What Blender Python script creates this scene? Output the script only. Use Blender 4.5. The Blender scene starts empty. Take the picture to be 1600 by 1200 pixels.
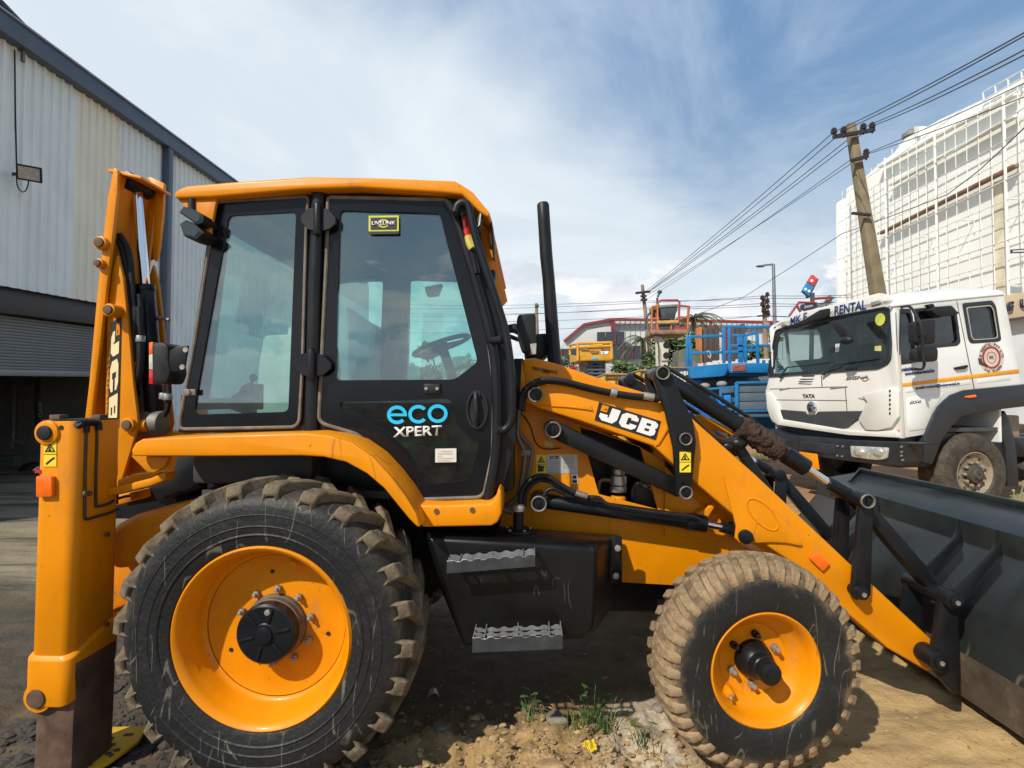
import bpy, bmesh, math, random
from math import sin, cos, pi, radians
from mathutils import Vector, Matrix, noise
random.seed(7)
SC = bpy.context.scene
COL = SC.collection
# ------------------------------------------------------------------ camera
FPX = 850.0
CAMP = Vector((0, 0, 1.575))
YAW = math.atan(30 / FPX); PITCH = math.atan(25 / FPX)
CR = Vector((cos(YAW), sin(YAW), 0))
CFH = Vector((-sin(YAW), cos(YAW), 0))
CF = CFH * cos(PITCH) + Vector((0, 0, sin(PITCH)))
CU = CR.cross(CF)
cam = bpy.data.cameras.new('camera'); camo = bpy.data.objects.new('camera', cam); COL.objects.link(camo)
cam.sensor_fit = 'HORIZONTAL'; cam.sensor_width = 36; cam.lens = FPX / 1600 * 36
cam.clip_start = 0.05; cam.clip_end = 3000
m = Matrix((CR, CU, -CF)).transposed().to_4x4(); m.translation = CAMP; camo.matrix_world = m
SC.camera = camo
# ------------------------------------------------------------------ light and sky
SUNDIR = Vector((0.72, 0.92, -1.08)).normalized()
sun = bpy.data.lights.new('sun', 'SUN'); suno = bpy.data.objects.new('sun', sun); COL.objects.link(suno)
sun.energy = 5.0; sun.angle = radians(0.9); sun.color = (1.0, 0.93, 0.82)
suno.rotation_euler = SUNDIR.to_track_quat('-Z', 'Y').to_euler(); suno.location = (-8, -8, 14)
SC.view_settings.view_transform = 'Standard'; SC.view_settings.look = 'None'
SC.view_settings.exposure = 0.0; SC.view_settings.gamma = 1.0; SC.view_settings.use_curve_mapping = False
SC.cycles.max_bounces = 7; SC.cycles.transparent_max_bounces = 24; SC.cycles.glossy_bounces = 3
SC.cycles.transmission_bounces = 4; SC.cycles.diffuse_bounces = 3
try:
    SC.cycles.use_denoising = True
    SC.cycles.sample_clamp_indirect = 8
except Exception: pass

def ray(px, py): return (CF * FPX + CR * (px - 800) + CU * (600 - py))
def P(px, py, Y):
    r = ray(px, py); return CAMP + r * (Y / r.y)

class NT:
    def __init__(s, tree): s.t = tree; s.n = tree.nodes; s.l = tree.links
    def node(s, typ, **kw):
        n = s.n.new(typ)
        for k, v in kw.items(): setattr(n, k, v)
        return n
    def link(s, a, b): s.l.new(a, b)
    def setin(s, n, i, v):
        if v is None: return
        if hasattr(v, 'is_output') or isinstance(v, bpy.types.NodeSocket): s.l.new(v, n.inputs[i])
        else: n.inputs[i].default_value = v
    def math(s, op, a, b=None, c=None, clamp=False):
        n = s.node('ShaderNodeMath', operation=op); n.use_clamp = clamp
        s.setin(n, 0, a); s.setin(n, 1, b); s.setin(n, 2, c); return n.outputs[0]
    def vmath(s, op, a, b=None):
        n = s.node('ShaderNodeVectorMath', operation=op); s.setin(n, 0, a); s.setin(n, 1, b)
        return n.outputs['Value'] if op in ('DOT_PRODUCT', 'LENGTH') else n.outputs[0]
    def noise(s, vec, scale, detail=4, rough=.55, dist=0):
        n = s.node('ShaderNodeTexNoise'); s.setin(n, 'Vector', vec)
        n.inputs['Scale'].default_value = scale; n.inputs['Detail'].default_value = detail
        n.inputs['Roughness'].default_value = rough; n.inputs['Distortion'].default_value = dist
        return n.outputs['Fac']
    def step(s, x, a, b, lo=0., hi=1.):
        n = s.node('ShaderNodeMapRange', interpolation_type='SMOOTHSTEP'); s.setin(n, 0, x)
        n.inputs[1].default_value = a; n.inputs[2].default_value = b; n.inputs[3].default_value = lo; n.inputs[4].default_value = hi
        return n.outputs[0]
    def mix(s, f, a, b):
        n = s.node('ShaderNodeMix', data_type='RGBA'); s.setin(n, 0, f)
        for i, v in ((6, a), (7, b)):
            if isinstance(v, tuple) and len(v) == 3: v = v + (1,)
            s.setin(n, i, v)
        return n.outputs[2]
    def comb(s, x, y, z):
        n = s.node('ShaderNodeCombineXYZ'); s.setin(n, 0, x); s.setin(n, 1, y); s.setin(n, 2, z); return n.outputs[0]

world = bpy.data.worlds.new('World'); SC.world = world; world.use_nodes = True
W = NT(world.node_tree); W.n.clear()
wout = W.node('ShaderNodeOutputWorld'); bg = W.node('ShaderNodeBackground'); bg.inputs[1].default_value = 0.1
sky = W.node('ShaderNodeTexSky', sky_type='NISHITA'); sky.sun_disc = False
sky.sun_elevation = math.asin(-SUNDIR.z); sky.sun_rotation = math.atan2(-SUNDIR.x, -SUNDIR.y)
sky.air_density = 1.0; sky.dust_density = 1.2; sky.ozone_density = 1.3; sky.altitude = 600
tc = W.node('ShaderNodeTexCoord'); D = tc.outputs['Generated']
sep = W.node('ShaderNodeSeparateXYZ'); W.link(D, sep.inputs[0]); DZ = sep.outputs[2]
zz = W.math('ADD', W.math('MAXIMUM', DZ, 0.0), 0.22)
flat = W.comb(W.math('DIVIDE', sep.outputs[0], zz), W.math('DIVIDE', sep.outputs[1], zz), 0.0)
n1 = ray(440, -20).normalized().cross(ray(1000, 330).normalized()).normalized()   # the long cloud edge
dd = W.vmath('DOT_PRODUCT', D, tuple(n1))
dd = W.math('ADD', dd, W.math('MULTIPLY', W.math('SUBTRACT', W.noise(flat, 1.6, 5, .55, .3), .5), .30))
dd = W.math('ADD', dd, W.math('MULTIPLY', W.math('SUBTRACT', W.noise(D, 9, 4, .55), .5), .07))
veil = W.step(dd, -.17, .04)
high = W.step(W.noise(flat, 1.3, 6, .6, .6), .40, .68)
thin = W.step(W.noise(flat, 1.5, 6, .58, .9), .38, .64)
hz = W.step(DZ, .0, .66, 1., 0.)
nsq = W.vmath('MULTIPLY', D, (1., 1., 1.9))
cn = W.math('ADD', W.noise(nsq, 6.5, 7, .58, .1), W.step(DZ, .19, .31, .05, -.28))
cum = W.math('MULTIPLY', W.step(cn, .485, .535), W.step(DZ, .40, .28))
skyc = W.mix(.75, sky.outputs[0], (1.35, 3.1, 5.9))
c1 = W.mix(W.math('MULTIPLY', thin, .72), skyc, (4.4, 5.7, 7.7))       # greyish lavender middle cloud
c2 = W.mix(W.math('MULTIPLY', high, .5), c1, (7.4, 8.3, 9.4))
c3 = W.mix(W.math('MULTIPLY', hz, .85), c2, (5.5, 6.75, 7.75))
c4 = W.mix(W.math('MULTIPLY', veil, .93), c3, W.mix(high, (7.5, 8.4, 9.1), (8.7, 9.4, 9.9)))
shade = W.step(W.noise(nsq, 8, 5, .6), .35, .65)
ccol = W.mix(shade, (7.0, 7.6, 8.5), (10.4, 10.4, 10.4))
c5 = W.mix(W.math('MULTIPLY', cum, .9), c4, ccol)
W.link(c5, bg.inputs[0]); W.link(bg.outputs[0], wout.inputs[0])

# ------------------------------------------------------------------ materials
MATS = {}
def hexl(h):
    c = [int(h[i:i + 2], 16) / 255 for i in (0, 2, 4)]
    return tuple(x / 12.92 if x < .04045 else ((x + .055) / 1.055) ** 2.4 for x in c)
def M(name, base, rough=.5, metal=0., var=.12, scale=6., dirt=None, coat=0., bump=None, spec=.5, scr=None, emit=None, chips=None):
    if name in MATS: return MATS[name]
    mt = bpy.data.materials.new(name); mt.use_nodes = True; T = NT(mt.node_tree); b = T.n['Principled BSDF']
    o = T.node('ShaderNodeTexCoord').outputs['Object']
    nz = T.noise(o, scale, 6, .6)
    lo = tuple(c * (1 - var) for c in base); hi = tuple(min(1, c * (1 + var)) for c in base)
    col = T.mix(T.step(nz, .3, .7), lo, hi)
    rgh = T.step(nz, .3, .7, rough * .85, min(1, rough * 1.15))
    if dirt:                                     # (colour, amount 0..1, scale)
        dn = T.noise(o, dirt[2], 8, .68)
        f = T.step(dn, .72 - dirt[1] * .4, .86 - dirt[1] * .3)
        f = T.math('MULTIPLY', f, .85)
        col = T.mix(f, col, dirt[0]); rgh = T.math('ADD', rgh, T.math('MULTIPLY', f, .3), clamp=True)
    if scr:                                      # fine pale scratches (colour, amount)
        mp = T.node('ShaderNodeMapping'); T.link(o, mp.inputs[0]); mp.inputs['Rotation'].default_value = (.3, .6, .2); mp.inputs['Scale'].default_value = (1, .4, .25)
        h = T.math('ABSOLUTE', T.math('SUBTRACT', T.noise(mp.outputs[0], scr[2], 2), .5))
        f = T.math('MULTIPLY', T.step(h, 0., .006, 1., 0.), T.step(T.noise(o, scr[2] * .9, 4), .56, .66))
        col = T.mix(T.math('MULTIPLY', f, scr[1]), col, scr[0])
    if chips:                                    # small knocked-off spots and rubbed patches
        g = T.math('MULTIPLY', T.step(T.noise(o, 30, 4, .7), .655, .70), T.step(T.noise(o, 3.2, 4, .6), .44, .58))
        col = T.mix(T.math('MULTIPLY', g, chips[1]), col, chips[0])
        g = T.math('MULTIPLY', T.step(T.noise(T.vmath('MULTIPLY', o, (1., 1., .35)), 9, 6, .7), .52, .78), .55)
        col = T.mix(g, col, (.33, .17, .045))
    T.link(col, b.inputs['Base Color']); T.link(rgh, b.inputs['Roughness'])
    b.inputs['Metallic'].default_value = metal; b.inputs['Coat Weight'].default_value = coat
    b.inputs['Coat Roughness'].default_value = .12; b.inputs['Specular IOR Level'].default_value = spec
    if bump:
        bn = T.node('ShaderNodeBump'); bn.inputs['Strength'].default_value = bump[0]; bn.inputs['Distance'].default_value = bump[2] if len(bump) > 2 else .01
        T.link(T.noise(o, bump[1], 6, .6), bn.inputs['Height']); T.link(bn.outputs[0], b.inputs['Normal'])
    if emit: b.inputs['Emission Color'].default_value = (*emit[0], 1); b.inputs['Emission Strength'].default_value = emit[1]
    MATS[name] = mt; return mt
def glassmat(name, tint, refl=.07, smudge=.0):
    mt = bpy.data.materials.new(name); mt.use_nodes = True; T = NT(mt.node_tree); T.n.clear()
    out = T.node('ShaderNodeOutputMaterial'); tr = T.node('ShaderNodeBsdfTransparent'); gl = T.node('ShaderNodeBsdfGlossy')
    tr.inputs[0].default_value = (*tint, 1); gl.inputs['Roughness'].default_value = .015; gl.inputs[0].default_value = (.95, .97, 1, 1)
    lw = T.node('ShaderNodeLayerWeight'); lw.inputs[0].default_value = .5
    f = T.math('ADD', T.math('MULTIPLY', T.math('POWER', lw.outputs['Facing'], 4.), .8), refl, clamp=True)
    mx = T.node('ShaderNodeMixShader'); T.link(f, mx.inputs[0]); T.link(tr.outputs[0], mx.inputs[1]); T.link(gl.outputs[0], mx.inputs[2])
    res = mx.outputs[0]
    if smudge:                                   # dust film on the pane
        df = T.node('ShaderNodeBsdfDiffuse'); df.inputs[0].default_value = (.42, .40, .34, 1)
        o = T.node('ShaderNodeTexCoord').outputs['Object']
        g = T.math('MULTIPLY', T.step(T.noise(o, 5, 7, .65), .35, .75), smudge)
        m2 = T.node('ShaderNodeMixShader'); T.link(g, m2.inputs[0]); T.link(res, m2.inputs[1]); T.link(df.outputs[0], m2.inputs[2]); res = m2.outputs[0]
    T.link(res, out.inputs[0]); MATS[name] = mt; return mt

DUST = (.26, .19, .12); MUD = (.22, .15, .09)
yellow = M('yellow_paint', (.69, .235, .001), .42, 0, .07, 3, ((.34, .16, .045), .23, 6), coat=.04, spec=.25, bump=(.05, 30, .004), chips=((.05, .03, .015), .8), scr=((.14, .06, .015), .55, 3.))
yellow_d = M('yellow_paint_dirty', (.60, .20, .003), .5, 0, .10, 4, ((.16, .085, .03), .42, 6), spec=.25, bump=(.08, 25, .004), chips=((.05, .03, .015), .8))
yellow_rim = M('yellow_rim_paint', (.68, .228, .001), .40, 0, .07, 5, ((.26, .14, .05), .24, 8), coat=.05, spec=.25, chips=((.05, .03, .015), .8), scr=((.14, .06, .015), .5, 4.))
black = M('black_paint', (.007, .008, .010), .36, 0, .25, 5, ((.04, .038, .036), .2, 9), spec=.3, bump=(.06, 40, .003))
black_gloss = M('black_frit', (.006, .007, .009), .16, 0, .1, 5, ((.03, .03, .03), .12, 5), spec=.35)
black_frame = M('black_cab_frame', (.009, .010, .013), .42, 0, .2, 4, ((.05, .045, .04), .15, 6), spec=.3)
plastic = M('dark_plastic', (.014, .015, .017), .5, 0, .2, 20, ((.06, .055, .05), .2, 12), spec=.3)
tankblk = M('black_tank_steel', (.004, .0045, .005), .40, 0, .3, 4, ((.03, .03, .032), .12, 5), spec=.3, bump=(.12, 9, .01), scr=((.10, .10, .10), .6, 6))
gasket = M('rubber_gasket', (.15, .125, .10), .7, 0, .3, 12)
hose = M('hose_rubber', (.010, .010, .011), .55, spec=.3, metal=0, var=.3, scale=14, dirt=((.09, .075, .06), .3, 10)) #, 0, .3, 14, ((.12, .10, .08), .3, 10))
chrome = M('chrome', (.75, .76, .78), .08, 1, .03, 5)
steel = M('worn_steel', (.19, .175, .15), .6, .5, .25, 14, ((.12, .08, .05), .35, 16))
zinc = M('zinc_nut', (.33, .30, .26), .5, .6, .25, 20, ((.15, .11, .08), .4, 20))
rusty = M('rusty_steel', (.105, .06, .038), .75, .1, .4, 9, ((.05, .03, .022), .4, 8), bump=(.25, 30, .006))
bucketm = M('bucket_steel', (.017, .021, .021), .36, .0, .3, 3, ((.085, .062, .046), .30, 2.6), spec=.35, bump=(.12, 7, .012), scr=((.16, .14, .12), .7, 3.5))
bucket_low = M('bucket_wear_steel', (.075, .058, .042), .6, .2, .4, 6, ((.20, .14, .09), .45, 5), bump=(.15, 18, .008))
white_st = M('white_vinyl', (.75, .75, .73), .4, 0, .04, 4)
blue_st = M('cyan_vinyl', (.02, .46, .74), .4, 0, .04, 4)
sticker_y = M('warning_yellow', (.78, .58, .02), .45, 0, .05, 8)
sticker_b = M('print_black', (.012, .012, .012), .5, 0, .05, 8)
sticker_g = M('plate_grey', (.42, .43, .42), .4, .2, .08, 20)
livey = M('decal_yellow_green', (.55, .55, .06), .4, 0, .05, 8)
cream = M('decal_cream', (.78, .66, .36), .45, 0, .05, 8)
orange_lens = M('orange_reflector', (.85, .14, .005), .25, 0, .1, 30, coat=.4)
red_lens = M('red_lens', (.55, .02, .015), .2, 0, .1, 30, coat=.4)
seatm = M('seat_grey', (.72, .70, .64), .7, 0, .1, 9, bump=(.1, 60))
interior = M('cab_interior', (.055, .058, .06), .7, 0, .2, 9)
silver = M('silver_cap', (.42, .42, .42), .35, .8, .15, 20)
fur = M('muddy_wrap', (.055, .030, .020), .95, 0, .5, 30, bump=(.9, 60, .03))
cabglass = glassmat('cab_glass', (.72, .92, .89), .15, .02)
clearglass = glassmat('clear_glass', (.72, .82, .82), .08, .03)
lensglass = glassmat('lens_glass', (.97, .975, .975), .06)
darkglass = glassmat('smoked_glass', (.26, .36, .35), .07, .04)

def rubber(name, dust_r0, dust_r1, dustcol, amt, scratches=True):
    mt = bpy.data.materials.new(name); mt.use_nodes = True; T = NT(mt.node_tree); b = T.n['Principled BSDF']
    o = T.node('ShaderNodeTexCoord').outputs['Object']
    s = T.node('ShaderNodeSeparateXYZ'); T.link(o, s.inputs[0])
    r = T.math('SQRT', T.math('ADD', T.math('MULTIPLY', s.outputs[0], s.outputs[0]), T.math('MULTIPLY', s.outputs[2], s.outputs[2])))
    n = T.noise(o, 7, 7, .65); n2 = T.noise(o, 26, 5, .65)
    rr = T.math('ADD', r, T.math('MULTIPLY', T.math('SUBTRACT', n, .5), .16))
    f = T.math('MULTIPLY', T.step(rr, dust_r0, dust_r1), amt)
    f = T.math('MULTIPLY', f, T.step(n2, .2, .5, .6, 1.))
    col = T.mix(n, (.006, .0065, .007), (.018, .019, .02))
    col = T.mix(T.math('MULTIPLY', T.step(T.noise(o, 4, 6, .7), .5, .75), .30), col, (.065, .058, .045))
    if scratches:
        for k, (sc, rx) in enumerate(((4.5, .5), (3.5, -.6), (5.5, 1.2), (5., 2.2))):
            mp = T.node('ShaderNodeMapping'); T.link(o, mp.inputs[0]); mp.inputs['Rotation'].default_value = (0, rx, 0); mp.inputs['Location'].default_value = (k * 1.3, 0, k * .7)
            mp.inputs['Scale'].default_value = (1, .15, .22)
            h = T.math('ABSOLUTE', T.math('SUBTRACT', T.noise(mp.outputs[0], sc, 1.5), .5))
            g = T.math('MULTIPLY', T.step(h, .001, .005, 1., 0.), T.step(T.noise(o, 5 + 1.7 * k, 4), .48, .60))
            col = T.mix(T.math('MULTIPLY', g, .55), col, (.20, .18, .14))
    dc = T.mix(T.step(T.noise(o, 9, 8, .75), .36, .64), tuple(c * .42 for c in dustcol), tuple(c * 1.15 for c in dustcol))
    col = T.mix(f, col, dc)
    T.link(col, b.inputs['Base Color']); T.link(T.step(f, 0, 1, .55, .95), b.inputs['Roughness'])
    bn = T.node('ShaderNodeBump'); bn.inputs['Strength'].default_value = .5; bn.inputs['Distance'].default_value = .01
    T.link(T.math('ADD', T.noise(o, 40, 5), T.math('MULTIPLY', f, T.noise(o, 18, 6, .7))), bn.inputs['Height']); T.link(bn.outputs[0], b.inputs['Normal'])
    b.inputs['Specular IOR Level'].default_value = .35
    return mt

# ------------------------------------------------------------------ mesh helpers
ABS = {}
def empty(name, loc, label, cat, group=None, rotz=0, local=False):
    o = bpy.data.objects.new(name, None); COL.objects.link(o); o.location = loc; o.rotation_euler.z = rotz
    o.empty_display_size = .2; o['label'] = label; o['category'] = cat
    if group: o['group'] = group
    ABS[o.name] = Vector((0, 0, 0)) if local else Vector(loc)
    return o
def tag(o, label, cat, group=None):
    o['label'] = label; o['category'] = cat
    if group: o['group'] = group
    return o
def ss(x, a, b):
    t = max(0, min(1, (x - a) / (b - a))); return t * t * (3 - 2 * t)
class MB:
    def __init__(s): s.bm = bmesh.new()
    def face(s, pts):
        vs = [s.bm.verts.new(p) for p in pts]; return s.bm.faces.new(vs)
    def plate(s, pts, dvec, holes=()):
        """planar 3-D outline (with holes) extruded along dvec"""
        dvec = Vector(dvec)
        if not holes:
            fs = [s.face(pts)]
        else:
            es = []
            for loop in [pts] + list(holes):
                vs = [s.bm.verts.new(p) for p in loop]
                es += [s.bm.edges.new((vs[i], vs[(i + 1) % len(vs)])) for i in range(len(vs))]
            r = bmesh.ops.triangle_fill(s.bm, use_beauty=True, use_dissolve=False, edges=es)
            fs = [g for g in r['geom'] if isinstance(g, bmesh.types.BMFace)]
        r = bmesh.ops.extrude_face_region(s.bm, geom=fs, use_keep_orig=True)
        bmesh.ops.translate(s.bm, vec=dvec, verts=[g for g in r['geom'] if isinstance(g, bmesh.types.BMVert)])
        return s
    def pp(s, px, Yt, y0, y1, holes=()):
        """pixel outline traced on the plane y=Yt, solid from y0 to y1"""
        f = lambda L: [Vector((P(a, b, Yt).x, y0, P(a, b, Yt).z)) for a, b in L]
        return s.plate(f(px), (0, y1 - y0, 0), [f(h) for h in holes])
    def loft(s, rings, cap=True, closed=True):
        R = [[s.bm.verts.new(p) for p in r] for r in rings]; n = len(R[0])
        for a, b in zip(R, R[1:]):
            for i in range(n if closed else n - 1):
                s.bm.faces.new((a[i], a[(i + 1) % n], b[(i + 1) % n], b[i]))
        if cap and closed: s.bm.faces.new(R[0][::-1]); s.bm.faces.new(R[-1])
        return s
    def box(s, c, size, rot=None):
        r = bmesh.ops.create_cube(s.bm, size=1)
        mt = Matrix.Translation(Vector(c)) @ (rot.to_4x4() if rot else Matrix()) @ Matrix.Diagonal((*size, 1))
        bmesh.ops.transform(s.bm, matrix=mt, verts=r['verts']); return s
    def bx(s, a, b):
        a = Vector(a); b = Vector(b); return s.box((a + b) / 2, [max(abs(x), 1e-4) for x in (b - a)])
    def beam(s, p0, p1, w, h, up=(0, 0, 1)):
        p0 = Vector(p0); p1 = Vector(p1); d = (p1 - p0); L = d.length; d.normalize(); up = Vector(up)
        x = d.cross(up)
        if x.length < 1e-3: x = d.cross(Vector((1, 0, 0)))
        x.normalize(); z = x.cross(d)
        return s.box((p0 + p1) / 2, (w, L, h), Matrix((x, d, z)).transposed())
    def tube(s, path, r, n=10, cap=True, smooth=0):
        path = [Vector(p) for p in path]
        if smooth: path = crom(path, smooth)
        rs = r if isinstance(r, (list, tuple)) else [r] * len(path)
        if len(rs) != len(path): rs = [rs[0] + (rs[-1] - rs[0]) * i / (len(path) - 1) for i in range(len(path))]
        t0 = (path[1] - path[0]).normalized(); u = t0.orthogonal().normalized(); rings = []
        for i, p in enumerate(path):
            t = (path[min(i + 1, len(path) - 1)] - path[max(i - 1, 0)]).normalized()
            u = (u - t * u.dot(t)).normalized(); v = t.cross(u)
            rings.append([p + (u * cos(2 * pi * k / n) + v * sin(2 * pi * k / n)) * rs[i] for k in range(n)])
        return s.loft(rings, cap)
    def cyl(s, p0, p1, r, n=20, r2=None): return s.tube([p0, p1], [r, r if r2 is None else r2], n)
    def lathe(s, prof, c, axis, n=32, cap=False):
        """prof [(radius, distance along axis)]"""
        c = Vector(c); ax = Vector(axis).normalized(); u = ax.orthogonal().normalized(); v = ax.cross(u)
        rings = [[c + ax * h + (u * cos(2 * pi * k / n) + v * sin(2 * pi * k / n)) * max(r, 1e-4) for k in range(n)] for r, h in prof]
        return s.loft(rings, cap)
    def ball(s, c, r, sub=2):
        q = bmesh.ops.create_icosphere(s.bm, subdivisions=sub, radius=1)
        rr = r if isinstance(r, (tuple, list)) else (r, r, r)
        bmesh.ops.transform(s.bm, matrix=Matrix.Translation(Vector(c)) @ Matrix.Diagonal((*rr, 1)), verts=q['verts']); return s
    def build(s, name, mat, parent=None, bevel=0., seg=2, smooth=True, origin=None, label=None, kind=None, ang=32, recalc=True):
        bm = s.bm
        if recalc: bmesh.ops.recalc_face_normals(bm, faces=bm.faces)
        if bevel:
            bm.edges.ensure_lookup_table()
            es = [e for e in bm.edges if len(e.link_faces) == 2 and e.calc_face_angle(0) > radians(28)]
            if es: bmesh.ops.bevel(bm, geom=es, offset=bevel, segments=seg, profile=.5, affect='EDGES', clamp_overlap=True)
        if origin is None:
            lo = Vector((1e9,) * 3); hi = -lo
            for v in bm.verts:
                for i in range(3): lo[i] = min(lo[i], v.co[i]); hi[i] = max(hi[i], v.co[i])
            origin = (lo + hi) / 2
        origin = Vector(origin)
        for v in bm.verts: v.co -= origin
        me = bpy.data.meshes.new(name); bm.to_mesh(me); bm.free()
        return link_mesh(name, me, mat, parent, origin, smooth, label, kind, ang)
def link_mesh(name, me, mat, parent, origin, smooth=True, label=None, kind=None, ang=32):
    for mm in (mat if isinstance(mat, (list, tuple)) else [mat]): me.materials.append(mm)
    if smooth:
        me.polygons.foreach_set('use_smooth', [True] * len(me.polygons)); me.set_sharp_from_angle(angle=radians(ang))
    o = bpy.data.objects.new(name, me); COL.objects.link(o)
    if parent is not None: o.parent = parent; o.location = Vector(origin) - ABS[parent.name]
    else: o.location = origin
    ABS[o.name] = Vector(origin)
    if label: o['label'] = label
    if kind: o['kind'] = kind
    return o
def crom(pts, k):
    out = []; n = len(pts)
    for i in range(n - 1):
        a, b, c, d = pts[max(i - 1, 0)], pts[i], pts[i + 1], pts[min(i + 2, n - 1)]
        for j in range(k):
            t = j / k
            out.append(.5 * ((2 * b) + (c - a) * t + (2 * a - 5 * b + 4 * c - d) * t * t + (3 * b - a - 3 * c + d) * t ** 3))
    out.append(pts[-1]); return out
def rnd(pts, r, k=4):
    """round the corners of a 2-D outline"""
    out = []; n = len(pts)
    for i in range(n):
        p = Vector(pts[i]); a = Vector(pts[i - 1]) - p; b = Vector(pts[(i + 1) % n]) - p
        ra = min(r, a.length * .45); rb = min(r, b.length * .45)
        A = p + a.normalized() * ra; B = p + b.normalized() * rb
        for j in range(k + 1):
            t = j / k; q = A * (1 - t) ** 2 + p * 2 * t * (1 - t) + B * t * t; out.append((q.x, q.y))
    return out
def shrink(pts, f):
    cx = sum(p[0] for p in pts) / len(pts); cy = sum(p[1] for p in pts) / len(pts)
    return [(cx + (x - cx) * f, cy + (y - cy) * f) for x, y in pts]
def text(name, s, bl, br, tl, mat, parent, thick=.002, bold=.0, shear=0., label=None):
    """lettering fitted to the parallelogram bl, br, tl (3-D)"""
    cu = bpy.data.curves.new(name, 'FONT'); cu.body = s; cu.size = 1; cu.offset = bold; cu.resolution_u = 3; cu.shear = shear
    ob = bpy.data.objects.new(name + '_tmp', cu); COL.objects.link(ob)
    dg = bpy.context.evaluated_depsgraph_get(); dg.update()
    me = bpy.data.meshes.new_from_object(ob.evaluated_get(dg)); bpy.data.objects.remove(ob); bpy.data.curves.remove(cu)
    xs = [v.co.x for v in me.vertices]; ys = [v.co.y for v in me.vertices]
    x0, x1, y0, y1 = min(xs), max(xs), min(ys), max(ys)
    bl, br, tl = Vector(bl), Vector(br), Vector(tl); u = br - bl; w = tl - bl
    nrm = u.cross(w).normalized(); o0 = bl + u / 2 + w / 2
    bm = bmesh.new(); bm.from_mesh(me); bpy.data.meshes.remove(me)
    bmesh.ops.remove_doubles(bm, verts=bm.verts, dist=1e-5)
    for v in bm.verts: v.co = bl + u * ((v.co.x - x0) / (x1 - x0)) + w * ((v.co.y - y0) / (y1 - y0)) - o0
    r = bmesh.ops.extrude_face_region(bm, geom=bm.faces[:], use_keep_orig=True)
    bmesh.ops.translate(bm, vec=nrm * thick, verts=[g for g in r['geom'] if isinstance(g, bmesh.types.BMVert)])
    bmesh.ops.recalc_face_normals(bm, faces=bm.faces)
    me = bpy.data.meshes.new(name); bm.to_mesh(me); bm.free()
    return link_mesh(name, me, mat, parent, o0, False, label)
def copy_tree(o, parent=None):
    c = o.copy(); COL.objects.link(c); c.parent = parent
    for ch in list(o.children): copy_tree(ch, c)
    return c
def gz(x, y): return .035 * (max(-1.9, min(6, x)) - 1.0)
# ================================================================== BACKHOE LOADER
YC = 3.30; YA = 3.245
BH = empty('backhoe_loader', (0, YC, -.03), 'yellow backhoe loader with black cab, JCB badge on its loader arm and black front bucket', 'backhoe loader')
def q(px, py, Y): return P(px, py, Y)
def ym(y): return 2 * YA - y
def zoomf(ox, oy, k): return lambda L: [(x / k + ox, y / k + oy) for x, y in L]
Z3 = zoomf(260, 260, 857 / 300.); Z4 = zoomf(480, 260, 814 / 380.); Z7 = zoomf(780, 520, 1333 / 400.); Z1 = zoomf(1160, 680, 1148 / 440.)
Z8 = zoomf(690, 290, 3.87); ZB = zoomf(120, 480, 635 / 180.); ZS = zoomf(0, 640, 1200 / 260.); ZE = zoomf(930, 620, 5.0); ZP = zoomf(590, 610, 1267 / 190.)
# ---------------------------------------------------------------- wheels (built in their own frame, outer face towards -Y)
def lug_mesh(name, st, pocket, mat, bev=.006):
    m_ = MB(); rings = []
    for y, th, w, ri, ro in st:
        rings.append([Vector((r * sin(th + sg * w * f), y, r * cos(th + sg * w * f))) for r, sg, f in ((ri, -1, 1.12), (ri, 1, 1.12), (ro, 1, .85), (ro, -1, .85))])
    m_.loft(rings)
    bm = m_.bm; bmesh.ops.recalc_face_normals(bm, faces=bm.faces)
    if pocket:
        f0 = min(bm.faces, key=lambda f: f.calc_center_median().y)
        fs = [f0]
        bmesh.ops.inset_individual(bm, faces=fs, thickness=pocket[0], depth=0)
        bmesh.ops.inset_individual(bm, faces=fs, thickness=.002, depth=-pocket[1])
    es = [e for e in bm.edges if len(e.link_faces) == 2 and e.calc_face_angle(0) > .5]
    bmesh.ops.bevel(bm, geom=es, offset=bev, segments=1, affect='EDGES', clamp_overlap=True)
    me = bpy.data.meshes.new(name); bm.to_mesh(me); bm.free(); me.materials.append(mat); return me
def mirror_mesh(me):
    m2 = me.copy(); bm = bmesh.new(); bm.from_mesh(m2)
    for v in bm.verts: v.co.y = -v.co.y
    bmesh.ops.reverse_faces(bm, faces=bm.faces); bm.to_mesh(m2); bm.free(); return m2
def ring_of(me, par, n, off=0.):
    for k in range(n):
        o = bpy.data.objects.new('tread_lug', me); COL.objects.link(o); o.parent = par
        o.rotation_euler.y = 2 * pi * (k + off) / n + random.uniform(-.006, .006); f = random.uniform(.993, 1.004); o.scale = (f, 1, f)
rub_rear = rubber('rear_tyre_rubber', .55, .67, (.17, .135, .09), .55)
rub_rlug = rubber('rear_lug_rubber', .48, .58, (.21, .16, .10), .80, False)
rub_front = rubber('front_tyre_rubber', .335, .41, (.29, .20, .11), .93)
rub_flug = rubber('front_lug_rubber', .30, .36, (.31, .215, .12), .92, False)
AX = (0, 1, 0); O0 = (0, 0, 0)
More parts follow.
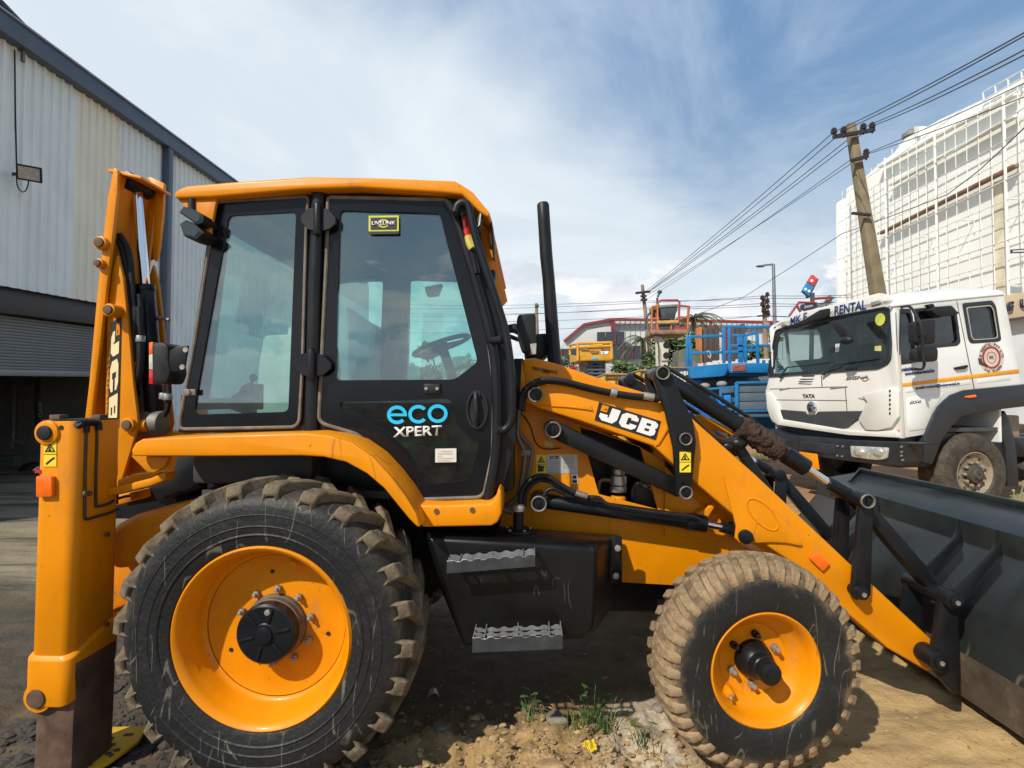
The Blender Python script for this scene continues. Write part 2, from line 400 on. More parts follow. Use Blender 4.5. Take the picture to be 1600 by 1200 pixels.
def rear_wheel():
    rim = MB().lathe([(.352, -.02), (.352, -.10), (.362, -.145), (.382, -.160), (.388, -.172), (.378, -.182), (.366, -.176), (.352, -.150), (.345, -.11), (.336, -.095), (.334, -.055), (.322, -.038), (.312, -.034)], O0, AX, 64)
    rim = rim.build('rear_wheel', yellow_rim, BH, origin=O0, ang=40); ABS[rim.name] = Vector(O0)
    MB().lathe([(.318, -.026), (.308, -.032), (.300, -.030), (.25, -.026), (.2, -.028), (.13, -.030), (.02, -.030)], O0, AX, 64).build('wheel_disc', yellow_rim, rim, origin=O0)
    MB().lathe([(.40, .19), (.352, .12), (.352, .0), (.3, -.0)], O0, AX, 48).build('inner_rim', yellow_rim, rim, origin=O0)
    prof = [(.380, -.164), (.392, -.180), (.41, -.186), (.43, -.190), (.468, -.1945), (.472, -.198), (.476, -.1945), (.515, -.194), (.519, -.197), (.523, -.193), (.55, -.191), (.582, -.178), (.602, -.155), (.614, -.10), (.620, 0)]
    prof = prof + [(r, -y) for r, y in prof[-2::-1]]
    MB().lathe(prof, O0, AX, 96).build('tyre', rub_rear, rim, origin=O0)
    MB().lathe([(.43, -.192), (.436, -.1965), (.442, -.193)], O0, AX, 96).build('bead_ring', rub_rear, rim, origin=O0)
    me = lug_mesh('rear_lug', [(-.184, .0, .060, .560, .610), (-.168, .0, .062, .570, .645), (-.12, .025, .057, .595, .656), (-.05, .10, .052, .607, .658), (.03, .20, .049, .610, .656)], (.017, .02), rub_rlug)
    ring_of(me, rim, 24); ring_of(mirror_mesh(me), rim, 24, .5)
    MB().lathe([(.001, -.1425), (.045, -.1425), (.05, -.138), (.118, -.138), (.127, -.13), (.127, -.085), (.122, -.08)], O0, AX, 40).build('hub_cap', black, rim, origin=O0)
    MB().lathe([(.124, -.085), (.131, -.08), (.131, -.055), (.136, -.05), (.139, -.031)], O0, AX, 40).build('hub', M('hub_grime', (.13, .10, .075), .75, .2, .3, 14, ((.05, .04, .03), .4, 12)), rim, origin=O0)
    for a in range(6):
        t = a * pi / 3 + .3
        MB().beam((.05 * cos(t), -.14, .05 * sin(t)), (.112 * cos(t), -.14, .112 * sin(t)), .012, .008, (0, -1, 0)).build('hub_rib', black, rim, bevel=.003)
    MB().cyl((0, -.1425, 0), (0, -.152, 0), .036, 24).build('hub_boss', black, rim, bevel=.004)
    MB().cyl((.008, -.138, .098), (.008, -.150, .098), .013, 12).build('drain_plug', zinc, rim, bevel=.002)
    for k in range(10):
        t = pi / 10 + k * pi / 5
        MB().cyl((.163 * cos(t), -.03, .163 * sin(t)), (.163 * cos(t), -.052, .163 * sin(t)), .0155, 6).cyl((.163 * cos(t), -.05, .163 * sin(t)), (.163 * cos(t), -.068, .163 * sin(t)), .008, 10).build('wheel_nut', zinc, rim, bevel=.0015)
    for t in (.55 * pi, 1.18 * pi, -.03 * pi):
        MB().cyl((.235 * cos(t), -.0275, .235 * sin(t)), (.235 * cos(t), -.031, .235 * sin(t)), .009, 12).build('vent_hole', sticker_b, rim)
    MB().cyl((.075, -.04, .305), (.075, -.085, .285), .018, 14).build('valve_guard', yellow_rim, rim, bevel=.003)
    return rim
rw = rear_wheel(); RC = P(403, 1000, 2.27); RWC = Vector((RC.x + .012, 2.27 + .172, RC.z + .006))
rw.location = RWC - BH.location; rw.rotation_euler.y = .06
rw2 = copy_tree(rw, BH); rw2.location = Vector((RWC.x, 2 * YC - RWC.y, RWC.z)) - BH.location; rw2.rotation_euler = (0, .1, pi)
def front_wheel():
    rim = MB().lathe([(.205, .0), (.21, -.06), (.222, -.095), (.234, -.106), (.236, -.113), (.228, -.118), (.216, -.108), (.205, -.085), (.196, -.06), (.178, -.035), (.150, -.018), (.145, -.005)], O0, AX, 56)
    rim = rim.build('front_wheel', yellow_rim, BH, origin=O0, ang=40); ABS[rim.name] = Vector(O0)
    MB().lathe([(.150, -.008), (.142, -.004), (.06, -.002), (.01, -.002)], O0, AX, 48).build('wheel_disc', yellow_rim, rim, origin=O0)
    MB().lathe([(.24, .11), (.205, .06), (.205, .0), (.14, .0)], O0, AX, 40).build('inner_rim', yellow_rim, rim, origin=O0)
    prof = [(.228, -.108), (.240, -.120), (.262, -.126), (.31, -.130), (.35, -.126), (.382, -.114), (.405, -.09), (.418, -.05), (.422, 0)]
    prof = prof + [(r, -y) for r, y in prof[-2::-1]]
    MB().lathe(prof, O0, AX, 96).build('tyre', rub_front, rim, origin=O0)
    me = lug_mesh('front_lug', [(-.124, -.01, .044, .362, .380), (-.112, .0, .050, .375, .410), (-.085, .015, .054, .395, .430), (-.04, .045, .056, .405, .440), (.006, .075, .056, .41, .441)], None, rub_flug, .004)
    ring_of(me, rim, 36); ring_of(mirror_mesh(me), rim, 36, .5)
    MB().lathe([(.02, -.075), (.055, -.07), (.068, -.055), (.076, -.02), (.080, -.004)], O0, AX, 32).build('hub', black, rim, origin=O0)
    MB().lathe([(.001, -.155), (.034, -.155), (.043, -.15), (.046, -.14), (.046, -.105), (.05, -.1), (.05, -.07)], O0, AX, 32).build('hub_cap', black, rim, origin=O0)
    MB().cyl((0, -.155, 0), (0, -.162, 0), .022, 20).build('hub_boss', black, rim, bevel=.003)
    for k in range(6):
        t = pi / 2 - .1 + k * pi / 3
        MB().cyl((.104 * cos(t), -.002, .104 * sin(t)), (.104 * cos(t), -.024, .104 * sin(t)), .017, 6).cyl((.104 * cos(t), -.02, .104 * sin(t)), (.104 * cos(t), -.045, .104 * sin(t)), .010, 10).build('wheel_nut', [black, zinc][k in (2, 3, 5)], rim, bevel=.0015)
    t = 1.23 * pi
    MB().tube([(.17 * cos(t), -.03, .17 * sin(t)), (.175 * cos(t), -.068, .175 * sin(t))], [.022, .018], 14).build('valve_guard', yellow_rim, rim, bevel=.003)
    MB().cyl((.172 * cos(t), -.06, .172 * sin(t)), (.178 * cos(t), -.085, .178 * sin(t) - .01), .006, 8).build('valve', zinc, rim)
    return rim
fw = front_wheel(); FC = P(1198, 1048, 2.27); ST = radians(7)
FWC = Vector((FC.x, 2.27, FC.z)) + Vector((-sin(ST), cos(ST), 0)) * .115
fw.location = FWC - BH.location; fw.rotation_euler = (0, 0, ST)
fw2 = copy_tree(fw, BH); fw2.location = Vector((FWC.x, 2 * YC - FWC.y, FWC.z)) - BH.location; fw2.rotation_euler = (0, .1, pi + ST)
# ---------------------------------------------------------------- chassis, axles
MB().cyl(RWC + Vector((0, .1, 0)), Vector((RWC.x, 2 * YC - RWC.y - .1, RWC.z)), .13, 20).build('rear_axle', black, BH)
MB().bx((FWC.x - .07, FWC.y + .14, FWC.z - .06), (FWC.x + .07, 2 * YC - FWC.y - .14, FWC.z + .07)).build('front_axle', black, BH, bevel=.02)
MB().bx((-1.75, 2.95, .62), (.1, 3.65, 1.08)).build('transmission_frame', black_frame, BH, bevel=.03)
MB().bx((-.2, 3.0, .42), (.75, 3.6, .75)).build('sump_guard', black_frame, BH, bevel=.03)
yellow_s = yellow_d
outer = Z7([(118, 138), (140, 300), (215, 395), (415, 478), (735, 592), (905, 690), (1215, 960), (1262, 1100), (1330, 1170), (1250, 1330), (960, 1318), (640, 1300), (620, 1100), (0, 1010), (30, 860), (75, 640), (100, 420)])
hole = Z7([(418, 486), (735, 596), (828, 922), (520, 842)])
MB().pp(outer, 2.90, 2.90, 2.925, [hole]).build('side_frame', yellow, BH, bevel=.004, label='near orange side frame with engine opening')
MB().pp(outer, 2.90, 2 * YC - 2.925, 2 * YC - 2.90, [hole]).build('side_frame', yellow, BH, bevel=.004)
nose = [(1100, 800), (1160, 850), (1262, 905), (1120, 930), (1055, 916), (1055, 800)]
MB().pp(nose, 2.9, 2.93, 3.62).build('nose_frame', yellow_d, BH, bevel=.02)
MB().pp(Z7([(860, 690), (1000, 850), (1140, 960), (1210, 1080), (860, 1050)]), 2.9, 2.88, 2.898).build('nose_plate', yellow, BH, bevel=.004)
MB().pp(Z7([(1012, 930), (1100, 880), (1108, 886), (1050, 975)]), 2.88, 2.82, 2.878).build('gusset', yellow, BH, bevel=.004)
MB().pp(Z7([(290, 420), (850, 640), (860, 1000), (500, 960), (300, 900)]), 2.9, 3.12, 3.5).build('engine_block', black_frame, BH, bevel=.02)
ef = P(966, 768, 2.96)
MB().cyl(ef + Vector((0, 0, -.12)), ef + Vector((0, 0, -.022)), .041, 20).build('fuel_filter_bowl', yellow, BH, bevel=.008)
ff = MB().lathe([(.02, .13), (.036, .12), (.036, .095), (.03, .09), (.044, .085), (.046, .04), (.036, .035), (.044, .03), (.046, .01), (.044, .0)], ef, (0, 0, 1), 20).build('fuel_filter', silver, BH)
MB().tube([ef + Vector((-.04, 0, .06)), ef + Vector((-.10, 0, .05)), ef + Vector((-.11, .02, -.08))], .011, 8, smooth=4).build('filter_pipe', steel, ff)
al = P(1008, 772, 3.02)
alt = MB().cyl(al + Vector((0, -.02, 0)), al + Vector((0, .10, 0)),   .085, 24).build('alternator', M('alternator_dark', (.05, .048, .045), .5, .5), BH, bevel=.01)
for k in range(9):
    t = 2 * pi * k / 9
    MB().box(al + Vector((.06 * cos(t), -.024, .06 * sin(t))), (.014, .01, .03)).build('cooling_fin', sticker_b, alt)
# hood
hoodp = [(816, 561), (835, 559), (870, 568), (910, 582), (972, 603), (1034, 621), (1075, 640), (1075, 700), (816, 655)]
MB().pp(hoodp, 2.96, 2.96, 3.66).build('engine_hood', yellow, BH, bevel=.018)
pt = lambda s, x0, y0, x1, y1, hgt, Y, mat, par, nm, **k: text(nm, s, P(x0, y0, Y), P(x1, y1, Y), P(x0 + (y1 - y0) / (x1 - x0) * 0, y0 - hgt, Y), mat, par, **k)
pt('PERFORMANCE', 832, 577, 871, 584, 4.5, 2.957, sticker_b, BH, 'hood_lettering', bold=.01)
pt('SERIES', 848, 581.5, 859, 583.5, 2.6, 2.957, sticker_b, BH, 'hood_lettering', bold=.01)
MB().pp([(803, 560), (818, 560), (818, 692), (800, 692)], 2.95, 2.95, 3.65).build('bulkhead', plastic, BH, bevel=.006)
MB().pp([(828, 525), (856, 523), (858, 556), (838, 566), (818, 560)], 3.3, 3.2, 3.5).build('dark_back_box', plastic, BH, bevel=.02)  # dark box standing in for a dark vehicle far behind the mirror
# exhaust
ex = [P(848, 317, 3.15), P(848.5, 321, 3.15), P(850, 345, 3.15), P(853.5, 400, 3.15), P(857, 435, 3.15), P(866, 560, 3.15), P(868, 590, 3.15)]
MB().tube(ex, [.030, .036, .036, .037, .036, .040, .040], 20, smooth=0).build('exhaust_stack', black_frame, BH, bevel=.004)
# tower pins, tags, pipes
def pin(px, py, Y0, Y1, r, mat=steel, name='pivot_pin', ring=True, bevel=.004):
    c = P(px, py, Y0)
    p_ = MB().cyl((c.x, Y0, c.z), (c.x, Y1, c.z), r, 24).build(name, black, BH, bevel=bevel)
    if ring:
        MB().lathe([(r * .98, 0), (r * .98, -.012), (r * .80, -.016), (r * .66, -.012), (r * .66, .0)], (c.x, Y0, c.z), (0, 1, 0), 24).build('collar', steel, p_)
        MB().box((c.x, Y0 - .006, c.z), (r * .32, .02, r * .95)).build('lock_bar', black, p_, bevel=.003)
    return p_
# ---------------------------------------------------------------- fuel tank and steps
tin = [(659, 824), (780, 822), (971, 836), (971, 908), (955, 950), (925, 992), (873, 998), (723, 1004), (680, 900)]
tout = [(669, 841), (790, 848), (930, 858), (928, 960), (926, 985), (915, 994), (873, 1001), (725, 1008), (690, 905)]
def ring(px, Y): return [P(a, b, Y) for a, b in px]
mid = [(669, 833), (785, 838), (938, 848), (932, 958), (929, 988), (917, 996), (873, 1001), (725, 1008), (688, 903)]
tank = MB().loft([ring(tin, 2.86), ring(mid, 2.53), ring(tout, 2.48)]).build('fuel_tank', tankblk, BH, bevel=.016, seg=3)
fl = [(940, 845), (960, 834), (971, 838), (971, 908), (957, 909), (944, 900)]
MB().pp(fl, 2.72, 2.70, 2.71).build('tank_flange', tankblk, tank, bevel=.003)
for b_ in ((965, 856), (962, 899)):
    c = P(*b_, 2.69); MB().cyl(c, c + Vector((0, -.012, 0)), .017, 6).build('flange_bolt', zinc, tank, bevel=.002)
fc = P(810, 828, 2.70)
MB().cyl(fc + Vector((0, 0, -.02)), fc + Vector((0, 0, .10)), .026, 20).build('filler_neck', black, tank)
MB().lathe([(.001, .125), (.026, .122), (.034, .112), (.034, .095), (.026, .09)], fc, (0, 0, 1), 24).build('filler_cap', silver, tank)
MB().lathe([(.03, .0), (.075, -.002), (.078, -.012)], fc + Vector((0, 0, .006)), (0, 0, 1), 24).build('filler_flange', tankblk, tank)
for k in range(5):
    t = k * 2 * pi / 5 + .2; c = fc + Vector((.06 * cos(t), .06 * sin(t), .004)); MB().cyl(c, c + Vector((0, 0, .008)), .007, 6).build('flange_bolt', zinc, tank)
tread = M('step_grating', (.040, .044, .05), .5, .3, .2, 14, ((.12, .08, .05), .25, 14))
tread_edge = M('worn_step_edge', (.22, .225, .23), .5, .4, .2, 20)
def step(x0, yt, x1, yb, yt1, yb1, Y0, Y1):
    A = P(x0, yt, Y0); B = P(x1, yt1, Y0); h = (yb - yt) / 850 * Y0
    L = (B - A).length; s_ = None; nb = 28
    def wave(Y, hh, thick, dz=0.):
        mb = MB(); top = []; bot = []
        for i in range(nb + 1):
            t = i / nb; p = A.lerp(B, t); sq = .007 if (int(t * 13) % 2 == 0) else 0
            top.append(Vector((p.x, Y, p.z + sq + dz))); bot.append(Vector((p.x, Y, p.z - hh)))
        mb.plate(top + bot[::-1], (0, thick, 0)); return mb
    front = wave(Y0, h * .72, .005).build('step', tread, BH, smooth=False)
    for k in range(1, 4):
        wave(Y0 + (Y1 - Y0) * k / 3.1, .012, .003).build('grating_bar', tread_edge, front, smooth=False)
    nn = 56; edge = []
    for i in range(nn + 1):
        t = i / nn; p = A.lerp(B, t); edge.append(Vector((p.x, Y0 + .002, p.z + (.007 if (int(int(t * nb) / nb * 13) % 2 == 0) else 0) + .001)))
    MB().tube(edge, .0022, 5).build('worn_edge', tread_edge, front)
    for t in (.005, .13, .5, .86, .995):
        p = A.lerp(B, t); MB().bx((p.x - .002, Y0 + .005, p.z - .014), (p.x + .002, Y1, p.z + .004)).build('cross_bar', tread_edge, front, smooth=False)
step(698, 880, 836, 902, 869, 893, 2.36, 2.51)
step(738, 1000, 879, 1027, 994, 1021, 2.33, 2.49)
# ---------------------------------------------------------------- fender and cab sill
fo = [(205, 703), (211, 692), (222, 686), (330, 681), (480, 677), (515, 681), (550, 692), (582, 714), (610, 744), (634, 776), (650, 802), (657, 824)]
fi = [(651, 823), (640, 812), (622, 790), (600, 763), (573, 740), (540, 722), (505, 714), (470, 712), (330, 713), (206, 713)]
MB().pp(fo + fi, 2.34, 2.34, 2.375).pp(fo + [(645, 818), (634, 798), (612, 762), (584, 728), (552, 703), (515, 690), (480, 685), (330, 690), (215, 697)], 2.34, 2.376, 2.75).build('rear_fender', yellow, BH, bevel=.010, seg=3)
for Yf in (2 * YC - 2.75,):
    MB().pp(fo + fi, 2.34, Yf, Yf + .41).build('rear_fender', yellow, BH, bevel=.008)
sill = [(650, 789), (690, 790), (765, 787), (774, 779), (779, 762), (784, 768), (784, 802), (778, 816), (768, 822), (659, 824)]
sl = MB().pp(sill, 2.46, 2.46, 2.75).build('cab_sill', yellow, BH, bevel=.014, seg=3)
for b_ in ((682, 799), (738, 797)):
    c = P(*b_, 2.458); MB().cyl(c + Vector((0, .004, 0)), c + Vector((0, -.003, 0)), .012, 16).build('sill_bolt', rusty, sl)
MB().pp(Z7([(-580, 630), (-50, 630), (0, 1000), (-400, 1000)]), 2.8, 2.9, 3.7).build('cab_floor_pan', black_frame, BH, bevel=.01)
fun = ZB([(296, 818), (505, 826), (480, 880), (425, 912), (385, 908)])
MB().pp(fun, 2.4, 2.40, 2.43).build('fender_bracket', yellow_d, BH, bevel=.004)
MB().bx((-1.70, 2.80, .95), (-.55, 2.95, 1.33)).build('wheel_arch', black_frame, BH, bevel=.02)
# ---------------------------------------------------------------- cab
YN, YF = 2.60, 4.14
cab_o = [(333, 306), (480, 294), (722, 301), (762, 430), (797, 560), (806, 600), (806, 690), (786, 762), (772, 783), (655, 787), (638, 765), (602, 722), (560, 688), (505, 676), (278, 676), (284, 640), (305, 500)]
win_o = rnd(Z3([(228, 162), (638, 138), (628, 300), (612, 900), (598, 1140), (575, 1163), (70, 1172), (66, 1140), (130, 800)]), 8)
win_c = rnd(Z3([(282, 222), (583, 206), (575, 400), (548, 1095), (128, 1108), (150, 960)]), 9)
door_o = rnd(Z4([(74, 108), (468, 116), (504, 200), (604, 560), (627, 740), (622, 960), (594, 1092), (575, 1106), (368, 1113), (345, 1096), (330, 1060), (260, 970), (170, 895), (60, 862), (44, 845), (70, 300)]), 6)
door_u = rnd(Z4([(112, 150), (445, 160), (462, 230), (572, 655), (495, 714), (98, 716), (104, 450)]), 8)
door_l = rnd(Z4([(110, 790), (478, 778), (492, 805), (503, 862), (540, 905), (578, 918), (548, 1038), (525, 1052), (400, 1062), (330, 940), (260, 880), (200, 846), (115, 812)]), 6)
def cabside(Y0, dirn, near):
    d = dirn
    fr = MB().pp(cab_o, 2.60, Y0, Y0 + .05 * d, [shrink(win_o, .965), shrink(door_o, .972)]).build('cab_frame', black_frame, BH, bevel=.006)
    yo = Y0 - .010 * d
    sw = MB().pp(win_o, 2.60, yo, yo + .006 * d, [win_c]).build('side_window', black_gloss, BH)
    MB().pp(shrink(win_c, 1.03), 2.60, yo + .008 * d, yo + .012 * d).build('pane', cabglass, sw, smooth=False)
    loop = [Vector((P(a, b, 2.60).x, yo - .001 * d, P(a, b, 2.60).z)) for a, b in win_o]
    MB().tube(loop + loop[:2], .0085, 8, cap=False).build('gasket', gasket, sw)
    yd = Y0 - .016 * d
    dr = MB().pp(door_o, 2.60, yd, yd + .012 * d, [door_u, door_l]).build('cab_door', black_gloss, BH)
    MB().pp(shrink(door_u, 1.03), 2.60, yd + .014 * d, yd + .018 * d).build('pane', cabglass, dr, smooth=False)
    MB().pp(shrink(door_l, 1.03), 2.60, yd + .014 * d, yd + .018 * d).build('pane', darkglass, dr, smooth=False)
    loop = [Vector((P(a, b, 2.60).x, yd - .001 * d, P(a, b, 2.60).z)) for a, b in door_o]
    MB().tube(loop + loop[:2], .0095, 8, cap=False).build('gasket', gasket, dr)
    return sw, dr
swin, door = cabside(YN, 1, True); cabside(YF, -1, False)
YD = 2.583
# B pillar tube, hinges
MB().tube([P(499, 300, 2.60), P(493, 440, 2.60), P(488, 672, 2.60)], .036, 16).build('cab_pillar', black_frame, BH)
for cx, cy, sx in ((496.5, 343, 1.), (487, 570.5, 1.05)):
    hp = [(-27, -6), (-16, -18), (-5, -19), (5, -19), (17, -16), (28, -4), (28, 6), (18, 15), (5, 18), (-5, 18), (-16, 15), (-27, 4)]
    hg = MB().pp([(cx + a * sx, cy + b) for a, b in hp], 2.545, 2.545, 2.562).build('door_hinge', black_frame, BH, bevel=.0025, seg=1)
    MB().cyl(P(cx, cy - 24, 2.54), P(cx - .5, cy + 24, 2.54), .019, 16).build('hinge_barrel', black_frame, hg, bevel=.003)
    MB().cyl(P(cx, cy - 24.4, 2.54), P(cx, cy - 26, 2.54), .014, 12).build('hinge_cap', black, hg)
    MB().pp([(cx - 14, cy - 8), (cx + 14, cy - 8), (cx + 14, cy + 8), (cx - 14, cy + 8)], 2.56, 2.558, 2.6).build('hinge_block', black_frame, hg)
# door fittings
hc = P(745.5, 639.5, YD); 
def ell(c, rx, rz, y, n=28): return [Vector((c.x + rx * cos(2 * pi * k / n), y, c.z + rz * sin(2 * pi * k / n))) for k in range(n)]
dh = MB().loft([ell(hc, .054, .095, YD), ell(hc, .052, .093, YD - .012), ell(hc, .042, .080, YD - .012), ell(hc, .038, .075, YD - .003)], True).build('door_handle', plastic, door)
MB().tube([hc + Vector((-.005, -.008, .078)), hc + Vector((-.004, -.026, .045)), hc + Vector((0, -.030, -.02)), hc + Vector((-.002, -.010, -.075))], [.012, .014, .014, .010], 12, smooth=5).build('pull_bar', plastic, door)
MB().bx(hc + Vector((-.018, -.016, .055)), hc + Vector((.018, -.004, .085))).build('lock_plate', plastic, door, bevel=.005)
MB().pp([(662, 600), (688, 600), (688, 614), (662, 615)], 2.57, 2.566, 2.583).build('latch_box', plastic, door, bevel=.003)
for a in (666, 683):
    c = P(a, 607, 2.566); MB().cyl(c, c + Vector((0, -.006, 0)), .008, 10).build('latch_screw', zinc, door)
def arc_letter(kind, cx, cy, r, w, Y, mat, par):
    pts = []; n = 30; rx = r; ry = r * .93
    if kind == 'o':
        o_ = [(cx + rx * cos(2 * pi * k / n), cy + ry * sin(2 * pi * k / n)) for k in range(n)]
        i_ = [(cx + (rx - w) * cos(2 * pi * k / n), cy + (ry - w) * sin(2 * pi * k / n)) for k in range(n)]
        return MB().pp(o_, Y, Y, Y + .0015, [i_]).build('letter', mat, par, smooth=False)
    a0, a1 = (radians(40), radians(320)) if kind == 'c' else (radians(42), radians(360))
    o_ = [(cx + rx * cos(a0 + (a1 - a0) * k / n), cy + ry * sin(a0 + (a1 - a0) * k / n)) for k in range(n + 1)]
    i_ = [(cx + (rx - w) * cos(a0 + (a1 - a0) * k / n), cy + (ry - w) * sin(a0 + (a1 - a0) * k / n)) for k in range(n + 1)]
    if kind == 'c': return MB().pp(o_ + i_[::-1], Y, Y, Y + .0015).build('letter', mat, par, smooth=False)
    bar = [(cx + rx, cy), (cx + rx, cy + w * .42), (cx - rx + w, cy + w * .42), (cx - rx + w, cy - w * .42), (cx + rx - w, cy - w * .42)]
    return MB().pp(o_ + i_[::-1], Y, Y, Y + .0015).pp([(cx - rx + w * .9, cy - w * .40), (cx + rx, cy - w * .40), (cx + rx, cy + w * .40), (cx - rx + w * .9, cy + w * .40)], Y, Y + .0001, Y + .0014).build('letter', mat, par, smooth=False)
for kd, cx in (('e', 620.3), ('c', 653.5), ('o', 683.8)): arc_letter(kd, cx, 648.2 - (cx - 620) * .03, 15.6, 5.3, YD - .003, blue_st, door)
text('lettering', 'XPERT', P(614.5, 683, YD - .003), P(690, 680, YD - .003), P(615, 667.5, YD - .003), white_st, door, .0015, .025)
def sticker(px, Y, mat, par, name='sticker', t=.0015): return MB().pp(px, Y, Y, Y + t).build(name, mat, par, smooth=False)
lab = sticker([(680, 701), (713, 700.5), (713, 722), (680, 722.5)], YD - .003, M('paper_label', (.62, .60, .52), .6, 0, .06, 20), door, 'paper_label')
for k, (a, b) in enumerate(((690, 706), (685, 708), (684, 690), (684, 708), (684, 704))):
    y_ = 705 + 3.6 * k; sticker([(a, y_), (b, y_), (b, y_ + .8), (a, y_ + .8)], YD - .0045, M('faint_print', (.33, .32, .28), .6, 0, .05, 20), door, 'print_line')
sticker([(576, 337), (623, 336.5), (623, 361), (576, 361.5)], YD - .003, livey, door, 'telematics_sticker')
sticker([(579, 340), (620, 339.5), (620, 358.5), (579, 359)], YD - .0045, sticker_b, door, 'sticker_field')
sticker([(576, 361.6), (623, 361.1), (623, 365.5), (576, 366)], YD - .003, sticker_b, door, 'sticker_strip')
text('lettering', 'LIVELINK', P(581, 351.7, YD - .007), P(618.5, 351.2, YD - .007), P(581, 345.8, YD - .007), white_st, door, .001, .02)
for s_ in (1, -1):
    sticker([(599 + 10 * s_ * cos(t) * .9, 349 - s_ * 6.6 * sin(t)) for t in [i * pi / 10 + .25 for i in range(9)]] + [(599 + 6.3 * s_ * cos(t), 349 - s_ * 4.6 * sin(t)) for t in [i * pi / 10 + .25 for i in range(8, -1, -1)]], YD - .0052, livey, door, 'sticker_swirl')
# rear clip of the side window, light-cluster bracket
c = P(295, 613, 2.575); MB().cyl(c, c + Vector((0, -.02, 0)), .017, 14).box(c + Vector((.012, -.004, 0)), (.05, .012, .03)).build('window_clip', steel, swin, bevel=.003)
# roof
roof = [(271, 301), (279, 295), (292, 290), (360, 284), (484, 275.5), (600, 277.5), (711, 282), (723, 289), (738, 299), (752, 316), (766, 333), (764, 341), (750, 332), (738, 320), (722, 304), (690, 301), (560, 293), (470, 296), (330, 308), (273, 310)]
rf = MB().pp(roof, 2.53, 2.53, 4.21).build('cab_roof', yellow, BH, bevel=.015, seg=3)
MB().pp([(733, 312), (750, 328), (765, 338), (762, 352), (769, 388), (776.5, 397), (762, 413), (757, 405), (752, 388), (750, 357), (744, 333)], 2.72, 2.72, 4.02).build('roof_visor', yellow, rf, bevel=.008)
MB().pp([(333, 303), (470, 292), (560, 290), (690, 297), (718, 304), (715, 312), (340, 314)], 2.6, 2.62, 4.12).build('roof_lining', interior, BH)
MB().pp([(273, 308), (322, 305), (335, 306), (324, 362), (312, 356)], 2.53, 2.55, 2.57).build('roof_end_plate', yellow_d, rf, bevel=.004)
MB().pp([(300, 306), (334, 304), (330, 340)], 2.6, 2.56, 4.16).build('rear_fascia', yellow_d, rf, bevel=.004)
for pts in (Z3([(55, 205), (75, 178), (110, 185), (165, 215), (165, 250), (140, 262), (100, 235)]), Z3([(58, 255), (85, 238), (120, 250), (170, 295), (135, 328), (78, 312)])):
    wl = MB().pp(pts, 2.48, 2.48, 2.60).build('work_lamp', plastic, BH, bevel=.004, seg=1)
    MB().pp(shrink(pts, .7), 2.478, 2.472, 2.481).build('lamp_lens', clearglass, wl)
MB().cyl(P(300, 308, 2.55), P(300, 330, 2.55), .018, 12).build('lamp_stem', plastic, BH)
MB().pp(Z8([(215, 250), (205, 220), (235, 150), (245, 160), (238, 240), (222, 270)]), 2.5, 2.505, 2.56).build('roof_side_lamp', plastic, BH, bevel=.004)
MB().pp(Z8([(222, 235), (232, 165), (239, 172), (232, 235), (218, 250)]), 2.5, 2.50, 2.504).build('lamp_lens', M('lens_grey', (.5, .5, .48), .2, 0, .1, 20), BH)
MB().pp(Z8([(288, 490), (318, 490), (320, 510), (308, 575), (300, 580), (286, 560)]), 2.6, 2.66, 2.8).build('front_work_lamp', plastic, BH, bevel=.006)
MB().pp(Z8([(275, 105), (292, 160), (306, 300), (306, 380), (298, 380), (282, 200), (262, 110)]), 2.5, 2.62, 2.75).build('roof_front_lamp', plastic, BH, bevel=.006)
# grab rail, pillar strip, cable bundle
gr = Z4([(495, 155), (503, 132), (520, 121), (538, 130), (549, 170), (562, 230), (600, 350), (640, 470), (665, 560), (682, 680), (686, 810), (680, 858), (660, 882), (640, 880)])
g_ = MB().tube([P(a, b, 2.50) for a, b in gr], .0185, 12, smooth=4).build('grab_rail', black_frame, BH)
MB().cyl(P(764, 533.5, 2.585), P(786, 530.5, 2.50), .020, 12).build('rail_bracket', black_frame, g_, bevel=.003)
MB().cyl(P(709, 330, 2.60), P(711, 331, 2.50), .018, 12).build('rail_mount', black_frame, g_)
MB().cyl(P(779, 671, 2.60), P(779, 671, 2.50), .018, 12).build('rail_mount', black_frame, g_)
for a, b in ((765, 525), (771, 546)):
    c = P(a, b, 2.575); MB().cyl(c, c + Vector((0, -.012, 0)), .010, 6).build('bracket_bolt', zinc, g_)
st = Z4([(470, 120), (512, 210), (612, 562), (634, 742), (632, 960), (604, 1118)])
MB().tube([P(a, b, 2.578) for a, b in st], .024, 12, smooth=4).build('door_post', black_frame, BH)
cb = Z8([(140, 190), (150, 260), (162, 310)]); MB().tube([P(a, b, 2.55) for a, b in cb], .016, 8, smooth=3).build('cable_bundle', red_lens, BH, label='red cable bundle beside the front pillar')
cb = Z8([(165, 305), (175, 350), (190, 378)]); MB().tube([P(a, b, 2.548) for a, b in cb], .022, 8, smooth=3).build('cable_bundle', M('yellow_cable', (.55, .45, .1), .6), BH, label='yellow cable bundle beside the front pillar')
cb = Z8([(130, 170), (150, 250), (185, 400), (205, 480), (213, 532)]); MB().tube([P(a, b, 2.56) for a, b in cb], [.016] * 13, 8, smooth=3).build('cable_bundle', hose, BH, label='dark cable bundle beside the front pillar')
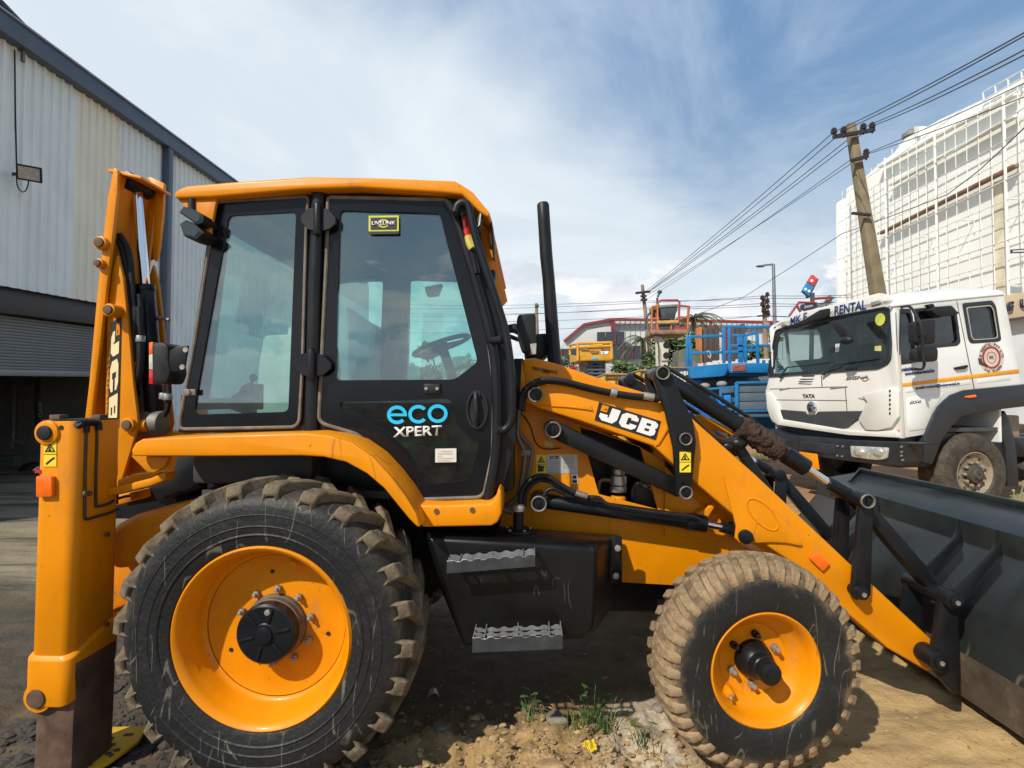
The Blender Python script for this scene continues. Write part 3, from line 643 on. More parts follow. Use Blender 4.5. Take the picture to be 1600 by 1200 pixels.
# windscreen, rear window
def quadframe(name, a, b, c, d, w, mat, gl, t=.03):
    """frame with a pane between four 3-D corners"""
    cen = (a + b + c + d) / 4; nrm = (b - a).cross(d - a).normalized()
    inner = [p + (cen - p).normalized() * w for p in (a, b, c, d)]
    f = MB().plate([a, b, c, d], nrm * t, [inner]).build(name, mat, BH, bevel=.004)
    MB().plate([p - nrm * .004 + (p - cen).normalized() * .01 for p in inner], nrm * .005).build('pane', gl, f, smooth=False)
    return f
X0 = lambda px, py, Y: Vector((P(px, py, 2.6).x, Y, P(px, py, 2.6).z))
quadframe('windscreen', X0(726, 316, 2.66), X0(726, 316, 4.08), X0(803, 600, 4.08), X0(803, 600, 2.66), .05, black_frame, clearglass)
quadframe('rear_window', X0(328, 330, 4.08), X0(328, 330, 2.66), X0(290, 640, 2.66), X0(290, 640, 4.08), .10, black_frame, clearglass)
MB().bx(X0(802, 600, 2.66), X0(780, 770, 4.08)).build('scuttle', black_frame, BH, bevel=.01)
# interior
MB().bx(X0(300, 770, 2.68), X0(790, 785, 4.06)).build('cab_floor', interior, BH)
MB().bx(X0(288, 690, 2.66), X0(480, 760, 4.06)).build('seat_base', interior, BH, bevel=.02)
bx0 = P(400, 560, 3.2)
seat = MB().plate([P(a, b, 3.08) for a, b in rnd([(412, 524), (452, 522), (486, 530), (500, 690), (398, 700), (404, 570)], 8)], (0, .46, 0)).build('seat', seatm, BH, bevel=.04, seg=3)
MB().bx(P(400, 660, 3.08), P(560, 700, 3.08) + Vector((0, .46, 0))).build('seat_cushion', interior, seat, bevel=.04)
MB().bx(P(448, 510, 3.18), P(480, 526, 3.18) + Vector((0, .26, 0))).build('headrest', seatm, seat, bevel=.02)
def lever(px, py, px1, py1, Y, boot=True):
    lv = MB().tube([P(px, py, Y), P(px1, py1, Y)], .009, 8).ball(P(px1, py1, Y), .022).build('control_lever', plastic, BH)
    if boot:
        p = P(px, py, Y); up = (P(px1, py1, Y) - p).normalized()
        MB().lathe([(.09 - .012 * k - (.012 if k % 2 else 0), .03 * k) for k in range(6)], p, up, 18).build('rubber_boot', plastic, lv)
lever(707, 742, 690, 650, 2.95); lever(377, 640, 396, 590, 2.9); lever(725, 735, 738, 680, 3.1)
swc = P(690, 540, 3.3); axis = (P(672, 520, 3.3) - P(700, 600, 3.3)).normalized()
sw = MB().lathe([(.175 + .014 * cos(t), .014 * sin(t)) for t in [2 * pi * k / 10 for k in range(11)]], swc, axis, 40).build('steering_wheel', plastic, BH)
MB().cyl(swc, swc - axis * .45, .03, 12).ball(swc, (.05, .05, .03)).build('steering_column', plastic, sw)
u_ = axis.orthogonal().normalized(); v_ = axis.cross(u_)
for k in range(3):
    t = k * 2 * pi / 3; MB().beam(swc, swc + (u_ * cos(t) + v_ * sin(t)) * .17, .03, .012, axis).build('spoke', plastic, sw)
MB().plate([P(a, b, 3.0) for a, b in [(715, 588), (770, 575), (800, 600), (800, 770), (745, 770), (735, 640)]], (0, .55, 0)).build('dashboard', interior, BH, bevel=.02)
MB().pp(Z4([(395, 405), (450, 395), (455, 400), (440, 435), (405, 438), (398, 425)]), 3.3, 3.28, 3.31).build('interior_mirror', M('mirror_back', (.35, .36, .36), .4), BH, bevel=.004)
MB().bx(P(395, 600, 2.8), P(408, 640, 2.8) + Vector((0, .03, 0))).build('window_latch', plastic, BH, bevel=.006)
# mirror
mirr = Z8([(462, 783), (480, 777), (560, 770), (570, 785), (571, 950), (540, 1022), (485, 1003), (462, 930), (452, 850), (455, 810)])
mr = MB().pp(rnd(mirr, 4), 2.70, 2.70, 2.80).build('wing_mirror', plastic, BH, bevel=.022, seg=3)
MB().tube([P(a, b, 2.74) for a, b in Z8([(375, 885), (400, 868), (440, 862), (470, 880)])], [.015, .022, .026, .022] , 10).build('mirror_arm', plastic, mr)
MB().tube([P(a, b, 2.74) for a, b in Z8([(395, 905), (460, 930), (500, 932)])], .011, 8).build('mirror_stay', plastic, mr)
MB().pp(Z8([(535, 960), (573, 955), (570, 1020), (540, 1022)]), 2.7, 2.68, 2.70).build('mirror_reflector', M('mirror_tag', (.35, .33, .28), .5), mr)
# ---------------------------------------------------------------- loader arms (near first, far mirrored copies built the same way)
armp = [(812, 616), (822, 601), (838, 594), (862, 597), (960, 614), (1035, 628), (1083, 655), (1180, 741), (1332, 884), (1455, 998), (1462, 1012), (1462, 1040), (1452, 1051), (1386, 1013), (1317, 953), (1250, 888), (1193, 850), (1146, 805), (1050, 724), (1020, 697), (906, 658), (845, 639), (824, 630)]
gus = Z1([(-78, 165), (-62, 190), (30, 225), (120, 290), (205, 385), (240, 432), (247, 448), (236, 452), (180, 440), (115, 437), (30, 441), (-10, 440), (-30, 420), (-25, 370)])
badge_o = [(936, 628), (1032.5, 658), (1024.5, 687.5), (929, 656.5)]
def poly_letter(ch):
    if ch == 'J': return [(.52, 1), (1, 1), (1, .3), (.80, 0), (.2, 0), (0, .2), (0, .46), (.44, .46), (.44, .30), (.52, .30)], []
    if ch == 'C': return [(.22, 1), (.8, 1), (1, .82), (1, .62), (.60, .62), (.60, .74), (.40, .74), (.40, .26), (.60, .26), (.60, .38), (1, .38), (1, .18), (.8, 0), (.22, 0), (0, .2), (0, .8)], []
    return [(0, 0), (0, 1), (.80, 1), (1, .85), (1, .62), (.91, .51), (1, .40), (1, .15), (.82, 0)], [[(.37, .60), (.37, .77), (.63, .77), (.63, .60)], [(.37, .23), (.37, .41), (.64, .41), (.64, .23)]]
def badge(par, pts3, nrm, mat_l, letters=((.06, .345), (.385, .655), (.69, .965)), sh=.0, sq=True, t=.002):
    """pts3: top-left, top-right, bottom-right, bottom-left of the plate"""
    tl, tr, br_, bl = pts3
    f = lambda u, v, k: tl.lerp(tr, u).lerp(bl.lerp(br_, u), 1 - v) + nrm * k
    pl = MB().plate([f(0, 1, 0), f(1, 1, 0), f(1, 0, 0), f(0, 0, 0)], nrm * t).build('badge', sticker_b, par, smooth=False)
    for ch, (a, b) in zip('JCB', letters):
        o_, hs = poly_letter(ch); g = lambda L: [f(a + (b - a) * x - sh * (.5 - y), .11 + .78 * y, t + .0004) for x, y in L]
        MB().plate(g(o_), nrm * .002, [g(h) for h in hs]).build('badge_letter', mat_l, pl, smooth=False)
    if sq:
        MB().plate([f(.06, .92, t + .0006), f(.165, .92, t + .0006), f(.155, .58, t + .0006), f(.05, .58, t + .0006)], nrm * .002).build('badge_square', yellow, pl, smooth=False)
        MB().plate([f(.11, .76, t + .003), f(.145, .76, t + .003), f(.142, .70, t + .003), f(.107, .70, t + .003)], nrm * .001).build('badge_mark', sticker_b, pl, smooth=False)
    return pl
def loader_arm(near):
    g = (lambda y: y) if near else ym
    def R(px, Yt, a, b, name, mat, par=BH, bev=.006, holes=(), seg=2):
        return MB().pp(px, Yt, g(a), g(b), holes).build(name, mat, par, bevel=bev, seg=seg)
    arm = R(armp, 2.74, 2.74, 2.88, 'loader_arm', yellow, bev=.012, seg=3)
    R(gus, 2.725, 2.725, 2.739, 'gusset_plate', yellow, arm, .005)
    rib = Z7([(205, 378), (350, 380), (460, 378), (478, 375), (490, 408), (462, 402), (350, 388)])
    R(rib, 2.735, 2.732, 2.742, 'stiffener', yellow, arm, .003)
    R(ZE([(556, 225), (575, 250), (500, 372), (470, 385)]), 2.735, 2.731, 2.742, 'stiffener', yellow, arm, .003)
    c = P(1192, 804, 2.72); th = -.80
    el = [Vector((c.x, g(2.7245), c.z)) + Vector((cos(th), 0, sin(th))) * (.098 * cos(t)) + Vector((-sin(th), 0, cos(th))) * (.044 * sin(t)) for t in [2 * pi * k / 28 for k in range(29)]]
    MB().tube(el, .0042, 6, cap=False).build('embossed_ring', yellow, arm)
    # bell crank: two plates
    bc = [(1021, 592), (1022, 580), (1028, 573), (1036, 571), (1044, 575), (1048, 582), (1068, 625), (1084, 660), (1088, 690), (1081, 765), (1078, 776), (1071, 780), (1063, 776), (1057, 760), (1052, 700), (1040, 646)]
    for a in (2.690, 2.895):
        R(bc, 2.69, a, a + .028, 'bell_crank', black, bev=.005)
    # crowd link, lift ram, bucket ram
    Yc_ = 2.80
    def cc(px, py): v = P(px, py, Yc_); return Vector((v.x, g(Yc_), v.z))
    def tr(pts, Y=2.70):  # traced at the near face, moved to the ram's own plane
        out = []
        for a, b in pts:
            v = P(a, b, Y); out.append(Vector((v.x, g(Yc_), v.z)))
        return out
    A, B = tr([(864, 671.5), (1071.6, 769.6)])
    lk = MB().beam(A, B, .09, .084).build('crowd_link', black, BH, bevel=.012)
    if near:
        for Y_ in (): pass
    A, B, C_, D_ = tr([(842, 787), (1113, 826), (1150, 833), (1167, 840)])
    ram = MB().cyl(A, B, .038, 20).cyl(B - (B - A).normalized() * .10, B, .043, 20).build('lift_ram', black, BH, bevel=.003)
    MB().cyl(B, C_, .019, 16).build('piston_rod', chrome, ram)
    MB().cyl(C_ - (C_ - B).normalized() * .04, D_, .026, 16).build('rod_eye', black, ram)
    A, B, C_, D_ = tr([(1037, 584), (1276, 735), (1320, 764), (1355, 783)])
    ram = MB().cyl(A, B, .040, 20).cyl(B - (B - A).normalized() * .12, B, .045, 20).build('bucket_ram', black, BH, bevel=.003)
    MB().cyl(B, C_, .019, 16).build('piston_rod', chrome, ram)
    MB().cyl(C_ - (C_ - B).normalized() * .03, D_, .032, 16).build('rod_eye', black, ram)
    d = (B - A).normalized(); mb = MB(); L = (B - A).length
    for sft, hh in ((Vector((.02, 0, .047)), .012), (Vector((.012, .02 * (1 if near else -1), .058)), .012)):
        mb.tube([A + d * .02 + sft, A + d * .3 + sft * 1.25, A + d * (L * .62) + sft * 1.2], hh * .8, 8, smooth=3)
    mb.build('ram_hose', hose, ram)
    if near:
        wr = MB(); s0, s1 = L * .545, L * .83; rings = []
        for i in range(25):
            p = A + d * (s0 + (s1 - s0) * i / 24); rr_ = []
            u = d.orthogonal().normalized(); v = d.cross(u)
            for k in range(28):
                t = 2 * pi * k / 28; r = .052 + .016 * noise.noise(Vector((i * .7, k * .9, 1.))) + .008 * random.random() - (.008 if i in (0, 24) else 0)
                rr_.append(p + (u * cos(t) + v * sin(t)) * r)
            rings.append(rr_)
        wr.loft(rings).build('muddy_wrap', fur, ram, ang=80)
        MB().tube(tr([(1222, 690), (1258, 712), (1263, 723), (1256, 735)]), .006, 8, smooth=4).build('hose_clip', black, ram)
    # tipping lever (two plates) and link
    lp = [(1343, 786), (1346, 778), (1354, 773), (1363, 778), (1366, 788), (1361, 930), (1356, 937), (1337, 938), (1331, 930), (1332, 915)]
    for a in (2.695, 2.885): R(lp, 2.695, a, a + .026, 'tipping_lever', black, bev=.006)
    A, B = tr([(1358, 786), (1489, 938)]); MB().beam(A, B, .075, .07).build('tipping_link', black, BH, bevel=.010)
    # pins
    def pn(px, py, Y0, Y1, r, ring=True):
        c = P(px, py, Y0); p_ = MB().cyl((c.x, g(Y0), c.z), (c.x, g(Y1), c.z), r, 24).build('pivot_pin', black, BH, bevel=.004)
        s = -1 if near else 1
        if ring:
            MB().lathe([(r * 1.0, 0), (r * 1.0, s * .009), (r * .92, s * .012), (r * .80, s * .010), (r * .78, 0)], (c.x, g(Y0), c.z), (0, 1, 0), 24).build('collar', steel, p_)
            MB().box((c.x, g(Y0) + s * .004, c.z), (r * .30, .018, r * .95)).build('lock_bar', black, p_, bevel=.003)
    pn(837, 617, 2.70, 2.95, .038); pn(864, 671.5, 2.72, 2.95, .042); pn(842, 787, 2.72, 2.95, .040)
    pn(1035.5, 583, 2.67, 2.94, .034); pn(1071, 686, 2.665, 2.94, .031); pn(1071.5, 769.5, 2.665, 2.94, .032)
    pn(1167, 840, 2.70, 2.9, .034, False); pn(1355, 783, 2.665, 2.93, .034); pn(1347.5, 928, 2.665, 2.93, .030, False)
    pn(1493, 940.5, 2.63, 2.95, .040, False); pn(1468.5, 1034.5, 2.63, 2.95, .046, False)
    for px_, py_, Y_ in ((1493, 940.5, 2.63), (1468.5, 1034.5, 2.63), (1347.5, 928, 2.665)):
        c = P(px_, py_, Y_); s = -1 if near else 1
        MB().cyl((c.x, g(Y_), c.z), (c.x, g(Y_) + s * .014, c.z), .026, 20).build('pin_cap', black, BH, bevel=.004)
        MB().cyl((c.x, g(Y_) + s * .012, c.z), (c.x, g(Y_) + s * .018, c.z), .011, 12).build('pin_bolt', zinc, BH)
    return arm
arm = loader_arm(True); loader_arm(False)
badge(BH, [P(a, b, 2.7385) for a, b in badge_o], Vector((0, -1, 0)), white_st, sh=.03)
# reflector on the arm
rp = Z1([(268, 500), (296, 474), (352, 520), (322, 553)])
MB().pp(rnd(rp, 3), 2.738, 2.722, 2.739).build('reflector', orange_lens, arm, bevel=.004)
def warn(par, x0, y0, x1, y1, Y, rows=2, name='warning_sticker'):
    st_ = sticker([(x0, y0), (x1, y0), (x1, y1), (x0, y1)], Y, sticker_y, par, name); w = x1 - x0; h = (y1 - y0) / rows; cx = (x0 + x1) / 2
    t = [(cx, y0 + h * .10), (cx + w * .42, y0 + h * .82), (cx - w * .42, y0 + h * .82)]
    MB().pp(t, Y - .0012, Y - .0012, Y - .0002, [shrink(t, .62)]).build('sticker_triangle', sticker_b, st_, smooth=False)
    sticker([(cx - w * .05, y0 + h * .42), (cx + w * .07, y0 + h * .38), (cx + w * .02, y0 + h * .55), (cx + w * .12, y0 + h * .72), (cx - w * .14, y0 + h * .72)], Y - .0012, sticker_b, st_, 'sticker_symbol', .001)
    if rows > 1:
        y = y0 + h
        sticker([(x0, y - .35), (x1, y - .35), (x1, y + .35), (x0, y + .35)], Y - .0012, sticker_b, st_, 'sticker_rule', .001)
        sticker([(cx - w * .35, y + h * .75), (cx + w * .1, y + h * .35), (cx + w * .36, y + h * .22), (cx + w * .36, y + h * .36), (cx + w * .12, y + h * .52), (cx - w * .28, y + h * .88)], Y - .0012, sticker_b, st_, 'sticker_symbol', .001)
    return st_
warn(BH, 1062, 706, 1079.5, 738, 2.688)
warn(BH, 838, 711, 853, 740, 2.898)
sticker([(840, 726.5), (850, 728), (849, 737), (841, 737)], 2.8955, sticker_b, BH, 'sticker_symbol', .001)
dp = sticker([(854, 710), (902, 710), (903, 740), (854, 740)], 2.898, sticker_g, BH, 'data_plate')
text('plate_lettering', 'JCB', P(858, 718, 2.896), P(873, 718, 2.896), P(858, 712.5, 2.896), sticker_b, dp, .001, .02)
for k in range(6):
    for a, b in ((857, 876), (880, 900)):
        y = (721 if a < 870 else 714) + 3.3 * k
        sticker([(a, y), (b - 5 * random.random(), y), (b - 5 * random.random(), y + .9), (a, y + .9)], 2.8965, M('plate_print', (.24, .24, .25), .5), dp, 'print_line', .001)
s2 = sticker([(893, 741), (903, 741), (903, 756), (893, 756)], 2.898, white_st, BH, 'small_sticker')
sticker([(895.5, 743), (900.5, 743), (901, 748), (895, 748)], 2.8965, sticker_b, s2, 'sticker_symbol', .001); sticker([(894.5, 750), (901.5, 750), (901.5, 754.5), (894.5, 754.5)], 2.8965, sticker_b, s2, 'sticker_symbol', .001)
sticker([(851, 688), (864, 690), (864, 699), (851, 697)], 2.898, M('worn_sticker', (.55, .40, .22), .6), BH, 'worn_sticker')
# hoses and pipes on the tower
def hs(L, Y, r, name='hydraulic_hose', mat=hose, sm=5): return MB().tube([P(a, b, Y) for a, b in L], r, 10, smooth=sm).build(name, mat, BH)
hs(Z7([(108, 400), (112, 340), (140, 290), (190, 255), (250, 243), (340, 252), (450, 280), (560, 305), (680, 325), (830, 340)]), 2.70, .014)
hs(Z7([(125, 410), (128, 350), (155, 300), (205, 268), (260, 256), (350, 266), (450, 292), (560, 315), (680, 335), (830, 350)]), 2.715, .012)
MB().cyl(P(954, 612, 2.70), P(964, 614, 2.70), .024, 12).build('hose_coupling', zinc, BH, bevel=.003)
MB().cyl(P(1005, 618, 2.70), P(1022, 621, 2.70), .020, 12).build('hose_coupling', zinc, BH, bevel=.003)
hs(Z7([(108, 900), (115, 830), (150, 775), (205, 745), (260, 752), (320, 790), (380, 825), (430, 840)]), 2.72, .013)
hs(Z7([(128, 905), (135, 840), (165, 795), (205, 768), (255, 772), (320, 805), (380, 838), (430, 850)]), 2.735, .012)
MB().cyl(P(899, 770, 2.72), P(918, 776, 2.72), .016, 12).build('hose_coupling', steel, BH, bevel=.003)
hs(Z7([(455, 855), (520, 860), (560, 890), (650, 910), (750, 925), (900, 945), (1000, 955), (1050, 975)]), 2.735, .010)
hs(Z7([(235, 850), (250, 820), (290, 812), (350, 845), (430, 855), (540, 880)]), 2.74, .011)
hs(Z7([(103, 395), (100, 470), (98, 540), (120, 590), (135, 630), (118, 760), (95, 850), (40, 905)]), 2.86, .012, 'steel_pipe', steel)
hs(Z7([(112, 530), (140, 565), (168, 595), (170, 640), (150, 740), (140, 790)]), 2.865, .010, 'steel_pipe', steel)
hs(Z7([(10, 915), (70, 935)]), 2.80, .013, 'steel_pipe', steel)
c = P(821.5, 707.5, 2.85); MB().box(c, (.05, .02, .032)).build('pipe_clamp', steel, BH, bevel=.003)
hs(Z7([(115, 420), (160, 480), (190, 570), (240, 605), (320, 600)]), 2.89, .003, 'thin_wire', hose)
# hose bunch behind the bell crank
hs(ZE([(740, 120), (780, 190), (850, 260), (910, 310), (980, 350), (1060, 350), (1110, 320), (1110, 230), (1060, 150), (980, 110)]), 2.78, .012)
hs(ZE([(730, 140), (790, 220), (860, 290), (930, 345), (1000, 378), (1060, 378), (1100, 350)]), 2.80, .015)
MB().pp(ZE([(790, 140), (835, 142), (930, 185), (1040, 245), (1112, 288), (1085, 310), (1040, 420), (940, 380), (820, 250), (770, 180)]), 2.95, 2.95, 2.975, [ZE([(915, 258), (960, 268), (1050, 292), (1082, 306), (1030, 322), (950, 306)])]).build('arm_cross_plate', yellow, BH, bevel=.004)
MB().beam(P(1148, 690, 2.83), P(1200, 770, 2.83), .05, .05).build('tipping_strut', black, BH, bevel=.01)
MB().ball(P(1152, 692, 2.80), (.05, .05, .035)).ball(P(1136, 697, 2.80), (.04, .04, .03)).build('hose_clamp', black, BH)
MB().beam(P(1290, 884, 3.0), P(1340, 918, 3.0), .06, .04).build('stay_bracket', M('stay_grey', (.30, .27, .23), .6), BH, bevel=.006)
# ---------------------------------------------------------------- bucket
ZK = 1.575
bp = [(2.68, .985), (2.335, .925), (2.338, .806), (2.152, .578), (2.122, .50), (2.130, .323), (2.145, .105)]
BY0, BY1 = 2.25, 4.56
def strip(pts, y0, y1, t, mb):
    for (a, b) in zip(pts, pts[1:]):
        d = Vector((b[0] - a[0], 0, b[1] - a[1])).normalized(); n = Vector((-d.z, 0, d.x)) * t
        if n.x < 0: n = -n
        A = Vector((a[0], y0, a[1])); B = Vector((b[0], y0, b[1]))
        mb.plate([A, B, B + n, A + n], (0, y1 - y0, 0))
mb = MB(); inn = [(x + .02, z - (.02 if i == 0 else 0)) for i, (x, z) in enumerate(bp)]
mb.plate([Vector((x, BY0, z)) for x, z in bp + [(2.17, .105)] + [(2.15, .33), (2.142, .50), (2.172, .575), (2.36, .80), (2.36, .905), (2.68, .965)]], (0, BY1 - BY0, 0))
bucket = mb.build('bucket', bucketm, BH, bevel=.006)
MB().plate([Vector((x, BY0, z)) for x, z in [(2.127, .325), (2.142, .10), (2.30, .06), (3.0, .05), (3.0, .07), (2.32, .085), (2.165, .12), (2.15, .325)]], (0, BY1 - BY0, 0)).build('bucket_floor', bucket_low, bucket, bevel=.004)
side = bp + [(2.30, .06), (3.0, .05), (3.05, .1), (2.75, .8)]
for y in (BY0 - .02, BY1): MB().plate([Vector((x, y, z)) for x, z in side], (0, .02, 0)).build('bucket_side', bucketm, bucket, bevel=.004)
MB().bx((2.67, BY0, .98), (2.70, BY1, 1.02)).build('spill_lip', bucketm, bucket, bevel=.004)
MB().plate([Vector((2.44, 4.3, .945)), Vector((2.68, 4.54, .985)), Vector((2.68, 4.54, 1.02)), Vector((2.46, 4.3, .96))], (0, .02, 0)).build('spill_rib', bucketm, bucket)
ear = Z1([(815, 655), (835, 637), (862, 630), (885, 640), (1000, 560), (1052, 470), (1050, 385), (1065, 470), (1068, 500), (905, 690), (880, 740), (888, 880), (890, 1058), (862, 1056), (790, 975), (762, 925), (762, 905), (780, 860), (800, 720)])
earp = Z1([(815, 655), (835, 637), (862, 630), (905, 690), (882, 740), (888, 880), (890, 1058), (862, 1056), (790, 975), (762, 925), (762, 905), (780, 860), (800, 720)])
ribp = Z1([(862, 632), (960, 545), (1030, 470), (1048, 430), (1050, 388), (1066, 480), (1066, 510), (905, 692), (880, 740)])
for a in (2.665, 2.90, ym(2.93), ym(2.695)):
    MB().pp(earp, 2.665, a, a + .03).build('bucket_ear', black, bucket, bevel=.005)
    MB().pp(ribp, 2.665, a + .004, a + .026).build('bucket_rib', black, bucket, bevel=.004)
# ---------------------------------------------------------------- backhoe boom
K1 = zoomf(0, 200, 3.0)
dip = [(178, 261), (184, 266), (183, 300), (165, 460), (142, 658), (132, 658), (139, 600), (151, 467), (168, 310), (176, 270)]
dp_ = MB().pp(dip, 3.10, 3.10, 3.125).build('dipper_arm', yellow, BH, bevel=.004)
MB().pp(dip, 3.10, 3.415, 3.44).build('dipper_cheek', yellow, dp_, bevel=.004)
MB().pp([(168, 300), (178, 268), (182, 270), (172, 310), (140, 650), (135, 650)], 3.10, 3.126, 3.414).build('dipper_web', yellow_d, dp_, bevel=.003)
MB().pp(K1([(690, 230), (705, 230), (768, 258), (762, 400), (745, 560), (730, 625), (712, 612), (722, 420), (720, 330), (692, 250)]), 3.40, 3.40, 3.425).build('dipper_cheek', yellow, dp_, bevel=.004)
MB().pp(K1([(545, 210), (610, 222), (700, 250), (735, 290), (725, 420), (700, 600), (560, 640), (525, 560)]), 3.41, 3.46, 3.475).build('dipper_back_plate', yellow_d, dp_, bevel=.004)
MB().pp(K1([(548, 400), (690, 400), (705, 600), (640, 640), (520, 620)]), 3.41, 3.452, 3.46).build('shade_plate', black_frame, dp_)  # black plate put in for the shading low inside the dipper
MB().pp(K1([(550, 212), (700, 248), (702, 262), (552, 228)]), 3.2, 3.126, 3.40).build('dipper_top_plate', yellow, dp_, bevel=.004)
def bossY(px, py, Y, r, l, mat, name, par=BH, inner=None):
    c = P(px, py, Y); b_ = MB().cyl(c, c + Vector((0, l, 0)), r, 20).build(name, mat, par, bevel=.005)
    if inner: MB().cyl(c + Vector((0, -.012, 0)), c + Vector((0, .01, 0)), r * .72, 18).build('pin_end', rusty, b_, bevel=.004)
bossY(155, 379, 3.07, .040, .035, yellow, 'dipper_boss', inner=1); bossY(153, 411, 3.07, .028, .03, yellow, 'dipper_boss', inner=1)
bossY(169, 484, 3.06, .038, .08, yellow, 'boom_boss', inner=1)
boomp = [(183, 398), (192, 433), (203, 540), (208, 600), (214, 648), (215, 664), (212, 676), (191, 746), (181, 760), (170, 758), (162, 751), (166.8, 522), (167, 480), (176, 420)]
boom = MB().pp(boomp, 3.14, 3.14, 3.165).build('backhoe_boom', yellow, BH, bevel=.004)
MB().pp([(x + 14, y) for x, y in boomp], 3.14, 3.37, 3.395).build('boom_cheek', yellow_d, boom, bevel=.004)
MB().pp([(170, 480), (178, 440), (182, 440), (174, 500), (168, 750), (163, 750)], 3.14, 3.166, 3.369).build('boom_web', yellow_d, boom, bevel=.003)
bb = [P(a, b, 3.137) for a, b in ZB([(246, 48), (230, 660), (168, 692), (190, 88)])]   # TL,TR in reading direction (turned a quarter)
badge(BH, [bb[0], bb[1], bb[2], bb[3]], Vector((0, -1, 0)), cream, letters=((.10, .33), (.37, .65), (.69, .96)), sq=True)
tl_, tr_ = ZB([(170, 300)])[0], ZB([(158, 640)])[0]
text('boom_lettering', 'construction', P(*ZB([(172, 130)])[0], 3.137), P(*ZB([(160, 640)])[0], 3.137), P(*ZB([(182, 130)])[0], 3.137), M('faded_print', (.42, .16, .02), .6), boom, .001, .01)
bossY(198, 664, 3.11, .040, .05, yellow, 'boom_boss', inner=1)
warnp = sticker(ZB([(205, 850), (222, 845), (222, 925), (205, 930)]), 3.137, sticker_y, BH, 'warning_strip')
for k in range(3): sticker(ZB([(208, 862 + 22 * k), (219, 860 + 22 * k), (219, 872 + 22 * k), (208, 874 + 22 * k)]), 3.1355, sticker_b, warnp, 'sticker_symbol', .001)
A, B, C_ = P(213.5, 290, 3.28), P(226, 446, 3.28), P(243, 648, 3.28)
rm = MB().cyl(B, C_, .055, 24).cyl(B, B + (C_ - B) * .05, .058, 24).build('boom_ram', black, BH, bevel=.004)
MB().cyl(A, B, .030, 20).build('piston_rod', chrome, rm)
MB().cyl(A + Vector((0, -.10, .0)), A + Vector((0, .10, 0)), .055, 20).build('rod_eye', black, rm, bevel=.008)
e = P(246, 661, 3.28); MB().cyl(e + Vector((-.06, -.03, 0)), e + Vector((.06, -.03, 0)), .075, 20).build('ram_base_eye', steel, rm, bevel=.01)
MB().cyl(P(212, 664, 3.2), P(232, 664, 3.2), .04, 18).build('ram_spacer', yellow, rm, bevel=.004)
for L, r in ((ZB([(345, 0), (350, 100), (352, 200), (350, 300), (340, 380), (320, 420)]), .022), (ZB([(325, 0), (322, 100), (318, 200), (315, 300)]), .018)): hs(L, 3.18, r)
for L, r in ((K1([(560, 500), (595, 560), (612, 640), (625, 800), (640, 900)]), .018), (K1([(545, 520), (570, 560), (590, 650), (605, 800), (620, 1000)]), .018), (ZB([(505, 420), (508, 500), (500, 560), (480, 600)]), .016), (K1([(655, 780), (660, 880), (655, 960)]), .016)): hs(L, 3.19, r)
for a, b in ((351, 175), (501, 495), (480, 490)): 
    px_, py_ = ZB([(a, b)])[0]; MB().cyl(P(px_, py_ - 5, 3.18), P(px_, py_ + 5, 3.18), .027, 12).build('hose_fitting', silver, BH, bevel=.003)
c = P(209, 498, 3.2); MB().box(c, (.05, .03, .03)).build('hose_bracket', steel, BH, bevel=.003)
MB().tube([P(a, b, 3.3) for a, b in ZB([(440, 62), (480, 60), (510, 72)])], .012, 8).build('ram_lock_pin', steel, BH)
for a, b in ((317, 360), (325, 475), (318, 440)):
    px_, py_ = ZB([(a, b)])[0]; c = P(px_, py_, 3.3); MB().cyl(c, c + Vector((0, -.03, 0)), .03, 14).build('boom_stop', plastic, boom)
kp = MB().pp(ZB([(240, 700), (330, 640), (360, 690), (560, 690), (560, 480), (575, 700), (540, 900), (260, 960)]), 3.3, 3.32, 3.6).build('king_post', yellow_d, BH, bevel=.01)
# rear light cluster and bracket
lc = MB().pp(rnd(ZB([(440, 205), (500, 195), (535, 220), (530, 300), (545, 360), (520, 425), (445, 422)]), 6), 2.62, 2.58, 2.72).build('rear_light_cluster', plastic, BH, bevel=.012)
for (y0, y1, mt) in ((198, 262, orange_lens), (264, 345, M('white_lens', (.55, .52, .45), .25, 0, .1, 30)), (347, 424, red_lens)):
    MB().pp(ZB([(424, y0), (446, y0 - 2), (446, y1), (424, y1)]), 2.62, 2.585, 2.70).build('light_lens', mt, lc, bevel=.003)
lb = MB().pp(ZB([(503, 250), (560, 215), (622, 212), (598, 355), (503, 355)]), 2.6, 2.588, 2.60).build('light_bracket', black_frame, BH, bevel=.003)
for a, b in ((603, 235), (585, 330)):
    px_, py_ = ZB([(a, b)])[0]; c = P(px_, py_, 2.588); MB().cyl(c, c + Vector((0, -.008, 0)), .013, 12).build('bracket_bolt', zinc, lb)
# rear frame
MB().pp(ZB([(172, 1000), (240, 985), (420, 940), (505, 903), (502, 950), (420, 982), (200, 1036), (176, 1036)]), 2.5, 2.48, 2.56).build('hose_guard', yellow, BH, bevel=.008)
MB().pp(ZB([(250, 945), (310, 930), (330, 915), (480, 905), (430, 960), (250, 985)]), 2.7, 2.66, 2.8).build('slide_frame', yellow, BH, bevel=.008)
MB().pp(ZB([(180, 1045), (290, 1020), (300, 1070), (150, 1110)]), 2.75, 2.75, 4.1).build('slide_frame', yellow_d, BH, bevel=.008)
MB().pp([(163, 800), (250, 785), (290, 770), (300, 700), (262, 700), (250, 740), (165, 790)], 2.8, 2.9, 3.9).build('slide_frame', black_frame, BH, bevel=.01)
for L in (ZB([(160, 1085), (200, 1065), (260, 1045), (290, 1040)]), ZB([(220, 1085), (222, 1030)])): hs(L, 2.64, .007, 'steel_pipe', hose)
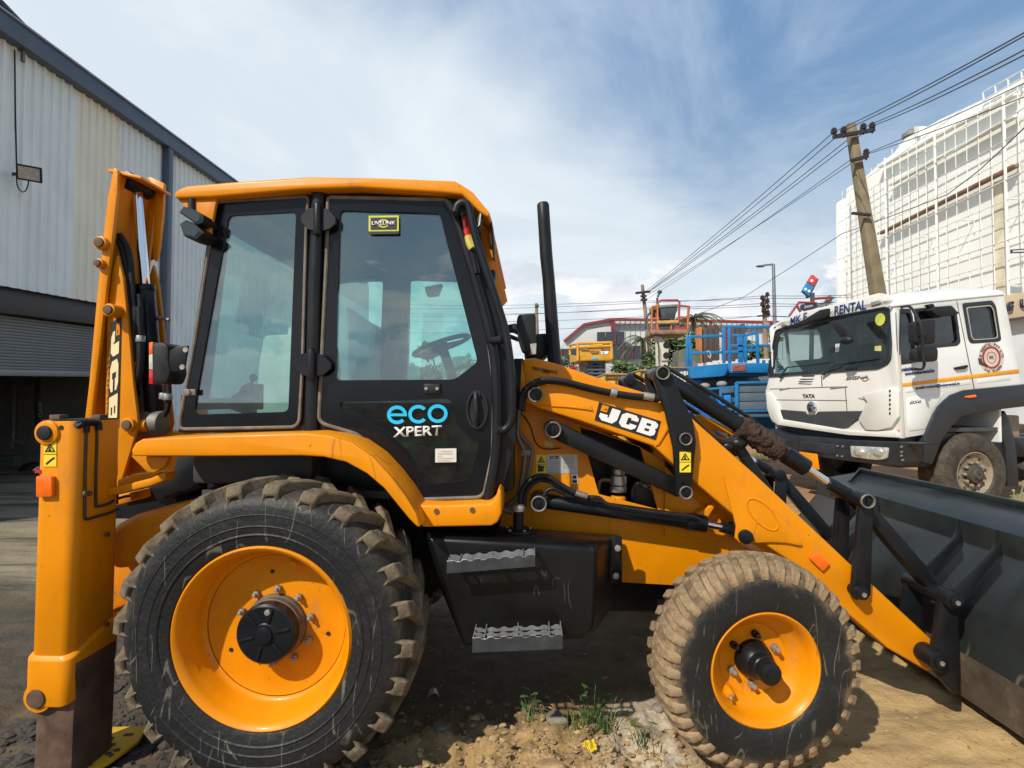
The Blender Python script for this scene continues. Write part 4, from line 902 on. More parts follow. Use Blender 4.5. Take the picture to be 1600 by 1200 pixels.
MB().bx((-2.0, 3.0, .5), (-1.45, 4.0, 1.05)).bx((-2.74, 3.47, .80), (-1.3, 4.0, 1.24)).build('rear_chassis', black_frame, BH, bevel=.02)
tb = [(168, 826), (205, 806), (262, 793), (330, 776), (345, 800), (300, 860), (215, 888), (168, 892)]
MB().pp(tb, 2.62, 2.62, 4.0).build('rear_frame_box', yellow_d, BH, bevel=.045, seg=4)
MB().pp([(160, 885), (300, 860), (300, 930), (200, 945), (158, 955)], 2.7, 2.72, 3.9).build('rear_frame_plate', yellow_d, BH, bevel=.006)
MB().pp([(157, 985), (190, 965), (190, 972), (157, 994)], 2.62, 2.64, 2.7).pp([(155, 960), (190, 948), (190, 955), (155, 968)], 2.62, 2.64, 2.7).build('rear_frame_bar', yellow_d, BH, bevel=.004)
# stabiliser leg (near)
def rrect(x0, x1, y0, y1, z, r, n=6):
    out = []
    for cx, cy, a0 in ((x1 - r, y0 + r, -pi / 2), (x1 - r, y1 - r, 0), (x0 + r, y1 - r, pi / 2), (x0 + r, y0 + r, pi)):
        for k in range(n + 1):
            t = a0 + pi / 2 * k / n; out.append(Vector((cx + r * cos(t), cy + r * sin(t), z)))
    return out
YS = 2.30
def xs_at(px, py): return P(px, py, YS)
tA, tB = xs_at(56, 658), xs_at(43, 1046); W_ = .185
def sring(z, grow=0., dz=0, r=.045, slope=0.):
    t = (z - tB.z) / (tA.z - tB.z); x0 = tB.x + (tA.x - tB.x) * t
    R_ = rrect(x0 - grow, x0 + W_ + grow, YS - grow, YS + .27 + grow, z, r)
    return [p + Vector((0, 0, (p.y - YS) * slope)) for p in R_]
stl = MB().loft([sring(tA.z), sring(tB.z + .0, 0, slope=.3)]).build('stabiliser_leg', yellow, BH, bevel=.004)
MB().loft([sring(tA.z + .001, -.004), sring(tA.z + .006, -.004)]).build('leg_cap', black, stl)
MB().loft([sring(tB.z + .06, .0, slope=.32), sring(tB.z + .045, .013, slope=.32), sring(tB.z - .145, .013, slope=.40), sring(tB.z - .16, .0, slope=.40)]).build('leg_collar', yellow, stl, bevel=.003)
c = xs_at(61, 1089) + Vector((0, -.012, 0)); MB().cyl(c, c + Vector((0, -.010, 0)), .040, 24).build('leg_pad_pin', rusty, stl, bevel=.006)
MB().lathe([(.066, .014), (.062, .004), (.045, .002)], c, (0, 1, 0), 28).build('pin_boss', yellow, stl)
for k in (0, 1): pass
gyb = gz(-2, 2.4) - .02
xi = xs_at(52, 1110).x
MB().loft([rrect(xi, xi + .17, YS + .015, YS + .25, tB.z + .02, .012, 2), rrect(xi - .01, xi + .16, YS + .015, YS + .25, gyb + .05, .012, 2)]).build('inner_leg', rusty, stl)
c = xs_at(75, 676); MB().lathe([(.056, .01), (.052, -.010), (.044, -.014), (.03, -.014)], c, (0, 1, 0), 28).build('pin_boss', yellow, stl)
MB().cyl(c + Vector((0, -.012, 0)), c + Vector((0, -.026, 0)), .032, 24).build('leg_pin', plastic, stl, bevel=.005)
for a, b in ((60, 669), (96, 668)):
    h_ = xs_at(a, b); MB().cyl(h_ + Vector((0, -.003, 0)), h_ + Vector((0, .01, 0)), .010, 14).build('bolt_hole', sticker_b, stl)
for x0, x1, Y_ in ((76, 93, 2.38), (142, 156, 2.52)):
    MB().bx(P(x0, 661, Y_), P(x1, 648, Y_) + Vector((0, .05, 0))).build('wear_block', rusty, stl, bevel=.004)
warn(BH, 68, 690.5, 88, 729, YS - .003)
MB().pp(rnd([(63, 743), (87.5, 743), (87.5, 775), (63, 775.5)], 3), YS, YS - .022, YS - .002).build('reflector', orange_lens, stl, bevel=.004)
sticker([(54, 733), (63, 733), (63, 739), (54, 739)], YS - .003, red_lens, stl, 'red_marker')
XS = tB.x + W_
def sf(px, py):      # point on the leg's right face
    r = ray(px, py); t = (XS + .012 - CAMP.x) / r.x; return CAMP + r * t
pf = MB().tube([sf(121, 662), sf(124, 664), sf(128, 661), sf(150, 660), sf(153, 664), sf(153.5, 672)], .017, 10, smooth=3).build('hose_elbow', black, stl)
MB().tube([sf(135, 664), sf(135, 676)], .013, 10).build('hose_elbow', black, stl)
for L in ([(135, 674), (134.5, 690), (133, 740), (132.5, 800), (135, 811), (148, 808), (172, 801), (185, 795)], [(151, 672), (151.5, 690), (150, 740), (150, 786), (153, 791), (170, 787), (178, 782)]):
    MB().tube([sf(a, b) for a, b in L], .0062, 8, smooth=4).build('hydraulic_pipe', M('pipe_dull', (.055, .045, .035), .5, .4, .2, 10), stl)
for a, b in ((131, 771), (138, 771), (166, 835), (165, 975)):
    c = sf(a, b); MB().cyl(c, c + Vector((.012, 0, 0)), .011, 8).build('leg_bolt', rusty, stl)
# far stabiliser, same shape
f2 = copy_tree(stl, BH); f2.location = Vector((stl.location.x, -stl.location.y, stl.location.z)); f2.scale.y = -1
# foot pad
pd = MB(); pg = [(140, 1142), (178, 1135), (232, 1133), (215, 1158), (170, 1190), (140, 1204), (118, 1215), (100, 1200)]
def on_ground(px, py, z):
    r = ray(px, py); return CAMP + r * ((z - CAMP.z) / r.z)
gp = [on_ground(a, b, gyb + .06) for a, b in pg]
pad = pd.plate(gp, (0, 0, -.02)).build('stabiliser_pad', M('pad_yellow', (.72, .42, .015), .6, 0, .15, 7, ((.16, .12, .07), .3, 6), bump=(.2, 12)), BH, bevel=.006)
for k in range(16):
    a = random.uniform(.15, .85); b = random.uniform(.15, .85)
    p = gp[0].lerp(gp[2], a).lerp(gp[6].lerp(gp[4], a), b) + Vector((0, 0, .001)); MB().ball(p, (.018 * random.uniform(.6, 1.2), .014, .004), 1).build('mud_spot', rusty, pad)
MB().bx((xi + .0, YS + .03, gyb + .03), (xi + .16, YS + .24, gyb + .08)).build('foot_block', rusty, stl, bevel=.01)
# ================================================================== SETTING: ground
def gmat():
    mt = bpy.data.materials.new('yard_soil'); mt.use_nodes = True; T = NT(mt.node_tree); b = T.n['Principled BSDF']
    g = T.node('ShaderNodeNewGeometry').outputs['Position']; s = T.node('ShaderNodeSeparateXYZ'); T.link(g, s.inputs[0]); X, Y = s.outputs[0], s.outputs[1]
    n1 = T.noise(g, 1.3, 7, .62); n2 = T.noise(g, 7, 8, .68); n3 = T.noise(g, 45, 6, .7); n4 = T.noise(g, .35, 5, .6)
    dark = T.mix(n2, (.10, .070, .042), (.24, .165, .095))  # brown soil under the machine, part of its shadow put into the colour
    tan_ = T.mix(n2, (.26, .165, .068), (.50, .335, .145))
    tan_ = T.mix(T.step(n3, .35, .65), T.mix(.3, tan_, (.13, .085, .045)), tan_)
    sand = T.mix(n2, (.36, .245, .11), (.52, .36, .165))
    conc = T.mix(n1, (.14, .115, .075), (.34, .285, .18))
    conc = T.mix(T.step(T.noise(T.vmath('MULTIPLY', g, (.25, 1.6, 1.)), 1.5, 6, .65), .48, .62), conc, (.075, .070, .062))  # dark stripes in the colour stand in for cast shadows on the concrete
    red = T.mix(n2, (.26, .13, .06), (.40, .23, .12))
    wob = T.math('MULTIPLY', T.math('SUBTRACT', n1, .5), 1.1)
    # strip of churned tan soil on the camera side; its sunlit paleness is partly painted
    f = T.step(T.math('ADD', Y, wob), 3.0, 2.55)
    f = T.math('MULTIPLY', f, T.step(T.math('ADD', X, wob), -.95, -.35))
    col = T.mix(f, dark, tan_)
    f = T.step(T.math('ADD', X, wob), .55, 1.2); col = T.mix(f, col, sand)
    f = T.math('MULTIPLY', T.step(T.math('ADD', X, T.math('MULTIPLY', wob, .5)), .22, .40), T.step(T.math('ADD', X, T.math('MULTIPLY', wob, .5)), .85, .62))
    f = T.math('MULTIPLY', f, T.step(Y, 3.1, 2.8)); col = T.mix(T.math('MULTIPLY', f, T.step(n3, .3, .7, .25, .95)), col, (.50, .46, .38))
    mud = T.mix(n2, (.030, .026, .020), (.115, .098, .072))
    col = T.mix(T.step(T.math('ADD', X, T.math('MULTIPLY', wob, .5)), -1.1, -1.6), col, mud)
    f = T.math('MULTIPLY', T.step(T.math('ADD', X, T.math('MULTIPLY', wob, .6)), -2.2, -2.7), T.step(T.math('ADD', Y, T.math('MULTIPLY', wob, .8)), 4.4, 5.2)); f = T.math('MAXIMUM', f, T.math('MULTIPLY', T.step(X, -.5, -2.5), T.step(Y, 4.5, 6.5))); col = T.mix(f, col, conc)
    f = T.math('MULTIPLY', T.step(Y, 6.0, 8.5), T.step(X, -2., 2.)); col = T.mix(f, col, red)
    f = T.math('MULTIPLY', T.step(Y, 30., 45.), 1.); col = T.mix(f, col, (.16, .15, .09))
    tr = T.noise(T.vmath('MULTIPLY', g, (.8, 2.6, 1.)), 1.7, 7, .7)
    col = T.mix(T.math('MULTIPLY', T.step(tr, .46, .66), .55), col, (.15, .10, .055))
    T.link(col, b.inputs['Base Color']); b.inputs['Roughness'].default_value = .95; b.inputs['Specular IOR Level'].default_value = .2
    bn = T.node('ShaderNodeBump'); bn.inputs['Strength'].default_value = .8; bn.inputs['Distance'].default_value = .03
    T.link(T.math('ADD', n2, T.math('MULTIPLY', n3, .35)), bn.inputs['Height']); T.link(bn.outputs[0], b.inputs['Normal'])
    return mt
def gh(x, y):
    """height of the yard"""
    z = gz(x, y)
    d = math.hypot(x, y - 3); fade = max(0., 1 - d / 14)
    if fade > 0:
        v = Vector((x, y, 0))
        amp = .018 + .075 * ss(3.0 - y, -.1, .45) * ss(x, -1.2, -.4) * ss(1.0 - x, 0, .5)
        z += fade * (.03 * (noise.noise(v * .9)) + amp * (noise.fractal(v * 5.5, .9, 2.1, 5) + .55 * noise.ridged_multi_fractal(v * 4.2, .9, 2.2, 5, .9, 2.) - .5))
        z += fade * .05 * ss(-x, 1.0, 1.9) * ss(3.4 - y, 0, .7) * noise.fractal(v * 4 + Vector((9, 3, 1)), .9, 2, 4)
    return z
def axis(lo, hi, fine0, fine1, st):
    out = []; v = fine0
    while v <= fine1: out.append(v); v += st
    s_ = st; v = fine1
    while v < hi: s_ *= 1.22; v += s_; out.append(v)
    s_ = st; v = fine0
    while v > lo: s_ *= 1.22; v -= s_; out.insert(0, v)
    return out
gxs = axis(-900, 900, -2.8, 2.6, .02); gys = axis(-300, 1500, 1.95, 4.2, .02)
vs = [(x, y, gh(x, y)) for y in gys for x in gxs]; nx = len(gxs)
fs = [(j * nx + i, j * nx + i + 1, (j + 1) * nx + i + 1, (j + 1) * nx + i) for j in range(len(gys) - 1) for i in range(nx - 1)]
me = bpy.data.meshes.new('ground'); me.from_pydata(vs, [], fs)
gr = link_mesh('ground', me, gmat(), None, (0, 0, 0), True, kind='structure', ang=180)
# pebbles and clods
pebm = M('pebble', (.27, .185, .09), .9, 0, .45, 14, bump=(.3, 40))
clodm = M('soil_clod', (.31, .205, .095), .95, 0, .4, 10, bump=(.5, 30, .01))
palem = M('pale_crumb', (.36, .25, .125), .95, 0, .35, 12, bump=(.5, 30, .01))
mudm = M('mud_clod', (.05, .042, .034), .9, 0, .4, 10, bump=(.4, 30, .01))
ICO = None
def lumps(name, mat, n, fx, r0, r1, sub=1, flatn=.6, pw=2.2):
    bm = bmesh.new(); bmesh.ops.create_icosphere(bm, subdivisions=sub, radius=1); base = [v.co.copy() for v in bm.verts]; bf = [[v.index for v in f.verts] for f in bm.faces]; bm.free()
    V = []; Fc = []
    for i in range(n):
        x, y = fx(); r = r0 + (r1 - r0) * random.random() ** pw; z = gh(x, y); a = random.random() * 6.28; k = len(V)
        sx, sy, sz = random.uniform(.7, 1.35), random.uniform(.7, 1.35), flatn * random.uniform(.6, 1.2); off = Vector((random.random() * 99, 0, i))
        for c in base:
            d = 1 + .75 * noise.noise(c * 1.6 + off); p = Vector((c.x * sx, c.y * sy, c.z * sz)) * r * d
            V.append((x + p.x * cos(a) - p.y * sin(a), y + p.x * sin(a) + p.y * cos(a), z + p.z * 1 + r * sz * .05))
        Fc += [[q_ + k for q_ in f] for f in bf]
    m_ = bpy.data.meshes.new(name); m_.from_pydata(V, [], Fc)
    return link_mesh(name, m_, mat, None, (0, 0, 0), True, kind='stuff', ang=12)
lumps('gravel', pebm, 5200, lambda: (random.uniform(-1.2, 3.2), 2.0 + 3.2 * random.random() ** 1.6), .002, .011, 1, .6, 3.)
lumps('soil_clods', clodm, 7000, lambda: (random.gauss(.02, .45), 2.1 + abs(random.gauss(0, .34))), .002, .022, 1, .5, 6.)
lumps('soil_crumbs', palem, 3500, lambda: (random.gauss(-.1, .38), 2.1 + abs(random.gauss(0, .26))), .002, .022, 1, .5, 4.)
lumps('mud_clods', mudm, 2600, lambda: (random.uniform(-2.6, -1.25), 2.2 + 1.9 * random.random() ** 1.3), .005, .036, 1, .5, 2.8)
def slab(name, px, py, sx, sy, sz, mat, label, cat, group=None, rz=0., tilt=0.):
    r = ray(px, py); p = CAMP.copy()
    for _ in range(6):
        t = (gh(p.x, p.y) - CAMP.z) / r.z; p = CAMP + r * t
    b = MB(); n = 9; pts = []
    for k in range(n):
        a = 2 * pi * k / n + random.uniform(-.25, .25); rr = random.uniform(.75, 1.15); pts.append(Vector((cos(a) * rr * sx, sin(a) * rr * sy, 0)))
    b.loft([[v * .92 for v in pts], [v + Vector((0, 0, sz * random.uniform(.4, .6))) for v in pts], [v * .78 + Vector((0, 0, sz * random.uniform(.85, 1.1))) for v in pts]])
    o = b.build(name, mat, None, bevel=min(sx, sy, sz) * .12, ang=25)
    o.location = p + Vector((0, 0, sz * .35)); o.rotation_euler = (tilt, tilt * .6, rz); return tag(o, label, cat, group)
pale = M('pale_stone', (.34, .26, .17), .9, 0, .3, 14, bump=(.3, 30, .006)); greyst = M('grey_stone', (.19, .165, .13), .9, 0, .3, 14, bump=(.3, 30, .006))
slab('stone', 866, 1128, .075, .045, .045, greyst, 'flat grey layered stone beside the grass tuft under the loader', 'stone')
slab('stone', 757, 1166, .055, .045, .03, pale, 'pale angular stone chip lying left of the tan soil ridge', 'stone', None, .4, .25)
slab('stone', 862, 1200, .075, .045, .03, clodm, 'brown lump of earth cut by the bottom edge, nearest the camera', 'earth lump')
slab('stone', 690, 1140, .04, .03, .025, greyst, 'small dark stone in the shade right of the big rear wheel', 'stone')
slab('stone', 820, 1150, .05, .04, .04, clodm, 'brown lump of earth on the ridge left of the yellow wrapper', 'earth lump')
slab('stone', 1028, 1108, .035, .03, .03, greyst, 'small dark stone touching the pale dust patch by the front wheel', 'stone')
# broken cup, yellow wrapper, weeds
r = ray(677, 1079); p = CAMP + r * ((gh(-.4, 2.9) + .02 - CAMP.z) / r.z)
cup = MB().lathe([(.020, .0), (.030, .045), (.034, .05), (.031, .05), (.024, .012), (.017, .004)], (0, 0, 0), (0, 0, 1), 18).build('plastic_cup', M('cup_plastic', (.42, .44, .38), .4, 0, .2, 20), None, origin=(0, 0, 0))
cup.location = p; cup.rotation_euler = (1.9, .2, .3); tag(cup, 'crushed pale plastic cup in the shade right of the rear wheel', 'cup')
r = ray(922, 1166); p = CAMP + r * ((gh(.25, 2.5) + .02 - CAMP.z) / r.z)
wb = MB(); n = 9; G = [[Vector(((i - n / 2) * .0085, (j - n / 2) * .0065, (.010 * noise.noise(Vector((i * .8, j * .5, 3))) + .006 * ((i * 5 + j * 3) % 3) / 3 + .006))) for i in range(n)] for j in range(n)]
for j in range(n - 1):
    for i in range(n - 1):
        if abs(i - 4) + abs(j - 4) < 5.2 + 4 * noise.noise(Vector((i * .9, j * .9, 7))): wb.face([G[j][i], G[j][i + 1], G[j + 1][i + 1], G[j + 1][i]])
wo = wb.build('wrapper', M('yellow_wrapper', (.70, .48, .02), .45, 0, .15, 20), None, origin=(0, 0, 0))
wo.modifiers.new('thickness', 'SOLIDIFY').thickness = .0012
wo.location = p; wo.rotation_euler = (.5, .1, .4); tag(wo, 'crumpled bright yellow wrapper below the grass tuft', 'wrapper')
leafm = [M('weed_leaf', (.055, .11, .022), .6, 0, .35, 8), M('dry_leaf', (.22, .19, .07), .7, 0, .3, 8)]
def weed(px, py, n, hgt, label, spread=.05, broad=3, yy=2.6):
    r = ray(px, py); p = CAMP.copy()
    for _ in range(6): p = CAMP + r * ((gh(p.x, p.y) - CAMP.z) / r.z)
    root = empty('weed', p, label, 'weed')
    for mi in (0, 1):
        b = MB()
        for k in range(int(n * (1, .25)[mi])):
            a = random.random() * 6.28; l = hgt * random.uniform(.4, 1.1); w = random.uniform(.0022, .0045); lean = random.uniform(.2, 1.1)
            q0 = p + Vector((random.gauss(0, spread), random.gauss(0, spread * .7), -.005)); d = Vector((cos(a), sin(a), 0)); sd = Vector((-sin(a), cos(a), 0))
            pts = [q0 + d * (lean * l * t * t) + Vector((0, 0, l * t * (1 - .45 * lean * t))) for t in (0, .35, .7, 1)]
            for i in range(3):
                w0, w1 = w * (1 - i / 3.2), w * (1 - (i + 1) / 3.2)
                b.face([pts[i] - sd * w0, pts[i] + sd * w0, pts[i + 1] + sd * w1, pts[i + 1] - sd * w1])
        if mi == 0:
            for k in range(broad):
                a = random.random() * 6.28; c_ = p + Vector((random.gauss(0, spread), random.gauss(0, spread), hgt * random.uniform(.5, 1.1))); d = Vector((cos(a), sin(a), .3)) * .028; sd = Vector((-sin(a), cos(a), .2)) * .014
                b.face([c_ - d, c_ - d * .3 + sd, c_ + d, c_ - d * .3 - sd])
                b.tube([p, c_], .0015, 4)
        b.build('leaf_blades', leafm[mi], root, smooth=False, recalc=False)
    return root
weed(925, 1140, 95, .17, 'tuft of green grass and weeds on the soil between the wheels', .05, 14)
weed(832, 1125, 22, .11, 'thin sparse weed standing left of the bigger grass tuft', .03, 8)
weed(1000, 1160, 16, .09, 'low dry weed between grass tuft and front wheel', .04, 3)

# ================================================================== LEFT WAREHOUSE
WD = Vector((-.047, 1, 0)).normalized(); WN = Vector((WD.y, -WD.x, 0)); W0 = Vector((-9.27, 9.5, 0))
def wp(px, py, off=0.):
    r = ray(px, py); o = W0 + WN * off; t = (o - CAMP).dot(WN) / r.dot(WN); return CAMP + r * t
WL = empty('warehouse', (W0.x, W0.y, -.1), 'grey corrugated metal warehouse with roller shutter standing left of the loader', 'warehouse')
def wxyz(s, z, off=0.): return W0 + WD * s + WN * off + Vector((0, 0, z))
def sof(p): return (p - W0).dot(WD)
eA, eB = wp(0, 47), wp(345, 285); lA, lB = wp(0, 446), wp(150, 473)
def zeave(s): return eA.z + (eB.z - eA.z) * (s - sof(eA)) / (sof(eB) - sof(eA))
def zlow(s): return lA.z + (lB.z - lA.z) * (s - sof(lA)) / (sof(lB) - sof(lA))
sheet_g = M('wall_sheet_grey', (.74, .80, .80), .45, .0, .06, .8, ((.22, .22, .20), .12, 2.2))
sheet_b = M('wall_sheet_translucent', (.80, .78, .66), .5, 0, .05, .8, ((.30, .28, .22), .12, 2))
trim_b = M('trim_blue_grey', (.075, .10, .14), .4, 0, .1, 2)
s_door = sof(wp(246, 500)); rib = .21
def sheet(s0, s1, z0f, z1f, mat):
    b = MB(); prof = []; s = s0
    while s < s1 - 1e-3:
        for ds, h in ((0, 0), (.12, 0), (.14, .042), (.18, .042), (.20, 0)):
            if s + ds < s1: prof.append((s + ds, h))
        s += rib
    prof.append((s1, 0))
    fr = [wxyz(a, z0f(a), h) for a, h in prof]; bk = [wxyz(a, z0f(a), h - .004) for a, h in prof]
    ft = [wxyz(a, z1f(a), h) for a, h in prof]; bt = [wxyz(a, z1f(a), h - .004) for a, h in prof]
    b.loft([fr, ft], False, False); b.loft([bk, bt], False, False)
    return b.build('wall_sheet', mat, WL, recalc=False, ang=20)
s_end = 24.; s = -4.2; k = 0
sb0, sb1, sp = sof(wp(117, 250)), sof(wp(184, 250)), sof(wp(251, 300))
edges = [-4.2, -3.15, -2.1, -1.05, 0., sb0]; v = sb0
while v + 1.05 < sb1 - .3: v += 1.05; edges.append(v)
edges.append(sb1); v = sb1
while v + 1.05 < sp - .3: v += 1.05; edges.append(v)
edges.append(sp); v = sp
while v < s_end: v += 1.05; edges.append(v)
edges = sorted(set(edges))
for a, b_ in zip(edges, edges[1:]):
    low = zlow if b_ <= s_door + .3 else (lambda s: -.3)
    sheet(a, b_, low, lambda s: zeave(s) - .05, sheet_b if sb0 - .01 <= a < sb1 - .01 else sheet_g)
def along(s0, s1, z0, z1, o0, o1, name, mat, zf=None, bev=.01, par=WL, kind=None):
    b = MB()
    f = zf or (lambda s: 0)
    R0 = [wxyz(s0, f(s0) + z0, o0), wxyz(s0, f(s0) + z0, o1), wxyz(s0, f(s0) + z1, o1), wxyz(s0, f(s0) + z1, o0)]
    R1 = [wxyz(s1, f(s1) + z0, o0), wxyz(s1, f(s1) + z0, o1), wxyz(s1, f(s1) + z1, o1), wxyz(s1, f(s1) + z1, o0)]
    return b.loft([R0, R1]).build(name, mat, par, bevel=bev, kind=kind)
along(-4.5, s_end, -.14, .20, -.05, .22, 'eave_gutter', trim_b, zeave)
along(-4.5, s_end, .21, .25, -.1, .26, 'roof_flashing', M('flashing', (.30, .34, .42), .4, .3, .1, 2), zeave)
MB().loft([[wxyz(-4.5, zeave(-4.5) + .16, .1), wxyz(s_end, zeave(s_end) + .16, .1), wxyz(s_end, zeave(s_end) + 2.2, -12), wxyz(-4.5, zeave(-4.5) + 2.2, -12)],
           [wxyz(-4.5, zeave(-4.5) + .10, .1), wxyz(s_end, zeave(s_end) + .10, .1), wxyz(s_end, zeave(s_end) + 2.12, -12), wxyz(-4.5, zeave(-4.5) + 2.12, -12)]]).build('roof', sheet_g, WL)
dpipe = MB().loft([[wxyz(sp, -.3, .03), wxyz(sp + .2, -.3, .03), wxyz(sp + .2, -.3, .2), wxyz(sp, -.3, .2)], [wxyz(sp, zeave(sp) - .1, .03), wxyz(sp + .2, zeave(sp) - .1, .03), wxyz(sp + .2, zeave(sp) - .1, .2), wxyz(sp, zeave(sp) - .1, .2)]]).build('downpipe', trim_b, WL, bevel=.02)
# doorway: lintel, shutter box, roller shutter slats, bottom rail
dkw = M('dark_steel', (.045, .047, .05), .5, .2, .2, 3); slatm = M('shutter_slat', (.17, .18, .19), .5, .3, .12, 4)
s0d = -4.3; zA = lambda py: wp(0, py, -.25).z
along(s0d, s_door, wp(0, 490, -.3).z - zlow(0), .06, -.55, -.12, 'shutter_box', dkw, lambda s: zlow(s))
zt, zb = wp(0, 492, -.35).z, wp(0, 577, -.35).z; nsl = 17
for i in range(nsl):
    a = zt - (zt - zb) * i / nsl; hgt_ = (zt - zb) / nsl
    along(s0d, s_door - .1, a - hgt_ * .96, a, -.36, -.33 - .0, 'shutter_slat', slatm, lambda s: (zlow(s) - zlow(0)) * .8, .008)
along(s0d, s_door - .1, zb - .12, zb, -.38, -.32, 'shutter_rail', M('rail_grey', (.22, .24, .26), .45, .3, .1, 4), lambda s: (zlow(s) - zlow(0)) * .8, .01)
along(s_door - .12, s_door + .25, -.3, zlow(s_door), -.5, -.01, 'door_jamb', dkw, None)
for (a, b_, nm) in ((wxyz(s0d, -.3, -11), wxyz(s_end, -.3, -11), 'back_wall'),):
    MB().plate([a, b_, b_ + Vector((0, 0, 9)), a + Vector((0, 0, 9))], (-.1, 0, 0)).build(nm, dkw, WL)
for s_ in (s0d - .2, s_end):
    MB().plate([wxyz(s_, -.3, -.06), wxyz(s_, -.3, -11), wxyz(s_, zeave(s_) + 1.9, -11), wxyz(s_, zeave(s_) + .05, -.06)], WD * .1).build('end_wall', sheet_g, WL)
MB().plate([wxyz(s_door + .3, -.3, -.5), wxyz(s_door + .3, -.3, -9), wxyz(s_door + .3, 5, -9), wxyz(s_door + .3, 5, -.5)], WD * .1).build('inner_wall', M('inner_wall', (.16, .15, .13), .8, 0, .2, 2), WL)
along(s0d, s_door + .3, 4.6, 4.7, -9, -.4, 'mezzanine', dkw, None, 0)
# floodlight
fb = wp(46, 271, .55); FLD = empty('floodlight', fb, 'black rectangular floodlight on a bracket high on the warehouse wall', 'floodlight')
rot = (Vector((.55, -.75, -.35)).normalized()).to_track_quat('-Y', 'Z').to_matrix()
MB().box(fb, (.34, .09, .26), rot).build('lamp_body', plastic, FLD, bevel=.015)
MB().box(fb + rot @ Vector((0, -.05, 0)), (.28, .012, .20), rot).build('lamp_glass', M('flood_glass', (.55, .53, .46), .3, 0, .15, 12), FLD)
for k in range(5): MB().box(fb + rot @ Vector((0, -.058, -.08 + .04 * k)), (.27, .008, .006), rot).build('lamp_fin', steel, FLD)
MB().beam(wp(20, 272, .03), fb + Vector((-.05, .05, 0)), .05, .05).build('lamp_bracket', plastic, FLD, bevel=.004)
MB().tube([wp(23, 78, .05), wp(24, 180, .05), wp(26, 262, .06)], .012, 6).tube([wp(26, 262, .06), wp(27, 290, .12), wp(36, 300, .2), wp(43, 292, .4), fb], .010, 6, smooth=4).build('lamp_cable', hose, FLD)
# solar panel on the roof edge
sA, sB = wp(-30, 0, .1), wp(52, 56, .1)
so = empty('solar_panel', (sA + sB) / 2, 'tilted panel on the warehouse roof edge in the top left corner', 'solar panel')
up_ = Vector((0, 0, .55))
MB().plate([sA + up_ * .6, sB + up_ * .05, sB + up_ * .05 - WN * 1.2 + Vector((0, 0, .4)), sA + up_ * .6 - WN * 1.2 + Vector((0, 0, .4))], (0, 0, .05)).build('panel', M('panel_glass', (.05, .06, .09), .15, 0, .1, 5), so, bevel=.01)
for t in (.2, .8): MB().beam(sA.lerp(sB, t) + up_ * (.6 - .55 * t), sA.lerp(sB, t) - Vector((0, 0, .6)), .05, .05).build('panel_strut', steel, so)
# forklift inside the doorway
FKP = wp(60, 770, -3.2); FKP.z = -.1
FK = empty('forklift', FKP, 'dark forklift parked inside the warehouse doorway behind the stabiliser leg', 'forklift')
dkf = M('forklift_black', (.06, .06, .065), .5, 0, .2, 6); dgf = M('forklift_green', (.09, .12, .105), .5, 0, .2, 6)
def fk(px, py, off=-3.2): return wp(px, py, off)
for px_ in (62, 110):
    a, b_ = fk(px_, 780), fk(px_, 592); MB().beam(a, b_, .12, .16).build('mast_rail', dkf, FK, bevel=.01)
for py_ in (594, 620, 700): MB().beam(fk(60, py_), fk(140, py_), .10, .14).build('mast_crossbar', dkf, FK, bevel=.01)
for px_ in (72, 84, 104): MB().cyl(fk(px_, 780, -3.1), fk(px_, 600, -3.1), .035, 10).build('mast_cylinder', steel, FK)
MB().bx(fk(20, 760, -3.6), fk(140, 690, -5.2)).build('body', dgf, FK, bevel=.08)
for a in (20, 140):
    MB().beam(fk(a, 700, -3.6), fk(a + 4, 590, -3.7), .07, .07).build('guard_post', dkf, FK)
MB().bx(fk(20, 600, -3.4), fk(150, 592, -5.0)).build('overhead_guard', dkf, FK, bevel=.02)
wc = wp(52, 746, -2.55)
wh = MB().lathe([(.24, -.10), (.30, -.12), (.36, -.10), (.38, 0), (.36, .10), (.30, .12), (.24, .1)], wc, WN, 36).build('wheel', rub_rear, FK)
MB().lathe([(.27, -.13), (.24, -.135), (.19, -.10), (.08, -.09), (.01, -.09)], wc, -WN * -1, 32).build('rim', M('white_rim', (.85, .85, .80), .5, 0, .1, 8), wh)
MB().lathe([(.27, .13), (.24, .135), (.19, .10), (.08, .09), (.01, .09)], wc, WN, 32).build('rim', MATS['white_rim'], wh)
text('mast_lettering', 'CLARK', wp(66, 652, -3.0), wp(66, 628, -3.0), wp(60, 652, -3.0), M('grey_print', (.45, .45, .44), .5), FK, .002, .02)
MB().tube([fk(22, 672, -2.9), fk(20, 684, -2.9), fk(26, 692, -2.9), fk(40, 693, -2.9)], .03, 8, smooth=4).build('side_hose', dgf, FK)

